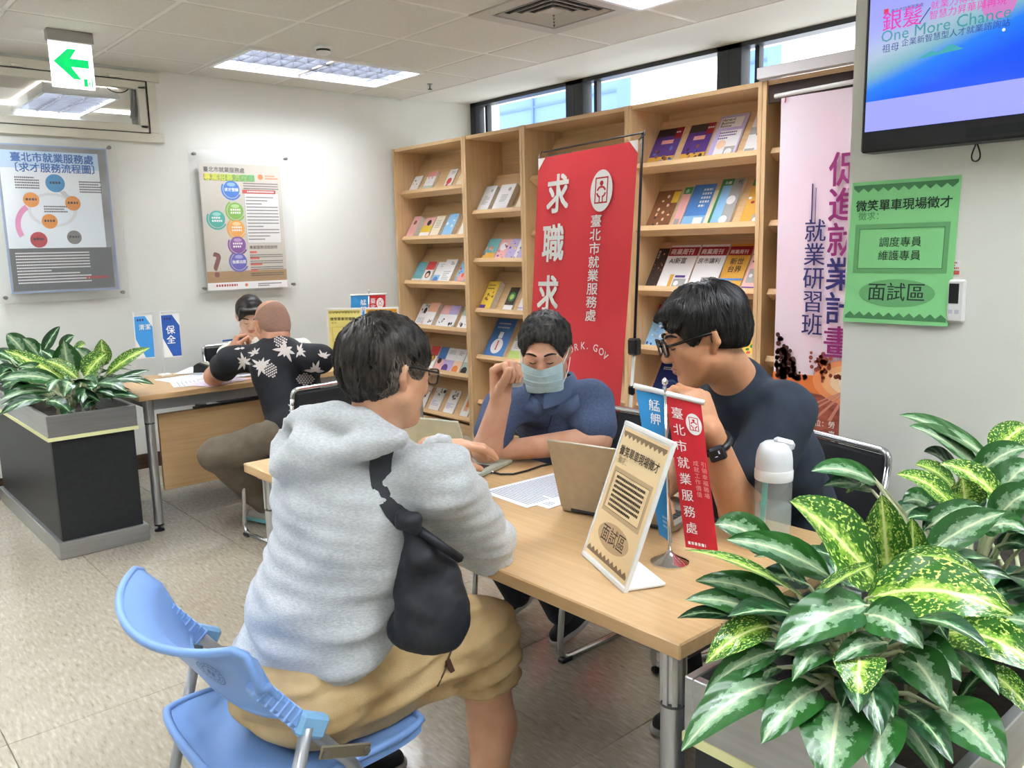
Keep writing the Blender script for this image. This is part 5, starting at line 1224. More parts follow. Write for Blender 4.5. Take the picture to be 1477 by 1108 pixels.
def nets(d, lo, vx):
    s = d < 0
    c = [s[i:s.shape[0]-1+i, j:s.shape[1]-1+j, k:s.shape[2]-1+k] for i in (0, 1) for j in (0, 1) for k in (0, 1)]
    cnt = sum(x.astype(np.int8) for x in c); act = (cnt > 0) & (cnt < 8)
    I = np.argwhere(act); idx = np.full(act.shape, -1); idx[act] = np.arange(len(I))
    acc = np.zeros((len(I), 3)); nn = np.zeros(len(I))
    for a in range(3):
        o1, o2 = [q for q in range(3) if q != a]
        for p in (0, 1):
            for q in (0, 1):
                A = I.copy(); A[:, o1] += p; A[:, o2] += q; Bq = A.copy(); Bq[:, a] += 1
                va, vb = d[tuple(A.T)], d[tuple(Bq.T)]; m = (va < 0) != (vb < 0)
                t = va[m]/(va[m]-vb[m]); P = A[m].astype(float); P[:, a] += t
                acc[m] += P; nn[m] += 1
    V = lo+vx*acc/nn[:, None]; F = []
    for a in range(3):
        o1, o2 = (a+1) % 3, (a+2) % 3
        sl0 = [slice(None)]*3; sl1 = [slice(None)]*3; sl0[a] = slice(0, -1); sl1[a] = slice(1, None)
        s0, s1 = s[tuple(sl0)], s[tuple(sl1)]
        E = np.argwhere(s0 != s1)
        E = E[(E[:, o1] > 0) & (E[:, o2] > 0) & (E[:, o1] < d.shape[o1]-1) & (E[:, o2] < d.shape[o2]-1)]
        flip = s0[tuple(E.T)]
        Q = []
        for p, q in ((-1, -1), (0, -1), (0, 0), (-1, 0)):
            G = E.copy(); G[:, o1] += p; G[:, o2] += q; Q.append(idx[tuple(G.T)])
        Q = np.stack(Q, 1); Q[~flip] = Q[~flip][:, ::-1]
        F.append(Q[(Q >= 0).all(1)])
    return V, np.concatenate(F)
def np_mesh(name, parts, mats, parent, smooth=True, mi=None):
    Vs, Fs, o = [], [], 0
    for V, F in parts: Vs.append(V); Fs.append(F+o); o += len(V)
    V, F = np.concatenate(Vs), np.concatenate(Fs)
    me = bpy.data.meshes.new(name); me.vertices.add(len(V)); me.vertices.foreach_set('co', V.ravel().astype(np.float32))
    k = F.shape[1]
    me.loops.add(F.size); me.loops.foreach_set('vertex_index', F.ravel().astype(np.int32))
    me.polygons.add(len(F)); me.polygons.foreach_set('loop_start', np.arange(0, F.size, k, dtype=np.int32))
    me.polygons.foreach_set('use_smooth', np.ones(len(F), dtype=bool))
    me.materials.append(mats); me.update(calc_edges=True); me.validate()
    ob = bpy.data.objects.new(name, me); COL.objects.link(ob)
    if parent is not None: put(ob, parent)
    return ob
def frame_of(fwd, up=(0, 0, 1)):
    """columns: right, forward, up"""
    f = Vector(fwd).normalized(); r = f.cross(Vector(up)).normalized(); u = r.cross(f)
    return np.array([[r.x, f.x, u.x], [r.y, f.y, u.y], [r.z, f.z, u.z]])

# ------------------------------------------------------------------ head, hair, hands
class Head:
    def __init__(s, c, yaw_dir, pitch=0.0, roll=0.0, sc=1.0):
        """yaw_dir: direction the face looks (horizontal); pitch > 0 looks down"""
        f = Vector((yaw_dir[0], yaw_dir[1], 0)).normalized(); r = f.cross(Vector((0, 0, 1)))
        R0 = Matrix(((r.x, f.x, 0), (r.y, f.y, 0), (0, 0, 1)))
        s.R = np.array(R0 @ Matrix.Rotation(-math.radians(pitch), 3, 'X') @ Matrix.Rotation(math.radians(roll), 3, 'Y')); s.c = np.array(c); s.k = sc
    def w(s, p): return s.c+s.R@(np.array(p)*s.k)
    def e(s, c, r, k=None): return ell(s.w(c), [x*s.k for x in r], s.R, k)
    def c_(s, a, b, ra, rb=None, k=None): return cap(s.w(a), s.w(b), ra*s.k, (ra if rb is None else rb)*s.k, k)
    def skin(s, neck_to, neck_r=.055, eyes=True, full=1.0):
        P = [s.e((0, -.014, .03), (.075, .094, .084)), s.e((0, .028, -.03), (.061*full, .064, .082)), s.e((0, .06, -.094), (.03*full, .026, .022))]
        for m in (-1, 1):
            P += [s.c_((m*.05*full, .012, -.055), (m*.02, .058, -.094), .02), s.e((m*.042, .052, -.018), (.022, .026, .022)),
                  s.c_((m*.045, .070, .020), (m*.012, .083, .018), .009, k=.012), s.e((m*.029, .074, .003), (.0165, .0135, .011), k=.006),
                  s.c_((m*.076, .000, .018), (m*.083, -.012, .012), .008, k=.006), s.c_((m*.083, -.012, .012), (m*.081, -.012, -.012), .009, k=.006), s.c_((m*.081, -.012, -.012), (m*.074, .0, -.03), .008, k=.006),
                  s.e((m*.010, .096, -.031), (.009, .010, .008), k=.006)]
        P += [s.c_((0, .083, .014), (0, .104, -.026), .0075, .0115, k=.010), s.e((0, .0865, -.0565), (.023, .010, .006), k=.006), s.e((0, .0855, -.066), (.019, .010, .007), k=.006)]
        P += [cap(s.w((0, -.025, -.06)), neck_to, neck_r*.95*s.k, neck_r*s.k, .03)]
        S = [s.e((m*.030, .098, .009), (.013, .012, .007), k=.006) for m in (-1, 1)]+[s.e((m*.081, .003, .0), (.007, .008, .014), k=.004) for m in (-1, 1)]
        return sdf_mesh(P, .0035*s.k, .022*s.k, sub=S)
    def hair(s, thick=.012, line=.045, nape=-.055, side=-.02, seed=0, amp=.0035, fringe=None, ear=True, freq=120, taper=.16):
        t = thick
        P = [s.e((0, -.018, .034), (.076+t, .095+t, .086+t))]
        P += [s.e((0, -.05, -.02), (.066+t*.6, .052+t, .07), k=.03)]
        if fringe: P += [s.c_(a, b, ra, rb, k=.015) for a, b, ra, rb in fringe]
        S = [s.e((0, .105, line-.10), (.085, .085, .105), k=.012), s.e((0, .07, -.085), (.12, .075, .06), k=.015)]
        if ear: S += [s.e((m*.088, .012, -.018), (.03, .032, .040), k=.012) for m in (-1, 1)]
        cl = [(s.w((0, -.05, nape)), s.R@np.array((0, .28, -1)))]
        nz = lambda X: folds((X-s.c)@s.R, seed, amp, freq, (1, 1, .35))+taper*np.clip(.015-((X-s.c)@s.R)[..., 2], 0, .09)
        return sdf_mesh(P, .004*s.k, .02, sub=S, clip=cl, noise=nz)
def strands(VF, H, crown, n, length, width, seed, lift=.0025, grav=.35):
    """short locks lying along the hair surface, combed away from the crown"""
    V, F = VF; r = random.Random(seed)
    tree = BVHTree.FromPolygons([Vector(v) for v in V], [tuple(f) for f in F])
    cw = Vector(H.w(crown)); hc = Vector(H.c); dn = Vector(H.R@np.array((0, 0, -1)))
    Vo, Fo = [], []
    for _ in range(n):
        f = F[r.randrange(len(F))]; p = Vector(V[f[0]]); pts = []
        d = None
        for j in range(5):
            loc, nn, i_, _d = tree.find_nearest(p)
            if loc is None: break
            if (nn.dot(loc-hc)) < 0: nn = -nn
            away = (loc-cw); away = away-nn*away.dot(nn)
            g = dn-nn*dn.dot(nn)
            if away.length < 1e-4: away = g
            t = away.normalized()*(1-grav)+g*grav
            if d is None: t += Vector((r.gauss(0, .28), r.gauss(0, .28), r.gauss(0, .28)))
            else: t = t*.55+d*.6
            t = (t-nn*t.dot(nn)); t = t.normalized() if t.length > 1e-5 else Vector((0, 0, -1)); d = t
            pts.append((loc+nn*(lift*(.6+.5*math.sin(j*.8))+r.uniform(0, .0012)), nn, t))
            p = loc+t*length/4*r.uniform(.8, 1.2)
        if len(pts) < 5: continue
        o = len(Vo)
        for j, (q, nn, t) in enumerate(pts):
            sd = t.cross(nn).normalized()*width*(.25+.75*math.sin(math.pi*(j+.6)/5.2))
            Vo += [q-sd, q+nn*width*.55, q+sd]
        for j in range(4):
            a = o+j*3; Fo += [(a, a+3, a+4, a+1), (a+1, a+4, a+5, a+2)]
    return np.array([v[:] for v in Vo]), np.array(Fo)
def hand(wrist, along, back, thumb_side, curls, thumb=(.75, .6, -.25), sc=1.0, spread=.1, tb=(25, 20)):
    """along: wrist -> knuckles; back: normal of the back of the hand; thumb_side: +1/-1 lateral sign"""
    y = Vector(along).normalized(); z = Vector(back); z = (z-y*z.dot(y)).normalized(); x = y.cross(z)*thumb_side
    w = Vector(wrist); W = lambda p: tuple(w+(x*p[0]+y*p[1]+z*p[2])*sc)
    P = []
    K = [(.027, .086, .0), (.009, .09, .003), (-.010, .086, .002), (-.027, .078, -.002)]
    Ls = [(.043, .026, .02), (.048, .03, .021), (.045, .028, .02), (.035, .021, .018)]
    for (kx, ky, kz) in K: P.append(cap(W((kx*.62, .0, 0)), W((kx, ky, kz)), .0145*sc, .0108*sc, .012))
    P.append(ell(W((.0, .045, -.004)), [.034*sc, .045*sc, .014*sc], np.array([[x[i], y[i], z[i]] for i in range(3)]), .012))
    for i in range(4):
        p = Vector(K[i]); a = 0.0; sp = (1.5-i)*spread
        for j in range(3):
            a += math.radians(curls[i][j]); L = Ls[i][j]
            q = p+Vector((math.sin(sp)*L*math.cos(a), math.cos(sp)*L*math.cos(a), -L*math.sin(a)))
            P.append(cap(W(p), W(q), (.0092-.0008*j)*sc, (.0086-.0009*j)*sc, .0035)); p = q
    p = Vector((.02, .022, -.006)); dr = Vector(thumb).normalized()
    P.append(cap(W((.008, .008, -.003)), W(p), .016*sc, .0145*sc, .012))
    for j, L in enumerate((.042, .031, .026)):
        q = p+dr*L; P.append(cap(W(p), W(q), (.0125-.0015*j)*sc, (.0112-.0016*j)*sc, .006)); p = q
        if j < 2: dr = (dr+Vector((-.3, .45, -.15))*math.radians(tb[j])*1.2).normalized()
    return P
def torso(hip, neck, rs, ls, fwd, w=1.0, belly=.12, chest=.112):
    hip, neck = np.array(hip), np.array(neck); up = (neck-hip)/np.linalg.norm(neck-hip)
    R = frame_of(Vector(fwd)-Vector(up)*Vector(fwd).dot(Vector(up)), up)
    L = lambda t: hip+(neck-hip)*t
    return [ell(L(.66), (.168*w, chest, .19), R), ell(L(.30), (.160*w, belly, .19), R), ell(hip, (.172*w, .128, .12), R),
            cap(rs, ls, .058, .058), cap(neck, rs, .05, .052), cap(neck, ls, .05, .052)]
def skin_mat(name, c, c2):
    m = noisy(name, c, c2, (14, 14, 14), .48, detail=5, sss=.12, bump=.08, bscale=(260, 260, 260)); return m
SK_G = skin_mat('skin_tan', '#c08d6c', '#cf9f80'); SK_M = skin_mat('skin_warm', '#c99374', '#d6a68a'); SK_N = skin_mat('skin_olive', '#bd8560', '#c99672'); SK_A = skin_mat('skin_ruddy', '#bf8769', '#cf9c80'); SK_W = skin_mat('skin_pale', '#dcb197', '#e5bfa8')
def hair_mat(name, c, c2): return noisy(name, c, c2, (90, 90, 25), .42, detail=4, lo=.4, hi=.75, spec=.4)
HR_K = hair_mat('hair_black', '#0c0b0c', '#24211f'); HR_G = hair_mat('hair_greying', '#15120f', '#4a423b'); HR_M = hair_mat('hair_short_dark_grey', '#171514', '#54504c'); HR_W = hair_mat('hair_dark_brown', '#14100d', '#2c211b')
def person(label, base): return thing('person', label, 'person', base)
def raycast(ob, u, v, off=.002):
    """point on a mesh seen through a pixel"""
    me = ob.data; tree = _trees.get(me.name)
    if tree is None:
        tree = BVHTree.FromPolygons([x.co[:] for x in me.vertices], [tuple(p.vertices) for p in me.polygons]); _trees[me.name] = tree
    d = ray(u, v).normalized(); loc, nn, i_, _ = tree.ray_cast(CAM, d)
    if loc is None: return None, None
    if nn.dot(d) > 0: nn = -nn
    return loc+nn*off, nn
_trees = {}
def V3(p): return np.array(p[:])
def shoe(toe, heel, w, h, parent, m_up, m_sole, name='shoe'):
    toe, heel = Vector(toe), Vector(heel); d = (toe-heel); L = d.length; d.normalize(); sd = d.cross(Vector((0, 0, 1))).normalized(); up = sd.cross(d)
    at = lambda t, s, z: tuple(heel+d*(L*t)+sd*s+up*z)
    P = [cap(at(.12, 0, .035), at(.45, 0, .04), .036, .036), cap(at(.45, 0, .036), at(.86, 0, .026), .038, .03), cap(at(.16, 0, .05), at(.2, 0, h), .034, .036)]
    s = np_mesh(name, [sdf_mesh(P, .006, .025, clip=[(at(.5, 0, .012), tuple(-up)), (at(.2, 0, h), tuple(up))])], m_up, parent)
    S = [cap(at(.1, 0, .012), at(.45, 0, .012), .036, .038), cap(at(.45, 0, .012), at(.88, 0, .014), .041, .034)]
    np_mesh('sole', [sdf_mesh(S, .006, .02, clip=[(at(.5, 0, .022), tuple(up)), (at(.5, 0, 0), tuple(-up))])], m_sole, s)
    lc = MB()
    for k in range(4): lc.tube([at(.36+.09*k, -.018, .068-.006*k), at(.40+.09*k, 0, .076-.006*k), at(.36+.09*k, .018, .068-.006*k)], .003, 5)
    lc.build('laces', m_up, s)
    return s
M_shoe = noisy('black_knit_shoe', '#15161a', '#1f2126', (120, 120, 120), .7); M_sole = mat('grey_sole', '#a9a49f', .6); M_solew = mat('pale_sole', '#c9cac6', .6)
# ================================================================== person 1: grey hoodie, seen from behind
M_hood = noisy('heather_grey_jersey', '#b1b5b7', '#c9cccd', (130, 130, 480), .9, detail=5, lo=.35, hi=.65, bump=.25, bscale=(500, 500, 500), sheen=.2)
M_khaki = noisy('khaki_cotton', '#b89a6a', '#c8ad80', (12, 12, 12), .85, bump=.2, bscale=(300, 300, 300))
G = person('man in a grey hoodie and khaki shorts on the blue chair, seen from behind', (-1.55, .74, 0))
g_hip, g_neck = (-1.525, .735, .545), V3(PD(538, 648, 1.70)); g_rs, g_ls = V3(PD(632, 694, 1.63)), V3(PD(440, 690, 1.80))
g_el = V3(PZ(702, 782, .778)); g_wr = V3(PD(628, 652, 1.92)); g_fwd = (-.1, 1, 0)
HG = Head(PD(560, 538, 1.70), (.05, 1), 14, -4, .885)
Ph = hand(PD(622, 650, 1.93), Vector(PD(668, 630, 1.985))-Vector(PD(612, 640, 1.93)), (.1, .05, 1), 1, [(14, 20, 12), (16, 20, 12), (22, 24, 15), (30, 28, 18)], thumb=(.55, .8, -.45), sc=.97, spread=.05)
arm = chain([g_el, g_wr, V3(PD(618, 650, 1.925))], [.045, .036, .031])
k_r, k_l = np.array((-1.43, 1.135, .535)), np.array((-1.74, 1.10, .52))
leg_r = chain([k_r, (-1.425, 1.16, .30), (-1.41, 1.12, .085)], [.056, .056, .036]); leg_l = chain([k_l, (-1.79, 1.09, .3), (-1.84, 1.0, .10)], [.055, .054, .036])
body = np_mesh('body', [HG.skin(g_neck, .055, full=1.06), sdf_mesh(arm+Ph, .0036, .012), sdf_mesh(leg_r, .006, .02), sdf_mesh(leg_l, .007, .02), sdf_mesh(hand((-1.685, 1.215, .775), (-.2, .95, -.02), (0, 0, 1), 1, [(12, 15, 10)]*4), .005, .012)], SK_G, G)
hv = HG.hair(.013, .058, -.066, seed=3, amp=.0045)
hs = strands(hv, HG, (.0, -.075, .095), 3000, .06, .0017, 4, lift=.0035)
np_mesh('hair', [hv, hs], HR_G, G)
def pick(VF, H, test):      # locks near the crown and over the ears have gone grey
    V, F = VF; keep = []
    for i in range(len(V)//15):
        if test((V[i*15+4]-H.c)@H.R/H.k): keep.append(i)
    return (np.concatenate([V[i*15:i*15+15] for i in keep]), np.concatenate([F[:8]-F[:8].min()+15*j for j in range(len(keep))]))
hs2 = strands(hv, HG, (.0, -.075, .095), 2600, .05, .0013, 14, lift=.0052)
np_mesh('grey_locks', [pick(hs2, HG, lambda q: (np.linalg.norm(q-np.array((0, -.075, .09))) < .034) or (q[2] < .03 and q[1] > -.045 and abs(q[0]) > .06))], noisy('hair_grey_brown', '#3d352f', '#766b62', (90, 90, 90), .5), G)['kind'] = 'stuff'
# hoodie
hoodp = chain([PD(405, 640, 1.75), PD(414, 616, 1.78), PD(436, 604, 1.77), PD(480, 606, 1.70), PD(525, 614, 1.64), PD(572, 630, 1.60)], [.028, .033, .036, .031, .026, .018], .018)+chain([PD(404, 652, 1.75), PD(418, 672, 1.71), PD(470, 664, 1.64), PD(528, 648, 1.60), PD(575, 636, 1.585)], [.024, .03, .034, .026, .018], .014)+[ell(PD(462, 640, 1.70), (.07, .06, .036), None, .03)]
lel = np.array((-1.76, .99, .775)); lwr = np.array((-1.68, 1.2, .775))
hp = torso(g_hip, g_neck, g_rs, g_ls, g_fwd, 1.07, .142, .128)+[cap(g_rs, g_el, .07, .058), cap(g_el, g_wr, .056, .043), cap(g_ls, lel, .068, .055), cap(lel, lwr, .052, .042)]+hoodp
def g_noise(X):
    a = folds(X, 11, .0085, 17, (1, 1, 1.9))
    b = .006*np.sin(75*(X[..., 2]+.35*X[..., 0]-.25*X[..., 1])+2*np.sin(9*X[..., 0]))*np.exp(-((X[..., 2]-.66)/.10)**2)
    return a+b
hem = V3(PD(490, 965, 1.7))
hoodie = np_mesh('hoodie', [sdf_mesh(hp, .008, .035, clip=[((-1.5, .7, .555), (-.12, .28, -1)), (V3(PD(612, 655, 1.91)), V3(PD(600, 640, 2.02))-V3(PD(640, 690, 1.85)))], noise=g_noise)], M_hood, G)
# shorts
sh = [ell(g_hip, (.185, .15, .115)), cap((-1.45, .74, .53), k_r-np.array((0, .01, .0)), .098, .088), cap((-1.60, .74, .53), k_l, .098, .085), cap(k_r, k_r+np.array((.0, .015, -.13)), .088, .084)]
shorts = np_mesh('shorts', [sdf_mesh(sh, .008, .03, clip=[(k_r+np.array((0, 0, -.115)), (0, .1, -1))], noise=lambda X: folds(X, 5, .009, 30, (.6, .6, 1.6)))], M_khaki, G)
q, nn = raycast(shorts, 650, 965)
if q: MB().box(q, (.006, .012, .05), Matrix.Rotation(.35, 3, 'X'), bev=.001).build('pocket_tab', mat('brown_leather_tab', '#4a2d20', .6), shorts)
MB().tube([p for p in (raycast(shorts, u, v, .0015)[0] for u, v in ((655, 925), (648, 945), (640, 970), (630, 990))) if p], .0022, 5).build('pocket_seam', mat('dark_seam', '#4a3a26', .8), shorts)
shoe((-1.40, 1.30, .0), (-1.41, 1.06, .0), .04, .09, G, M_shoe, M_sole); shoe((-1.83, 1.17, .0), (-1.86, .93, .0), .04, .1, G, M_shoe, M_sole)
# glasses
M_gf = mat('dark_glasses_frame', '#1a1614', .3); M_lens = mat('lens_glass', '#ffffff', .02, alpha=.12)
def glasses(H, parent, m, r=.022, hh=.018, y=.106, z=.006, t=.0022, temple=.0025):
    g = MB()
    for s in (-1, 1):
        pts = [H.w((s*.031+r*math.copysign(abs(math.cos(a))**.6, math.cos(a)), y-.004*abs(math.cos(a)), z+hh*math.copysign(abs(math.sin(a))**.6, math.sin(a)))) for a in [k*math.pi/10 for k in range(20)]]
        g.tube(pts, t, 6, closed=True)
        g.tube([H.w((s*(.031+r), y-.004, z+.006)), H.w((s*.076, y-.02, z+.008)), H.w((s*.0845, .02, z+.010)), H.w((s*.0855, -.012, z+.008)), H.w((s*.082, -.03, z-.012))], temple, 6)
    g.tube([H.w((-.010, y, z+.004)), H.w((0, y+.003, z+.008)), H.w((.010, y, z+.004))], t, 6)
    fr = g.build('glasses', m, parent, smooth=True)
    for s in (-1, 1): MB().prism([(r*math.cos(k*math.pi/8), hh*math.sin(k*math.pi/8)) for k in range(16)], H.w((s*.031, y-.002, z)), Vector(H.R[:, 0]), Vector(H.R[:, 2]), .001).build('lens', M_lens, fr)
    return fr
glasses(HG, G, M_gf)
M_brow = mat('eyebrow_dark', '#1c1613', .7); M_lash = mat('lash_dark', '#15100e', .6)
def face(H, parent, brow=.0042, lips=None, by=0.0):
    for s in (-1, 1):
        MB().tube([H.w((s*.052, .072, .024+by)), H.w((s*.040, .0835, .031+by)), H.w((s*.026, .0905, .031+by)), H.w((s*.013, .0935, .026+by))], [brow*.5*H.k, brow*H.k, brow*1.1*H.k, brow*.7*H.k], 6).build('eyebrow', M_brow, parent, smooth=True)
        MB().tube([H.w((s*.046, .0765, .0005)), H.w((s*.038, .0845, -.0035)), H.w((s*.029, .0885, -.005)), H.w((s*.018, .0875, -.002))], [.001*H.k, .0017*H.k, .0017*H.k, .001*H.k], 5).build('eyelashes', M_lash, parent, smooth=True)
    if lips: np_mesh('lips', [sdf_mesh([H.e((0, .0868, -.0565), (.0225, .0105, .0058), k=.004), H.e((0, .0858, -.0655), (.0185, .0105, .0066), k=.004)], .002, .004)], lips, parent)
# crossbody bag: a thing of its own
M_bag = noisy('black_nylon', '#14171d', '#1c2028', (80, 80, 80), .55, bump=.1)
bag = thing('crossbody_bag', 'black sling bag hanging at the hip of the man in grey', 'bag', PD(618, 850, 1.58))
bc0 = V3(PD(618, 858, 1.60)); Rb = frame_of(ray(618, 850), (0, 0, 1))
bp = [ell(bc0, (.068, .035, .095), Rb), ell(V3(PD(630, 895, 1.60)), (.066, .034, .062), Rb), ell(V3(PD(596, 905, 1.62)), (.05, .03, .045), Rb), cap(V3(PD(592, 760, 1.575)), V3(PD(606, 800, 1.585)), .016, .035)]
np_mesh('pouch', [sdf_mesh(bp, .005, .03, noise=lambda X: folds(X, 9, .003, 40))], M_bag, bag)
sp_ = []
for u, v in ((553, 648), (549, 660), (546, 674), (546, 695), (555, 722), (568, 742), (583, 752)):
    q, nn = raycast(hoodie, u, v, -.012 if v < 655 else .006)
    if q: sp_.append((q, nn))
for _ in range(3): sp_ = [sp_[0]]+[((sp_[i-1][0]+sp_[i][0]*2+sp_[i+1][0])/4, (sp_[i-1][1]+sp_[i][1]+sp_[i+1][1]).normalized()) for i in range(1, len(sp_)-1)]+[sp_[-1]]
def ribbon(pts, w, th, name, m, parent):
    A, Bq = [], []
    for i, (q, nn) in enumerate(pts):
        t = (pts[min(i+1, len(pts)-1)][0]-pts[max(i-1, 0)][0]).normalized(); sd = t.cross(nn).normalized()*w/2
        A.append([q-sd, q+sd]); Bq.append([q-sd-nn*th, q+sd-nn*th])
    mb = MB(); mb.grid(A); mb.grid([r_[::-1] for r_ in Bq]); mb.grid([[a[0], b[0]] for a, b in zip(A, Bq)]); mb.grid([[b[1], a[1]] for a, b in zip(A, Bq)])
    return mb.build(name, m, parent, smooth=True)
if len(sp_) > 2: ribbon(sp_, .042, .004, 'strap', M_bag, bag)
np_mesh('knot', [sdf_mesh([ell(V3(PD(588, 752, 1.555)), (.022, .018, .016)), cap(V3(PD(580, 744, 1.56)), V3(PD(600, 764, 1.555)), .013, .012), cap(V3(PD(578, 757, 1.56)), V3(PD(600, 748, 1.555)), .01, .012)], .004, .01)], M_bag, bag)
MB().tube([V3(PD(605, 765, 1.56)), V3(PD(640, 790, 1.57)), V3(PD(664, 806, 1.60))], .009, 6).build('strap_end', M_bag, bag, smooth=True)

# ================================================================== person 2: masked man in a blue polo
M_polo = noisy('slate_blue_pique', '#3c4a66', '#495876', (150, 150, 150), .85, bump=.15, bscale=(600, 600, 600)); M_trk = mat('dark_trousers', '#1c1f27', .8)
P2 = person('man in a blue polo shirt and face mask, fist raised at the table', (-2.1, 2.1, 0))
m_hip = (-2.09, 2.13, .53); m_neck = V3(PD(797, 566, 2.82)); m_rs, m_ls = V3(PD(725, 590, 2.80)), V3(PD(853, 578, 2.78))
HM = Head(PD(786, 506, 2.73), (.6, -.8), 20, 0, .94)
m_er = V3(PZ(702, 648, .785)); m_wr = V3(PD(722, 578, 2.62)); m_el = V3(PD(862, 634, 2.70)); m_wl = V3(PZ(716, 652, .765))
hR = hand(m_wr, Vector(PD(722, 545, 2.60))-Vector(m_wr), Vector((-.9, -.1, .1)), 1, [(62, 85, 50), (66, 88, 50), (68, 88, 50), (70, 85, 50)], thumb=(.25, .75, -.6), sc=1.2, spread=.0)
hL = hand(m_wl, (-.75, -.35, -.02), (0, 0, 1), 1, [(12, 15, 10), (12, 15, 10), (14, 16, 10), (18, 18, 12)], sc=1.05)
np_mesh('body', [HM.skin(m_neck, .062, full=1.1), sdf_mesh(chain([m_rs, m_er, m_wr], [.05, .047, .033])+hR, .004, .012), sdf_mesh(chain([m_ls, m_el, m_wl], [.05, .045, .032])+hL, .004, .012)], SK_M, P2)
hv = HM.hair(.012, .074, -.055, seed=8, amp=.004, freq=150)
np_mesh('hair', [hv, strands(hv, HM, (.0, -.05, .11), 2600, .028, .0013, 6, lift=.004, grav=.15)], HR_M, P2)
ms = lambda t, a, b: m_rs if t else m_ls
pol = torso(m_hip, m_neck, m_rs, m_ls, (.12, -1, 0), 1.08, .13, .122)+[cap(m_rs, m_rs+(m_er-m_rs)*.62, .066, .064), cap(m_ls, m_ls+(m_el-m_ls)*.72, .068, .068)]
polo = np_mesh('polo_shirt', [sdf_mesh(pol, .007, .03, clip=[(m_rs+(m_er-m_rs)*.62, (m_er-m_rs))] if False else (), noise=lambda X: folds(X, 21, .005, 20))], M_polo, P2)
# collar and buttons
def collar(H, neck, fwd, r, m, parent, drop=.035, gap=50):
    n = Vector(neck); R = frame_of(fwd); mb = MB(); A = []
    for k in range(25):
        a = math.radians(90+gap/2+(360-gap)*k/24); dv = Vector(R@np.array((math.cos(a), math.sin(a), 0)))
        ft = max(0, math.sin(a))
        A.append([n+dv*r*.93+Vector((0, 0, .032-.03*ft)), n+dv*(r+.006)+Vector((0, 0, .036-.03*ft)), n+dv*(r+.024+.012*ft)+Vector((0, 0, -.002-(drop+.012)*ft))])
    mb.grid(A); mb.grid([[p-Vector((0, 0, .002)) for p in row][::-1] for row in A])
    return mb.build('collar', m, parent, smooth=True)
collar(HM, m_neck+np.array((.005, -.015, .03)), (.3, -1, 0), .074, mat('polo_collar', '#465671', .85), P2, .05, 34)
def flap(ob, pts, name, m, parent, off=.006, th=.004):
    P = [raycast(ob, u, v, off) for u, v in pts]
    if any(q[0] is None for q in P): return
    n = len(P); V = [q for q, _ in P]+[q-nn*th for q, nn in P]; c = sum((q for q, _ in P), Vector())/n
    MB().add(V+[c+P[0][1]*.002], [(2*n, i, (i+1) % n) for i in range(n)]+[(i, i+n, (i+1) % n+n, (i+1) % n) for i in range(n)]).build(name, m, parent, smooth=True)
M_col = mat('polo_collar_pale', '#4b5b79', .85)
flap(polo, [(757, 566), (772, 574), (790, 594), (775, 603), (757, 592)], 'collar_flap', M_col, polo); flap(polo, [(803, 596), (818, 580), (834, 570), (838, 588), (820, 604)], 'collar_flap', M_col, polo)
pl_ = [q for q in (raycast(polo, 797-k*2.2, 598+k*7, .0015)[0] for k in range(7)) if q]
if len(pl_) > 2: MB().tube(pl_, .0022, 5).build('placket_seam', mat('polo_seam', '#2c3850', .9), polo)
for u, v in ((790, 616), (786, 634)):
    q, nn = raycast(polo, u, v, .001)
    if q: MB().lathe([(.006, 0), (.006, .002), (.004, .003)], q, 12, R=nn.to_track_quat('Z', 'Y').to_matrix()).build('button', mat('navy_button', '#26324e', .4), polo)
np_mesh('trousers', [sdf_mesh([ell(m_hip, (.17, .14, .11)), cap((-2.2, 2.1, .52), (-2.27, 1.76, .53), .085, .068), cap((-1.98, 2.1, .52), (-1.97, 1.74, .53), .085, .068), cap((-2.27, 1.76, .53), (-2.25, 1.97, .13), .064, .05), cap((-1.97, 1.74, .53), (-2.03, 1.98, .13), .064, .05)], .009, .03)], M_trk, P2)
shoe(PZ(728, 893, .0), Vector((-2.30, 2.12, .09)), .04, .09, P2, M_shoe, M_sole); shoe(PZ(800, 930, .0), Vector((-2.03, 2.13, .07)), .04, .09, P2, M_shoe, M_sole)
face(HM, P2, .0034)
# surgical mask
M_mask = noisy('pale_blue_mask', '#bfe0e6', '#cbe8ec', (60, 60, 60), .8)
mk_ = []
for i in range(17):
    a = (i/16*2-1)
    row = []
    for j in range(9):
        b = j/8; z = -.012-b*.112; th = a*1.22
        yy = .062+.050*math.cos(th)*(1-.25*b*b)+.010*math.exp(-(a*3)**2)*(1-b) - (.012 if j in (3, 6) else 0)*.25
        row.append(Vector(HM.w((.0705*math.sin(th)*(1-.10*b*b)*1.08, yy-.02*b*b, z+.010*abs(a)*(1-2*b)))))
    mk_.append(row)
mm = MB().grid(mk_); mm.grid([[p-Vector(HM.R[:, 1])*.003 for p in r_][::-1] for r_ in mk_])
mo = mm.build('face_mask', M_mask, P2, smooth=True)
for s in (-1, 1):
    for z0, z1 in ((-.008, .012), (-.092, -.028)): MB().tube([HM.w((s*.0735, .080, z0)) if z0 > -.05 else HM.w((s*.066, .07, z0)), HM.w((s*.082, .03, (z0+z1)/2)), HM.w((s*.086, -.008, z1))], .0016, 5).build('ear_loop', M_wplas, mo)
for j in (2, 4, 6): MB().tube([mk_[i][j]+Vector(HM.R[:, 1])*.0006 for i in range(1, 16)], .0011, 4).build('pleat', M_mask, mo, smooth=True)

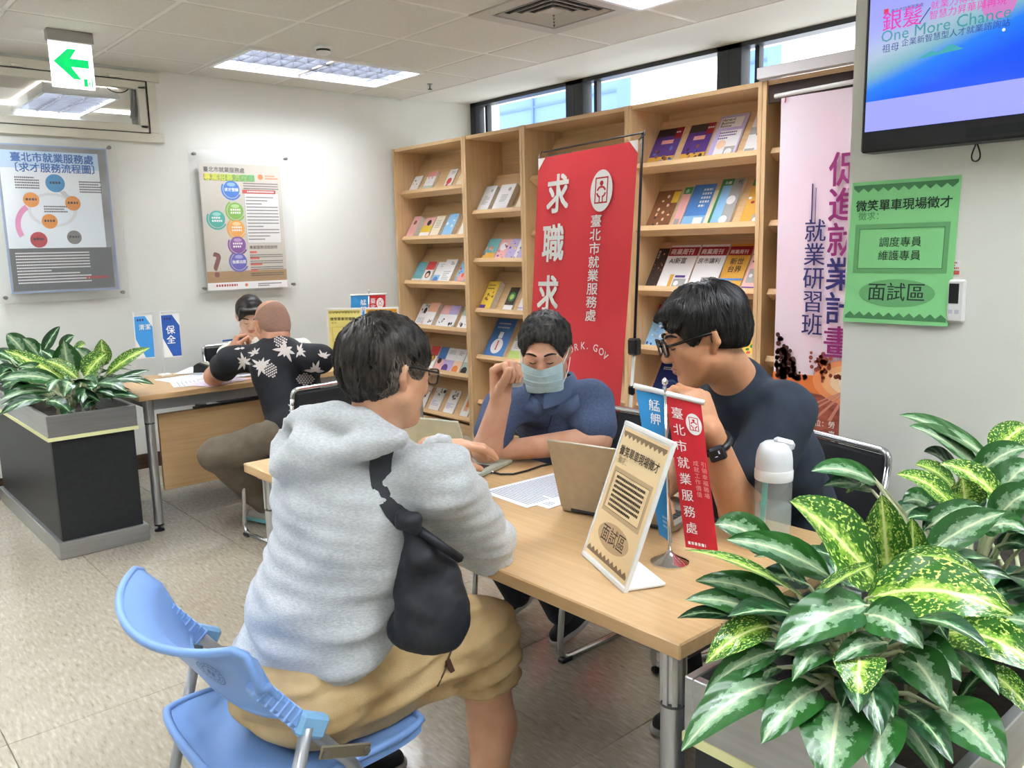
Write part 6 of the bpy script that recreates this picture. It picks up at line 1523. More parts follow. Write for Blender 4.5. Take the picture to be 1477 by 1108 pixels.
# ================================================================== person 3: glasses, navy tee, smart watch
M_navyt = noisy('dark_navy_cotton', '#1f2836', '#27313f', (25, 25, 25), .85, bump=.2, bscale=(300, 300, 300))
P3 = person('man in black glasses and navy t-shirt resting his chin on his hand', (-1.1, 2.15, 0))
n_hip = (-1.22, 2.17, .53); n_neck = V3(PD(1068, 560, 2.12)); n_ls = V3(PD(1128, 596, 2.03)); n_rs = V3(PD(1008, 580, 2.30))
HN = Head(PD(1013, 486, 2.03), (-.62, -.78), 16, 3, .96)
n_el = V3(PZ(1068, 742, .785)); n_wr = V3(PD(1022, 622, 1.87))
hN = hand(n_wr, Vector(PD(1004, 566, 1.89))-Vector(PD(1024, 622, 1.87)), Vector(PD(1040, 560, 1.8))-Vector(PD(1000, 590, 1.9)), -1, [(48, 75, 40), (55, 80, 40), (62, 82, 40), (66, 82, 40)], thumb=(.35, .85, -.3), sc=1.02, spread=.0)
n_er, n_wr2 = np.array((-1.42, 1.90, .80)), np.array((-1.36, 1.70, .775))
np_mesh('body', [HN.skin(n_neck, .062, full=1.08), sdf_mesh(chain([n_ls, n_el, n_wr], [.052, .048, .032])+hN, .0038, .012), sdf_mesh(chain([n_rs, n_er, n_wr2], [.05, .046, .032])+hand(n_wr2, (.2, -.9, -.05), (0, 0, 1), -1, [(20, 25, 15)]*4), .0045, .012)], SK_N, P3)
fr = [((-.05, .05, .085), (.03, .085, .07), .02, .016), ((.05, .05, .085), (.0, .092, .06), .018, .012), ((-.06, .045, .06), (-.055, .082, .045), .014, .010)]
hv = HN.hair(.016, .068, -.036, seed=13, amp=.005, fringe=fr, freq=90)
np_mesh('hair', [hv, strands(hv, HN, (.01, -.04, .118), 2600, .06, .0014, 9, lift=.004, grav=.3)], HR_K, P3)
glasses(HN, P3, mat('black_glasses_frame', '#0c0c0e', .25), .0235, .0195, .108, .004, .0032, .004)
face(HN, P3, .0038, mat('lips_rose', '#b06a5c', .5))
tee = torso(n_hip, n_neck, n_rs, n_ls, (-.45, -.9, 0), 1.15, .135, .13)+[cap(n_ls, n_ls+(n_el-n_ls)*.58, .074, .074), cap(n_rs, n_rs+(n_er-n_rs)*.6, .07, .07), cap(n_neck-np.array((0, 0, .03)), n_neck+np.array((-.01, -.01, .012)), .075, .07)]
np_mesh('t_shirt', [sdf_mesh(tee, .007, .035, noise=lambda X: folds(X, 31, .0065, 17))], M_navyt, P3)
np_mesh('trousers', [sdf_mesh([ell(n_hip, (.17, .14, .11)), cap((-1.22, 2.12, .52), (-1.35, 1.72, .53), .085, .07), cap((-1.04, 2.12, .52), (-1.12, 1.70, .53), .085, .07), cap((-1.35, 1.72, .53), (-1.42, 1.92, .1), .066, .05), cap((-1.12, 1.70, .53), (-1.1, 1.95, .1), .066, .05)], .009, .03)], M_trk, P3)
shoe((-1.44, 1.78, 0), (-1.40, 2.02, 0), .04, .09, P3, M_shoe, M_sole); shoe((-1.12, 1.80, 0), (-1.08, 2.05, 0), .04, .09, P3, M_shoe, M_sole)
# smart watch and ring
wa = Vector(n_wr)+(Vector(n_el)-Vector(n_wr)).normalized()*.035; wd_ = (Vector(n_wr)-Vector(n_el)).normalized(); sdv = wd_.cross(ray(1022, 628)).normalized(); nv = sdv.cross(wd_).normalized()
if nv.dot(ray(1022, 628)) > 0: nv = -nv
wt = MB().tube([wa+(sdv*math.cos(a)+nv*math.sin(a))*.0365 for a in [k*math.pi/12 for k in range(24)]], .009, 8, closed=True).build('watch_strap', M_blk, P3, smooth=True)
Rw = Matrix(((sdv.x, wd_.x, nv.x), (sdv.y, wd_.y, nv.y), (sdv.z, wd_.z, nv.z)))
MB().box(wa+nv*.043, (.038, .04, .012), Rw, bev=.005).build('watch_case', mat('watch_glass', '#101828', .08), wt)
pp = Print(wa+nv*.0494-Vector(sdv)*.006, sdv, wd_); pp.rect('watch_digits', mat('watch_lit', '#dfe8ff', .3, emit='#dfe8ff', emit_s=.8), 0, .002, .003, .009, 1); pp.rect('watch_digits', mat('watch_lit', '#dfe8ff'), .007, -.004, .006, .002, 1); pp.flush(wt)

# ================================================================== person 4: bald man in the floral shirt
M_aloha = noisy('black_rayon', '#0d0f16', '#141722', (20, 20, 20), .7)
M_print = mat('aloha_print', '#cfc6c0', .7); M_olive = noisy('olive_grey_twill', '#615648', '#6f6455', (14, 14, 14), .85, bump=.2, bscale=(200, 200, 200))
P4 = person('bald man in a black floral shirt writing at the far table, seen from behind', (-3.8, 1.9, 0))
a_hip = (-3.80, 1.92, .55); a_neck = V3(PD(398, 500, 4.27)); a_ls, a_rs = V3(PD(333, 520, 4.30)), V3(PD(462, 518, 4.12))
HA = Head(PD(392, 468, 4.32), (-1, -.05), 22, 0, 1.05)
a_el = V3(PZ(309, 543, .78)); a_wr = V3(PD(330, 508, 4.62)); a_er = np.array((-4.45, 2.2, .79)); a_wr2 = np.array((-4.62, 2.05, .775))
hA = hand(a_wr, Vector(PD(342, 486, 4.66))-Vector(a_wr), (-.3, -.8, .4), 1, [(45, 55, 30), (52, 60, 30), (58, 62, 30), (62, 62, 30)], thumb=(.4, .8, -.4), sc=1.05, spread=.0)
np_mesh('body', [HA.skin(a_neck, .066, full=1.1), sdf_mesh(chain([a_ls, a_el, a_wr], [.055, .052, .036])+hA, .005, .014), sdf_mesh(chain([a_rs, a_er, a_wr2], [.055, .05, .035])+hand(a_wr2, (-.7, -.5, -.03), (0, 0, 1), -1, [(15, 20, 10)]*4), .005, .014)], SK_A, P4)
np_mesh('hair', [sdf_mesh([HA.e((0, -.0145, .03), (.0765, .0955, .0855)), HA.e((0, -.05, -.02), (.066, .052, .07), k=.03)], .004, .02, clip=[(HA.w((0, 0, .05)), HA.R@np.array((0, .5, 1))), (HA.w((0, .01, 0)), HA.R@np.array((0, 1, -.2))), (HA.w((0, -.05, -.062)), HA.R@np.array((0, .2, -1)))], noise=lambda X: folds(X, 4, .0008, 90))], noisy('shaved_stubble', '#a9836c', '#96766a', (200, 200, 200), .8), P4)
al = torso(a_hip, a_neck, a_rs, a_ls, (-1, -.12, 0), 1.06, .14, .128)+[cap(a_ls, a_ls+(a_el-a_ls)*.40, .068, .074), cap(a_rs, a_rs+(a_er-a_rs)*.55, .068, .074), ell((-3.77, 1.93, .58), (.16, .20, .12))]
shirt = np_mesh('floral_shirt', [sdf_mesh(al, .0085, .04, clip=[((-3.8, 1.9, .485), (0, 0, -1))], noise=lambda X: folds(X, 41, .006, 15))], M_aloha, P4)
collar(HA, a_neck+np.array((.01, 0, -.01)), (-1, 0, 0), .074, M_aloha, P4, .02, 60)
def decal(ob, shapes, name, m, off=.0025):
    V, F = [], []
    for pts in shapes:
        cu = sum(p[0] for p in pts)/len(pts); cv = sum(p[1] for p in pts)/len(pts)
        c0, n0 = raycast(ob, cu, cv, off); ring = [raycast(ob, u, v, off)[0] for u, v in pts]
        if c0 is None or any(q is None for q in ring) or any((q-c0).length > .09 for q in ring): continue
        o = len(V); V += [c0]+ring; n = len(ring); F += [(o, o+1+i, o+1+(i+1) % n) for i in range(n)]
    if V:
        me = MB(); me.v = [tuple(v) for v in V]; me.f = F; me.mi = [0]*len(F); me.build(name, m, ob)['kind'] = 'stuff'
def leafshape(u, v, L, w, a):
    c, s = math.cos(a), math.sin(a); return [(u+c*x-s*y, v+s*x+c*y) for x, y in ((0, -w*.25), (L*.35, -w), (L*.75, -w*.6), (L, 0), (L*.75, w*.6), (L*.35, w), (0, w*.25))]
def spray(u, v, L, n, a0, a1): return [leafshape(u, v, L*(.75+.25*math.sin(k*2.1)), L*.14, a0+(a1-a0)*k/(n-1)) for k in range(n)]
def pine(u, v, rx, ry, a):
    out = []; c, s = math.cos(a), math.sin(a)
    for i in range(-3, 4):
        for j in range(-3, 4):
            x, y = (i+.5*(j % 2))*rx/3, j*ry/3.2
            if (x/rx)**2+(y/ry)**2 > 1: continue
            out.append([(u+c*(x+dx)-s*(y+dy), v+s*(x+dx)+c*(y+dy)) for dx, dy in ((0, -ry*.15), (rx*.17, 0), (0, ry*.15), (-rx*.17, 0))])
    return out
sh_ = pine(405, 490, 9, 11, .5)+spray(412, 505, 20, 9, .4, 5.9)+spray(395, 478, 12, 6, 3.2, 6.1)+spray(432, 507, 13, 7, -1.9, 2.0)
sh_ += pine(390, 534, 9, 11, -.5)+spray(377, 528, 17, 9, 1.2, 6.3)+spray(368, 510, 11, 6, 2.5, 6.2)+spray(352, 522, 15, 8, 1.5, 6.6)+spray(347, 503, 12, 6, 3.0, 6.2)
sh_ += pine(440, 547, 12, 9, 0)+spray(455, 535, 17, 8, 2.6, 6.9)+spray(464, 556, 10, 6, -1, 2.4)+spray(466, 515, 12, 6, -2.6, .2)+spray(438, 480, 10, 5, 2.8, 6.0)
sh_ += spray(368, 566, 13, 7, 1.0, 5.5)+spray(336, 556, 12, 7, 2.4, 6.4)+spray(350, 627, 16, 7, 2.4, 5.2)+spray(376, 612, 13, 8, .2, 5.8)+spray(384, 652, 11, 6, 2.8, 6.0)+spray(425, 590, 12, 7, 0, 5.6)+spray(372, 580, 10, 6, .5, 4.5)
decal(shirt, sh_, 'floral_print', M_print)
kn = V3(PD(312, 655, 4.12)); kn2 = np.array((-4.25, 2.1, .5))
np_mesh('trousers', [sdf_mesh([ell(a_hip, (.16, .19, .11)), cap((-3.78, 1.80, .53), kn, .10, .078), cap(kn, (-4.07, 1.80, .13), .076, .058), cap((-3.80, 2.03, .53), kn2, .1, .075), cap(kn2, (-4.15, 2.2, .12), .07, .055)], .009, .04, noise=lambda X: folds(X, 47, .006, 22))], M_olive, P4)
M_grsh = mat('grey_mesh_shoe', '#a9a8a2', .7); M_teal = mat('turquoise_sole', '#6fb8bd', .6)
shoe(PZ(358, 748, 0), (-3.93, 1.88, .02), .04, .09, P4, M_grsh, M_teal); shoe((-4.30, 2.2, 0), (-4.06, 2.2, 0), .04, .09, P4, M_grsh, M_teal)
MB().tube([Vector(a_wr)+(Vector(a_el)-Vector(a_wr)).normalized()*.03+Vector((math.cos(a)*.04*.9, math.sin(a)*.04*.9, math.cos(a)*.02)) for a in [k*math.pi/8 for k in range(16)]], .011, 6, closed=True).build('wristband', mat('orange_band', '#e8912e', .6), P4, smooth=True)
pn = thing('pen', 'blue pen held over the far table', 'pen', PD(336, 490, 4.63))
MB().tube([PD(321, 492, 4.60), PD(350, 488.5, 4.66)], .0055, 8).build('barrel', mat('pen_blue', '#3a62a8', .3), pn, smooth=True)
MB().tube([PD(350, 488.5, 4.66), PD(355, 488, 4.67)], [.005, .0015], 8).build('tip', M_blk, pn, smooth=True)

# ================================================================== person 5: woman behind the far table
M_blouse = noisy('pale_print_blouse', '#e3e6dc', '#b9c4b4', (70, 70, 70), .8, lo=.52, hi=.7)
P5 = person('woman in a pale patterned blouse behind the far table', (-5.4, 2.35, 0))
w_neck = V3(PD(352, 497, 5.36)); w_hip = (-5.36, 2.33, .53); w_rs, w_ls = V3(PD(328, 512, 5.36)), V3(PD(398, 505, 5.46))
HW = Head(PD(361, 456, 5.26), (.93, -.38), 26, 0, .98)
w_er, w_wr = V3(PZ(316, 537, .785)), V3(PZ(342, 524, .775))
w_el, w_wl = np.array((-5.08, 2.62, .80)), np.array((-4.86, 2.45, .775))
np_mesh('body', [HW.skin(w_neck, .048), sdf_mesh(chain([w_rs, w_er, w_wr], [.042, .038, .026])+hand(w_wr, (.9, .3, 0), (0, 0, 1), 1, [(25, 30, 15)]*4, sc=.92), .005, .012), sdf_mesh(chain([w_ls, w_el, w_wl], [.042, .038, .026])+hand(w_wl, (.7, -.7, 0), (0, 0, 1), -1, [(25, 30, 15)]*4, sc=.92), .005, .012)], SK_W, P5)
hv = HW.hair(.014, .052, -.075, seed=17, amp=.002, fringe=[((-.05, .06, .075), (-.062, .078, .02), .02, .012), ((.05, .06, .075), (.062, .078, .02), .02, .012), ((-.03, .08, .075), (.03, .08, .075), .018, .018)], freq=60)
pt_ = sdf_mesh([HW.c_((.0, -.11, -.03), (-.03, -.13, -.09), .022, .018), HW.c_((-.03, -.13, -.09), (-.055, -.11, -.15), .018, .006)], .004, .01)
np_mesh('hair', [hv, pt_], HR_W, P5)
face(HW, P5, .0035, mat('lips_pink', '#c46a66', .5))
np_mesh('blouse', [sdf_mesh(torso(w_hip, w_neck, w_rs, w_ls, (.93, -.38, 0), .88, .105, .108)+[cap(w_rs, w_rs+(w_er-w_rs)*.95, .056, .058), cap(w_ls, w_ls+(w_el-w_ls)*.95, .056, .058)], .008, .03, noise=lambda X: folds(X, 51, .005, 20))], M_blouse, P5)
np_mesh('trousers', [sdf_mesh([ell(w_hip, (.14, .16, .1)), cap((-5.33, 2.24, .52), (-4.95, 2.22, .52), .075, .06), cap((-5.33, 2.42, .52), (-4.95, 2.42, .52), .075, .06), cap((-4.95, 2.22, .52), (-5.0, 2.22, .1), .055, .045), cap((-4.95, 2.42, .52), (-5.0, 2.42, .1), .055, .045)], .01, .03)], M_trk, P5)
for yy in (2.22, 2.42): shoe((-4.84, yy, 0), (-5.06, yy, 0), .035, .08, P5, M_shoe, M_sole)

cb0 = PZ(652, 892, 0)
cbg = thing('carrier_bag', 'white and blue carrier bag standing on the floor beside the masked man', 'bag', cb0)
np_mesh('bag_body', [sdf_mesh([ell(V3(cb0+Vector((0, 0, .10))), (.075, .05, .12)), ell(V3(cb0+Vector((0, 0, .03))), (.08, .055, .05))], .007, .03, clip=[(V3(cb0), (0, 0, -1))], noise=lambda X: folds(X, 3, .006, 40))], mat('white_plastic_film', '#e8ecee', .35), cbg)
np_mesh('bag_print', [sdf_mesh([ell(V3(cb0+Vector((.02, -.02, .15))), (.062, .048, .05))], .006, .02, noise=lambda X: folds(X, 3, .004, 40))], mat('blue_print_film', '#3f7fc0', .4), cbg)
# ================================================================== variegated plants
def leaf_mat(name, dark, mid, pale, rib, spread, speck):
    m = mat(name, dark, .32, spec=.5, coat=.15)
    nt, b, mk, ln = nodes(m)
    uv = mk('ShaderNodeUVMap'); sp = mk('ShaderNodeSeparateXYZ'); ln(uv.outputs[0], sp.inputs[0])
    oi = mk('ShaderNodeObjectInfo')
    ab = mk('ShaderNodeMath', operation='ABSOLUTE'); ln(sp.outputs[1], ab.inputs[0])
    ad = mk('ShaderNodeVectorMath', operation='ADD'); cx = mk('ShaderNodeCombineXYZ'); ln(oi.outputs['Random'], cx.inputs[2])
    sc = mk('ShaderNodeMapping'); sc.inputs['Scale'].default_value = (9, 3.2, 1); ln(uv.outputs[0], sc.inputs[0])
    mu = mk('ShaderNodeVectorMath', operation='SCALE'); mu.inputs['Scale'].default_value = 37.0; ln(cx.outputs[0], mu.inputs[0])
    ln(sc.outputs[0], ad.inputs[0]); ln(mu.outputs[0], ad.inputs[1])
    nz = mk('ShaderNodeTexNoise'); nz.inputs['Scale'].default_value = 1.0; nz.inputs['Detail'].default_value = 5; nz.inputs['Roughness'].default_value = .65; ln(ad.outputs[0], nz.inputs['Vector'])
    # blotch = |v| + noise
    n1 = mk('ShaderNodeMath', operation='MULTIPLY_ADD'); n1.inputs[1].default_value = 1.5; n1.inputs[2].default_value = -.75; ln(nz.outputs['Fac'], n1.inputs[0])
    a1 = mk('ShaderNodeMath', operation='ADD'); ln(ab.outputs[0], a1.inputs[0]); ln(n1.outputs[0], a1.inputs[1])
    r1 = ramp(nt, [(0.0, pale), (spread*.55, mid), (spread, mid), (spread+.05, dark), (1, dark)]); ln(a1.outputs[0], r1.inputs[0])
    # fine specks
    s2 = mk('ShaderNodeMapping'); s2.inputs['Scale'].default_value = (26, 9, 1); ln(uv.outputs[0], s2.inputs[0])
    a2 = mk('ShaderNodeVectorMath', operation='ADD'); ln(s2.outputs[0], a2.inputs[0]); ln(mu.outputs[0], a2.inputs[1])
    z2 = mk('ShaderNodeTexNoise'); z2.inputs['Scale'].default_value = 1.2; z2.inputs['Detail'].default_value = 3; ln(a2.outputs[0], z2.inputs['Vector'])
    r2 = ramp(nt, [(speck, (0, 0, 0, 1)), (speck+.04, (1, 1, 1, 1))]); ln(z2.outputs['Fac'], r2.inputs[0])
    m1 = mk('ShaderNodeMixRGB'); ln(r2.outputs[0], m1.inputs[0]); ln(r1.outputs[0], m1.inputs[1]); m1.inputs[2].default_value = C(pale)
    # midrib
    r3 = ramp(nt, [(.035, (1, 1, 1, 1)), (.075, (0, 0, 0, 1))]); ln(ab.outputs[0], r3.inputs[0])
    m2 = mk('ShaderNodeMixRGB'); ln(r3.outputs[0], m2.inputs[0]); ln(m1.outputs[0], m2.inputs[1]); m2.inputs[2].default_value = C(rib)
    ln(m2.outputs[0], b.inputs['Base Color'])
    # side veins as fine relief
    wv = mk('ShaderNodeMath', operation='MULTIPLY_ADD'); wv.inputs[1].default_value = 26; ln(sp.outputs[0], wv.inputs[0])
    am = mk('ShaderNodeMath', operation='MULTIPLY'); am.inputs[1].default_value = -9; ln(ab.outputs[0], am.inputs[0]); ln(am.outputs[0], wv.inputs[2])
    sn = mk('ShaderNodeMath', operation='SINE'); ln(wv.outputs[0], sn.inputs[0])
    bp = mk('ShaderNodeBump'); bp.inputs['Strength'].default_value = .25; bp.inputs['Distance'].default_value = .003; ln(sn.outputs[0], bp.inputs['Height']); ln(bp.outputs[0], b.inputs['Normal'])
    b.inputs['Transmission Weight'].default_value = 0.0
    return m
LV = {'s': leaf_mat('leaf_silver_green', '#245a22', '#789b76', '#a9c29a', '#d3dfb4', .42, .72),
      'l': leaf_mat('leaf_lime_speckled', '#2f6a1c', '#7fae3a', '#cfe27a', '#e6efa8', .30, .56),
      'd': leaf_mat('leaf_dark_green', '#1a4422', '#3f7347', '#94b88a', '#c9dcae', .26, .74)}
M_stalk = noisy('pale_stalk', '#b9c493', '#d3d6b4', (30, 30, 30), .5)
def leaf_mesh(base, mid, tip, wid, nrm, fold=.22, ripple=.0, seed=0):
    base, mid, tip = Vector(base), Vector(mid), Vector(tip); N, K = 11, 6; V, F, UV = [], [], []
    r = random.Random(seed); ph = r.uniform(0, 6)
    for i in range(N+1):
        t = i/N
        p = base*(1-t)**2+mid*2*t*(1-t)+tip*t*t; d = ((mid-base)*(1-t)+(tip-mid)*t).normalized()
        sd = d.cross(Vector(nrm)); sd = sd.normalized() if sd.length > 1e-4 else d.orthogonal().normalized(); n = sd.cross(d).normalized()
        w = wid/2*max(0.0, math.sin(math.pi*min(1, t**.82)))**.75*(1-.12*t) if i not in (0, N) else .0008
        for j in range(K+1):
            v = j/K*2-1
            q = p+sd*(w*v)+n*(fold*w*(abs(v)**1.4)+.05*wid*math.sin(t*9+ph+v*1.5)*abs(v)*.5)
            V.append(q); UV.append((t, v))
    for i in range(N):
        for j in range(K): F.append((i*(K+1)+j, i*(K+1)+j+1, (i+1)*(K+1)+j+1, (i+1)*(K+1)+j))
    return V, F, UV
def add_leaf(plant, base, mid, tip, wid, nrm, kind, root, seed):
    V, F, UV = leaf_mesh(base, mid, tip, wid, nrm, seed=seed)
    mb = MB(); mb.add(V, F, 0); nl = len(F)
    b = Vector(base); r_ = Vector(root); d = (Vector(mid)-b).normalized()
    pts = [r_.lerp(b, t)+Vector((0, 0, 1))*.03*math.sin(math.pi*t) for t in (0, .35, .7)]+[b, b+d*.012]
    mb.tube(pts, [.0055, .0045, .0038, .003, .002], 6, mi=1, caps=False)
    o = mb.build('leaf', [LV[kind], M_stalk], plant, smooth=True)
    ul = o.data.uv_layers.new(name='UVMap')
    for poly in o.data.polygons:
        for li in poly.loop_indices:
            vi = o.data.loops[li].vertex_index
            ul.data[li].uv = UV[vi] if vi < len(UV) else (.5, 0)
def z3(x, y): return 977+x*.3385, 733+y*.3385
def z4(x, y): return 977+x*.3385, 430+y*.3385
def z7(x, y): return x*.1557, 440+y*.1557
def plant(label, roots, leaves, conv, px_scale, group, fill=None):
    rc = sum((Vector(r) for r in roots), Vector())/len(roots)
    p = thing('variegated_plant', label, 'plant', rc, group)
    for i, r_ in enumerate(roots):
        r_ = Vector(r_); st = MB(); st.tube([r_, r_+Vector((0, 0, .05)), r_+Vector((.01*(-1)**i, .008, .11))], [.012, .010, .008], 7); st.build('stem', M_stalk, p, smooth=True)
    for k, (x0, y0, d0, x1, y1, d1, w, bow, kind, *nv) in enumerate(leaves):
        b, t = PD(*conv(x0, y0), d0), PD(*conv(x1, y1), d1)
        m = (b+t)/2+Vector((0, 0, 1))*bow
        toward = (CAM-(b+t)/2).normalized()
        n = (toward*(nv[0] if nv else .8)+Vector((0, 0, 1))*.6).normalized()
        wid = w*1.18*px_scale*(d0+d1)/2/F_PX
        root = min((Vector(r_) for r_ in roots), key=lambda q: (q-b).length)
        add_leaf(p, b, m, t, wid, n, kind, root+Vector((0, 0, .06)), k)
    if fill:
        r = random.Random(fill[0])
        for k in range(fill[1]):
            a = r.uniform(0, 2*math.pi); rt = Vector(r.choice(roots)); L = r.uniform(.11, .17); rd = r.uniform(.05, .11)
            b = rt+Vector((math.cos(a)*rd, math.sin(a)*rd, r.uniform(fill[2], fill[3]))); dr = Vector((math.cos(a), math.sin(a), r.uniform(-.35, .25))).normalized()
            t = b+dr*L; m = (b+t)/2+Vector((0, 0, .03)); add_leaf(p, b, m, t, L*r.uniform(.42, .55), (dr*-.2+Vector((0, 0, 1))).normalized(), r.choice('sdd'), rt+Vector((0, 0, .06)), 500+k)
    return p
# right planter, front clump (coordinates measured on an enlarged crop)
F1 = [(815, 415, 1.30, 415, 605, 1.22, 205, .03, 's'), (805, 385, 1.33, 1432, 455, 1.22, 265, .05, 'l'), (790, 455, 1.28, 1046, 600, 1.2, 185, .03, 's'), (570, 390, 1.33, 835, 238, 1.25, 120, .01, 'l', .2), (560, 400, 1.36, 30, 178, 1.30, 100, .03, 'l', .15),
 (660, 300, 1.40, 212, 135, 1.36, 150, .03, 's'), (400, 190, 1.42, 160, 70, 1.40, 150, .03, 's'), (850, 330, 1.40, 480, -30, 1.30, 270, .03, 'l'), (900, 290, 1.42, 870, -60, 1.38, 180, .0, 'l'), (1010, 270, 1.42, 1000, 40, 1.40, 110, .0, 'l'),
 (1065, 195, 1.42, 1395, 20, 1.36, 150, .02, 's'), (890, 270, 1.38, 1335, 345, 1.28, 105, .07, 'l'), (490, 440, 1.36, 78, 310, 1.33, 130, .03, 's'), (430, 490, 1.34, 35, 392, 1.31, 115, .03, 's'), (250, 470, 1.33, 0, 470, 1.32, 60, .02, 'd'),
 (405, 505, 1.30, 122, 662, 1.25, 135, .03, 'l'), (430, 610, 1.30, 115, 795, 1.25, 115, .03, 's'), (440, 680, 1.30, 310, 768, 1.26, 60, .02, 's'), (660, 620, 1.27, 490, 738, 1.20, 110, .04, 's'), (440, 745, 1.28, 18, 1035, 1.17, 175, .05, 's'),
 (600, 770, 1.26, 358, 1005, 1.17, 175, .03, 's'), (690, 830, 1.24, 640, 1180, 1.12, 270, .02, 's'), (870, 860, 1.23, 850, 1150, 1.12, 190, .02, 's'), (775, 625, 1.25, 770, 822, 1.18, 190, .03, 'l'), (890, 575, 1.27, 668, 655, 1.22, 105, .02, 's'),
 (830, 760, 1.25, 920, 892, 1.19, 120, .02, 's'), (950, 610, 1.27, 1155, 870, 1.17, 185, .03, 's'), (950, 575, 1.29, 1210, 740, 1.2, 155, .03, 's'), (950, 850, 1.25, 1175, 1088, 1.13, 120, .03, 'd'), (1100, 850, 1.25, 1395, 1108, 1.10, 235, .03, 's'),
 (1120, 535, 1.33, 1570, 720, 1.2, 200, .05, 'l'), (1290, 690, 1.30, 1520, 900, 1.2, 110, .03, 'l'), (1250, 560, 1.34, 1540, 520, 1.25, 130, .05, 's'), (700, 700, 1.3, 560, 700, 1.26, 110, .02, 'd'), (880, 700, 1.3, 1000, 760, 1.26, 90, .02, 'd'), (760, 740, 1.29, 700, 850, 1.22, 120, .02, 'd'), (620, 560, 1.32, 420, 620, 1.28, 110, .03, 'd'), (1000, 440, 1.34, 1150, 560, 1.28, 120, .03, 'd'), (1420, 560, 1.36, 1600, 440, 1.3, 120, .03, 's'), (1060, 330, 1.40, 1420, 300, 1.34, 100, .04, 'd'), (560, 330, 1.42, 320, 330, 1.38, 110, .03, 'd'), (1200, 820, 1.3, 1330, 700, 1.25, 60, .02, 'd')]
SZ = .60
plant('variegated plant at the table end of the planter, leaves drooping over the steel rim', [(-.62, 1.30, SZ), (-.55, 1.36, SZ), (-.68, 1.36, SZ), (-.60, 1.24, SZ)], F1, z3, .3385, 'plants in the planter by the laptop table', (1, 34, .12, .26))
F2 = [(850, 790, 1.66, 572, 738, 1.58, 105, .03, 's'), (830, 820, 1.66, 622, 800, 1.6, 80, .02, 's'), (1335, 690, 1.74, 945, 498, 1.62, 95, .03, 's'), (1300, 745, 1.72, 988, 545, 1.6, 125, .03, 's'), (1200, 750, 1.7, 1052, 655, 1.64, 95, .02, 'd'),
 (1190, 820, 1.66, 1015, 708, 1.6, 100, .02, 'l'), (1265, 770, 1.68, 1490, 640, 1.62, 125, .03, 's'), (1350, 670, 1.72, 1490, 545, 1.7, 130, .02, 'l'), (1230, 895, 1.6, 1215, 765, 1.58, 150, .0, 'l'), (1385, 870, 1.6, 1122, 705, 1.62, 110, .03, 'l'),
 (1190, 900, 1.58, 935, 750, 1.55, 100, .03, 'l'), (1060, 985, 1.55, 1310, 900, 1.5, 100, .03, 's'), (1350, 960, 1.55, 1520, 830, 1.5, 150, .03, 's'), (1380, 830, 1.62, 1520, 720, 1.6, 130, .03, 's'), (1100, 920, 1.6, 960, 870, 1.58, 110, .03, 's'), (1130, 960, 1.58, 980, 940, 1.54, 80, .02, 'd'), (1300, 1000, 1.52, 1480, 990, 1.46, 110, .03, 's'), (1360, 1060, 1.5, 1500, 1070, 1.44, 100, .02, 'd'), (1250, 840, 1.64, 1340, 800, 1.62, 90, .02, 'd'), (830, 760, 1.70, 720, 830, 1.62, 80, .02, 'l')]
plant('variegated plant at the wall end of the planter below the green notice', [(-.60, 1.72, SZ), (-.52, 1.80, SZ), (-.68, 1.85, SZ), (-.56, 1.62, SZ)], F2, z4, .3385, 'plants in the planter by the laptop table', (2, 30, .12, .32))
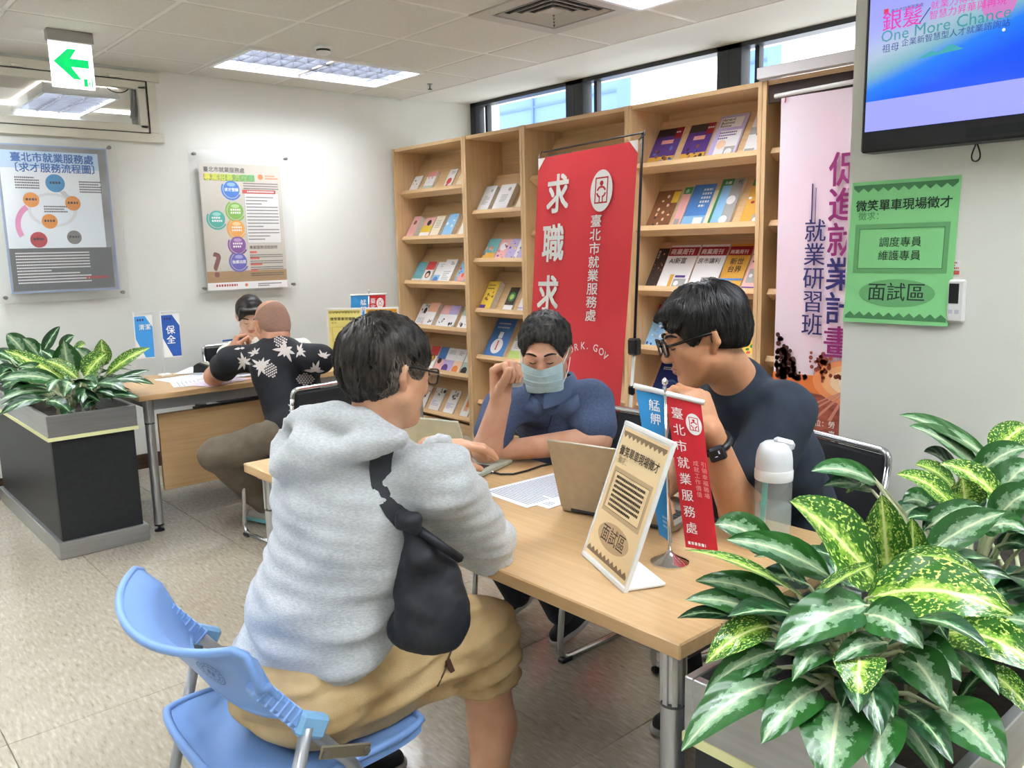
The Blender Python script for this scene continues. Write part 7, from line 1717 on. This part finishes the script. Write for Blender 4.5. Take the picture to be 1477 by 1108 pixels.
# left planter
F3 = [(600, 700, 4.2, 40, 420, 4.15, 150, .03, 'l'), (640, 660, 4.25, 590, 330, 4.2, 230, .0, 's'), (720, 690, 4.15, 420, 520, 4.1, 130, .04, 'l'), (780, 670, 4.2, 985, 450, 4.15, 220, .02, 'l'), (960, 560, 4.2, 940, 315, 4.2, 140, .0, 'l'), (985, 645, 4.2, 1395, 398, 4.15, 135, .03, 'l'),
 (220, 440, 4.45, 60, 270, 4.4, 165, .02, 's'), (350, 460, 4.4, 210, 310, 4.35, 120, .02, 's'), (400, 440, 4.4, 555, 198, 4.4, 100, .02, 'd'), (560, 400, 4.4, 690, 285, 4.4, 95, .02, 'd'), (700, 460, 4.35, 790, 370, 4.3, 130, .02, 'l'), (430, 640, 4.2, 175, 575, 4.1, 110, .03, 's'),
 (570, 720, 4.15, 10, 690, 4.0, 145, .05, 's'), (500, 800, 4.15, -10, 890, 4.0, 110, .05, 's'), (420, 860, 4.1, -10, 940, 3.95, 80, .03, 'd'), (660, 720, 4.1, 600, 850, 4.0, 150, .05, 's'), (760, 700, 4.1, 895, 770, 4.0, 130, .04, 's'), (890, 730, 4.1, 1175, 805, 4.0, 120, .04, 'd'),
 (980, 710, 4.1, 1425, 735, 4.05, 90, .04, 'd'), (1040, 730, 4.1, 1390, 605, 4.1, 70, .02, 'd'), (880, 800, 4.05, 1070, 850, 4.0, 70, .02, 'd'), (440, 890, 4.05, 655, 1000, 3.97, 120, .04, 'd'), (640, 950, 4.02, 610, 1080, 3.95, 110, .03, 'd'), (400, 880, 4.05, 0, 1020, 3.95, 110, .05, 'd'), (870, 890, 4.05, 770, 970, 4.0, 90, .02, 'd'), (940, 850, 4.05, 1290, 862, 4.0, 90, .03, 'd'),
 (560, 560, 4.3, 380, 420, 4.3, 120, .02, 'd'), (520, 610, 4.3, 640, 480, 4.3, 130, .02, 'l'), (840, 560, 4.3, 700, 400, 4.3, 130, .02, 's'), (700, 820, 4.1, 930, 900, 4.0, 90, .03, 'd'), (300, 770, 4.2, 100, 800, 4.1, 100, .03, 'd'), (860, 620, 4.25, 1010, 540, 4.2, 100, .02, 'd')]
plant('variegated plant at the desk end of the planter below the flow chart poster', [(-4.52, 1.05, SZ), (-4.60, 1.12, SZ), (-4.66, 1.02, SZ), (-4.48, 1.13, SZ)], F3, z7, .1557, 'plants in the planter by the left wall', (3, 26, .12, .26))
F4 = [(180, 560, 4.7, -60, 430, 4.65, 150, .03, 'd'), (170, 640, 4.6, -40, 600, 4.5, 120, .03, 'd'), (250, 560, 4.8, 60, 520, 4.75, 120, .03, 's'), (60, 520, 4.8, 200, 400, 4.8, 110, .02, 's'), (120, 600, 4.7, 300, 520, 4.7, 110, .02, 'd'), (-40, 700, 4.5, 120, 620, 4.5, 110, .03, 'd'), (20, 760, 4.4, 170, 700, 4.4, 100, .02, 'd'), (-30, 560, 4.8, -160, 420, 4.8, 120, .02, 's'), (330, 560, 4.8, 330, 420, 4.8, 110, .0, 'd'), (440, 520, 4.8, 300, 330, 4.8, 80, .02, 's')]
plant('variegated plant at the wall end of the planter below the flow chart poster', [(-5.15, 1.08, SZ), (-5.25, 1.02, SZ), (-5.05, 1.12, SZ)], F4, z7, .1557, 'plants in the planter by the left wall', (4, 24, .12, .28))
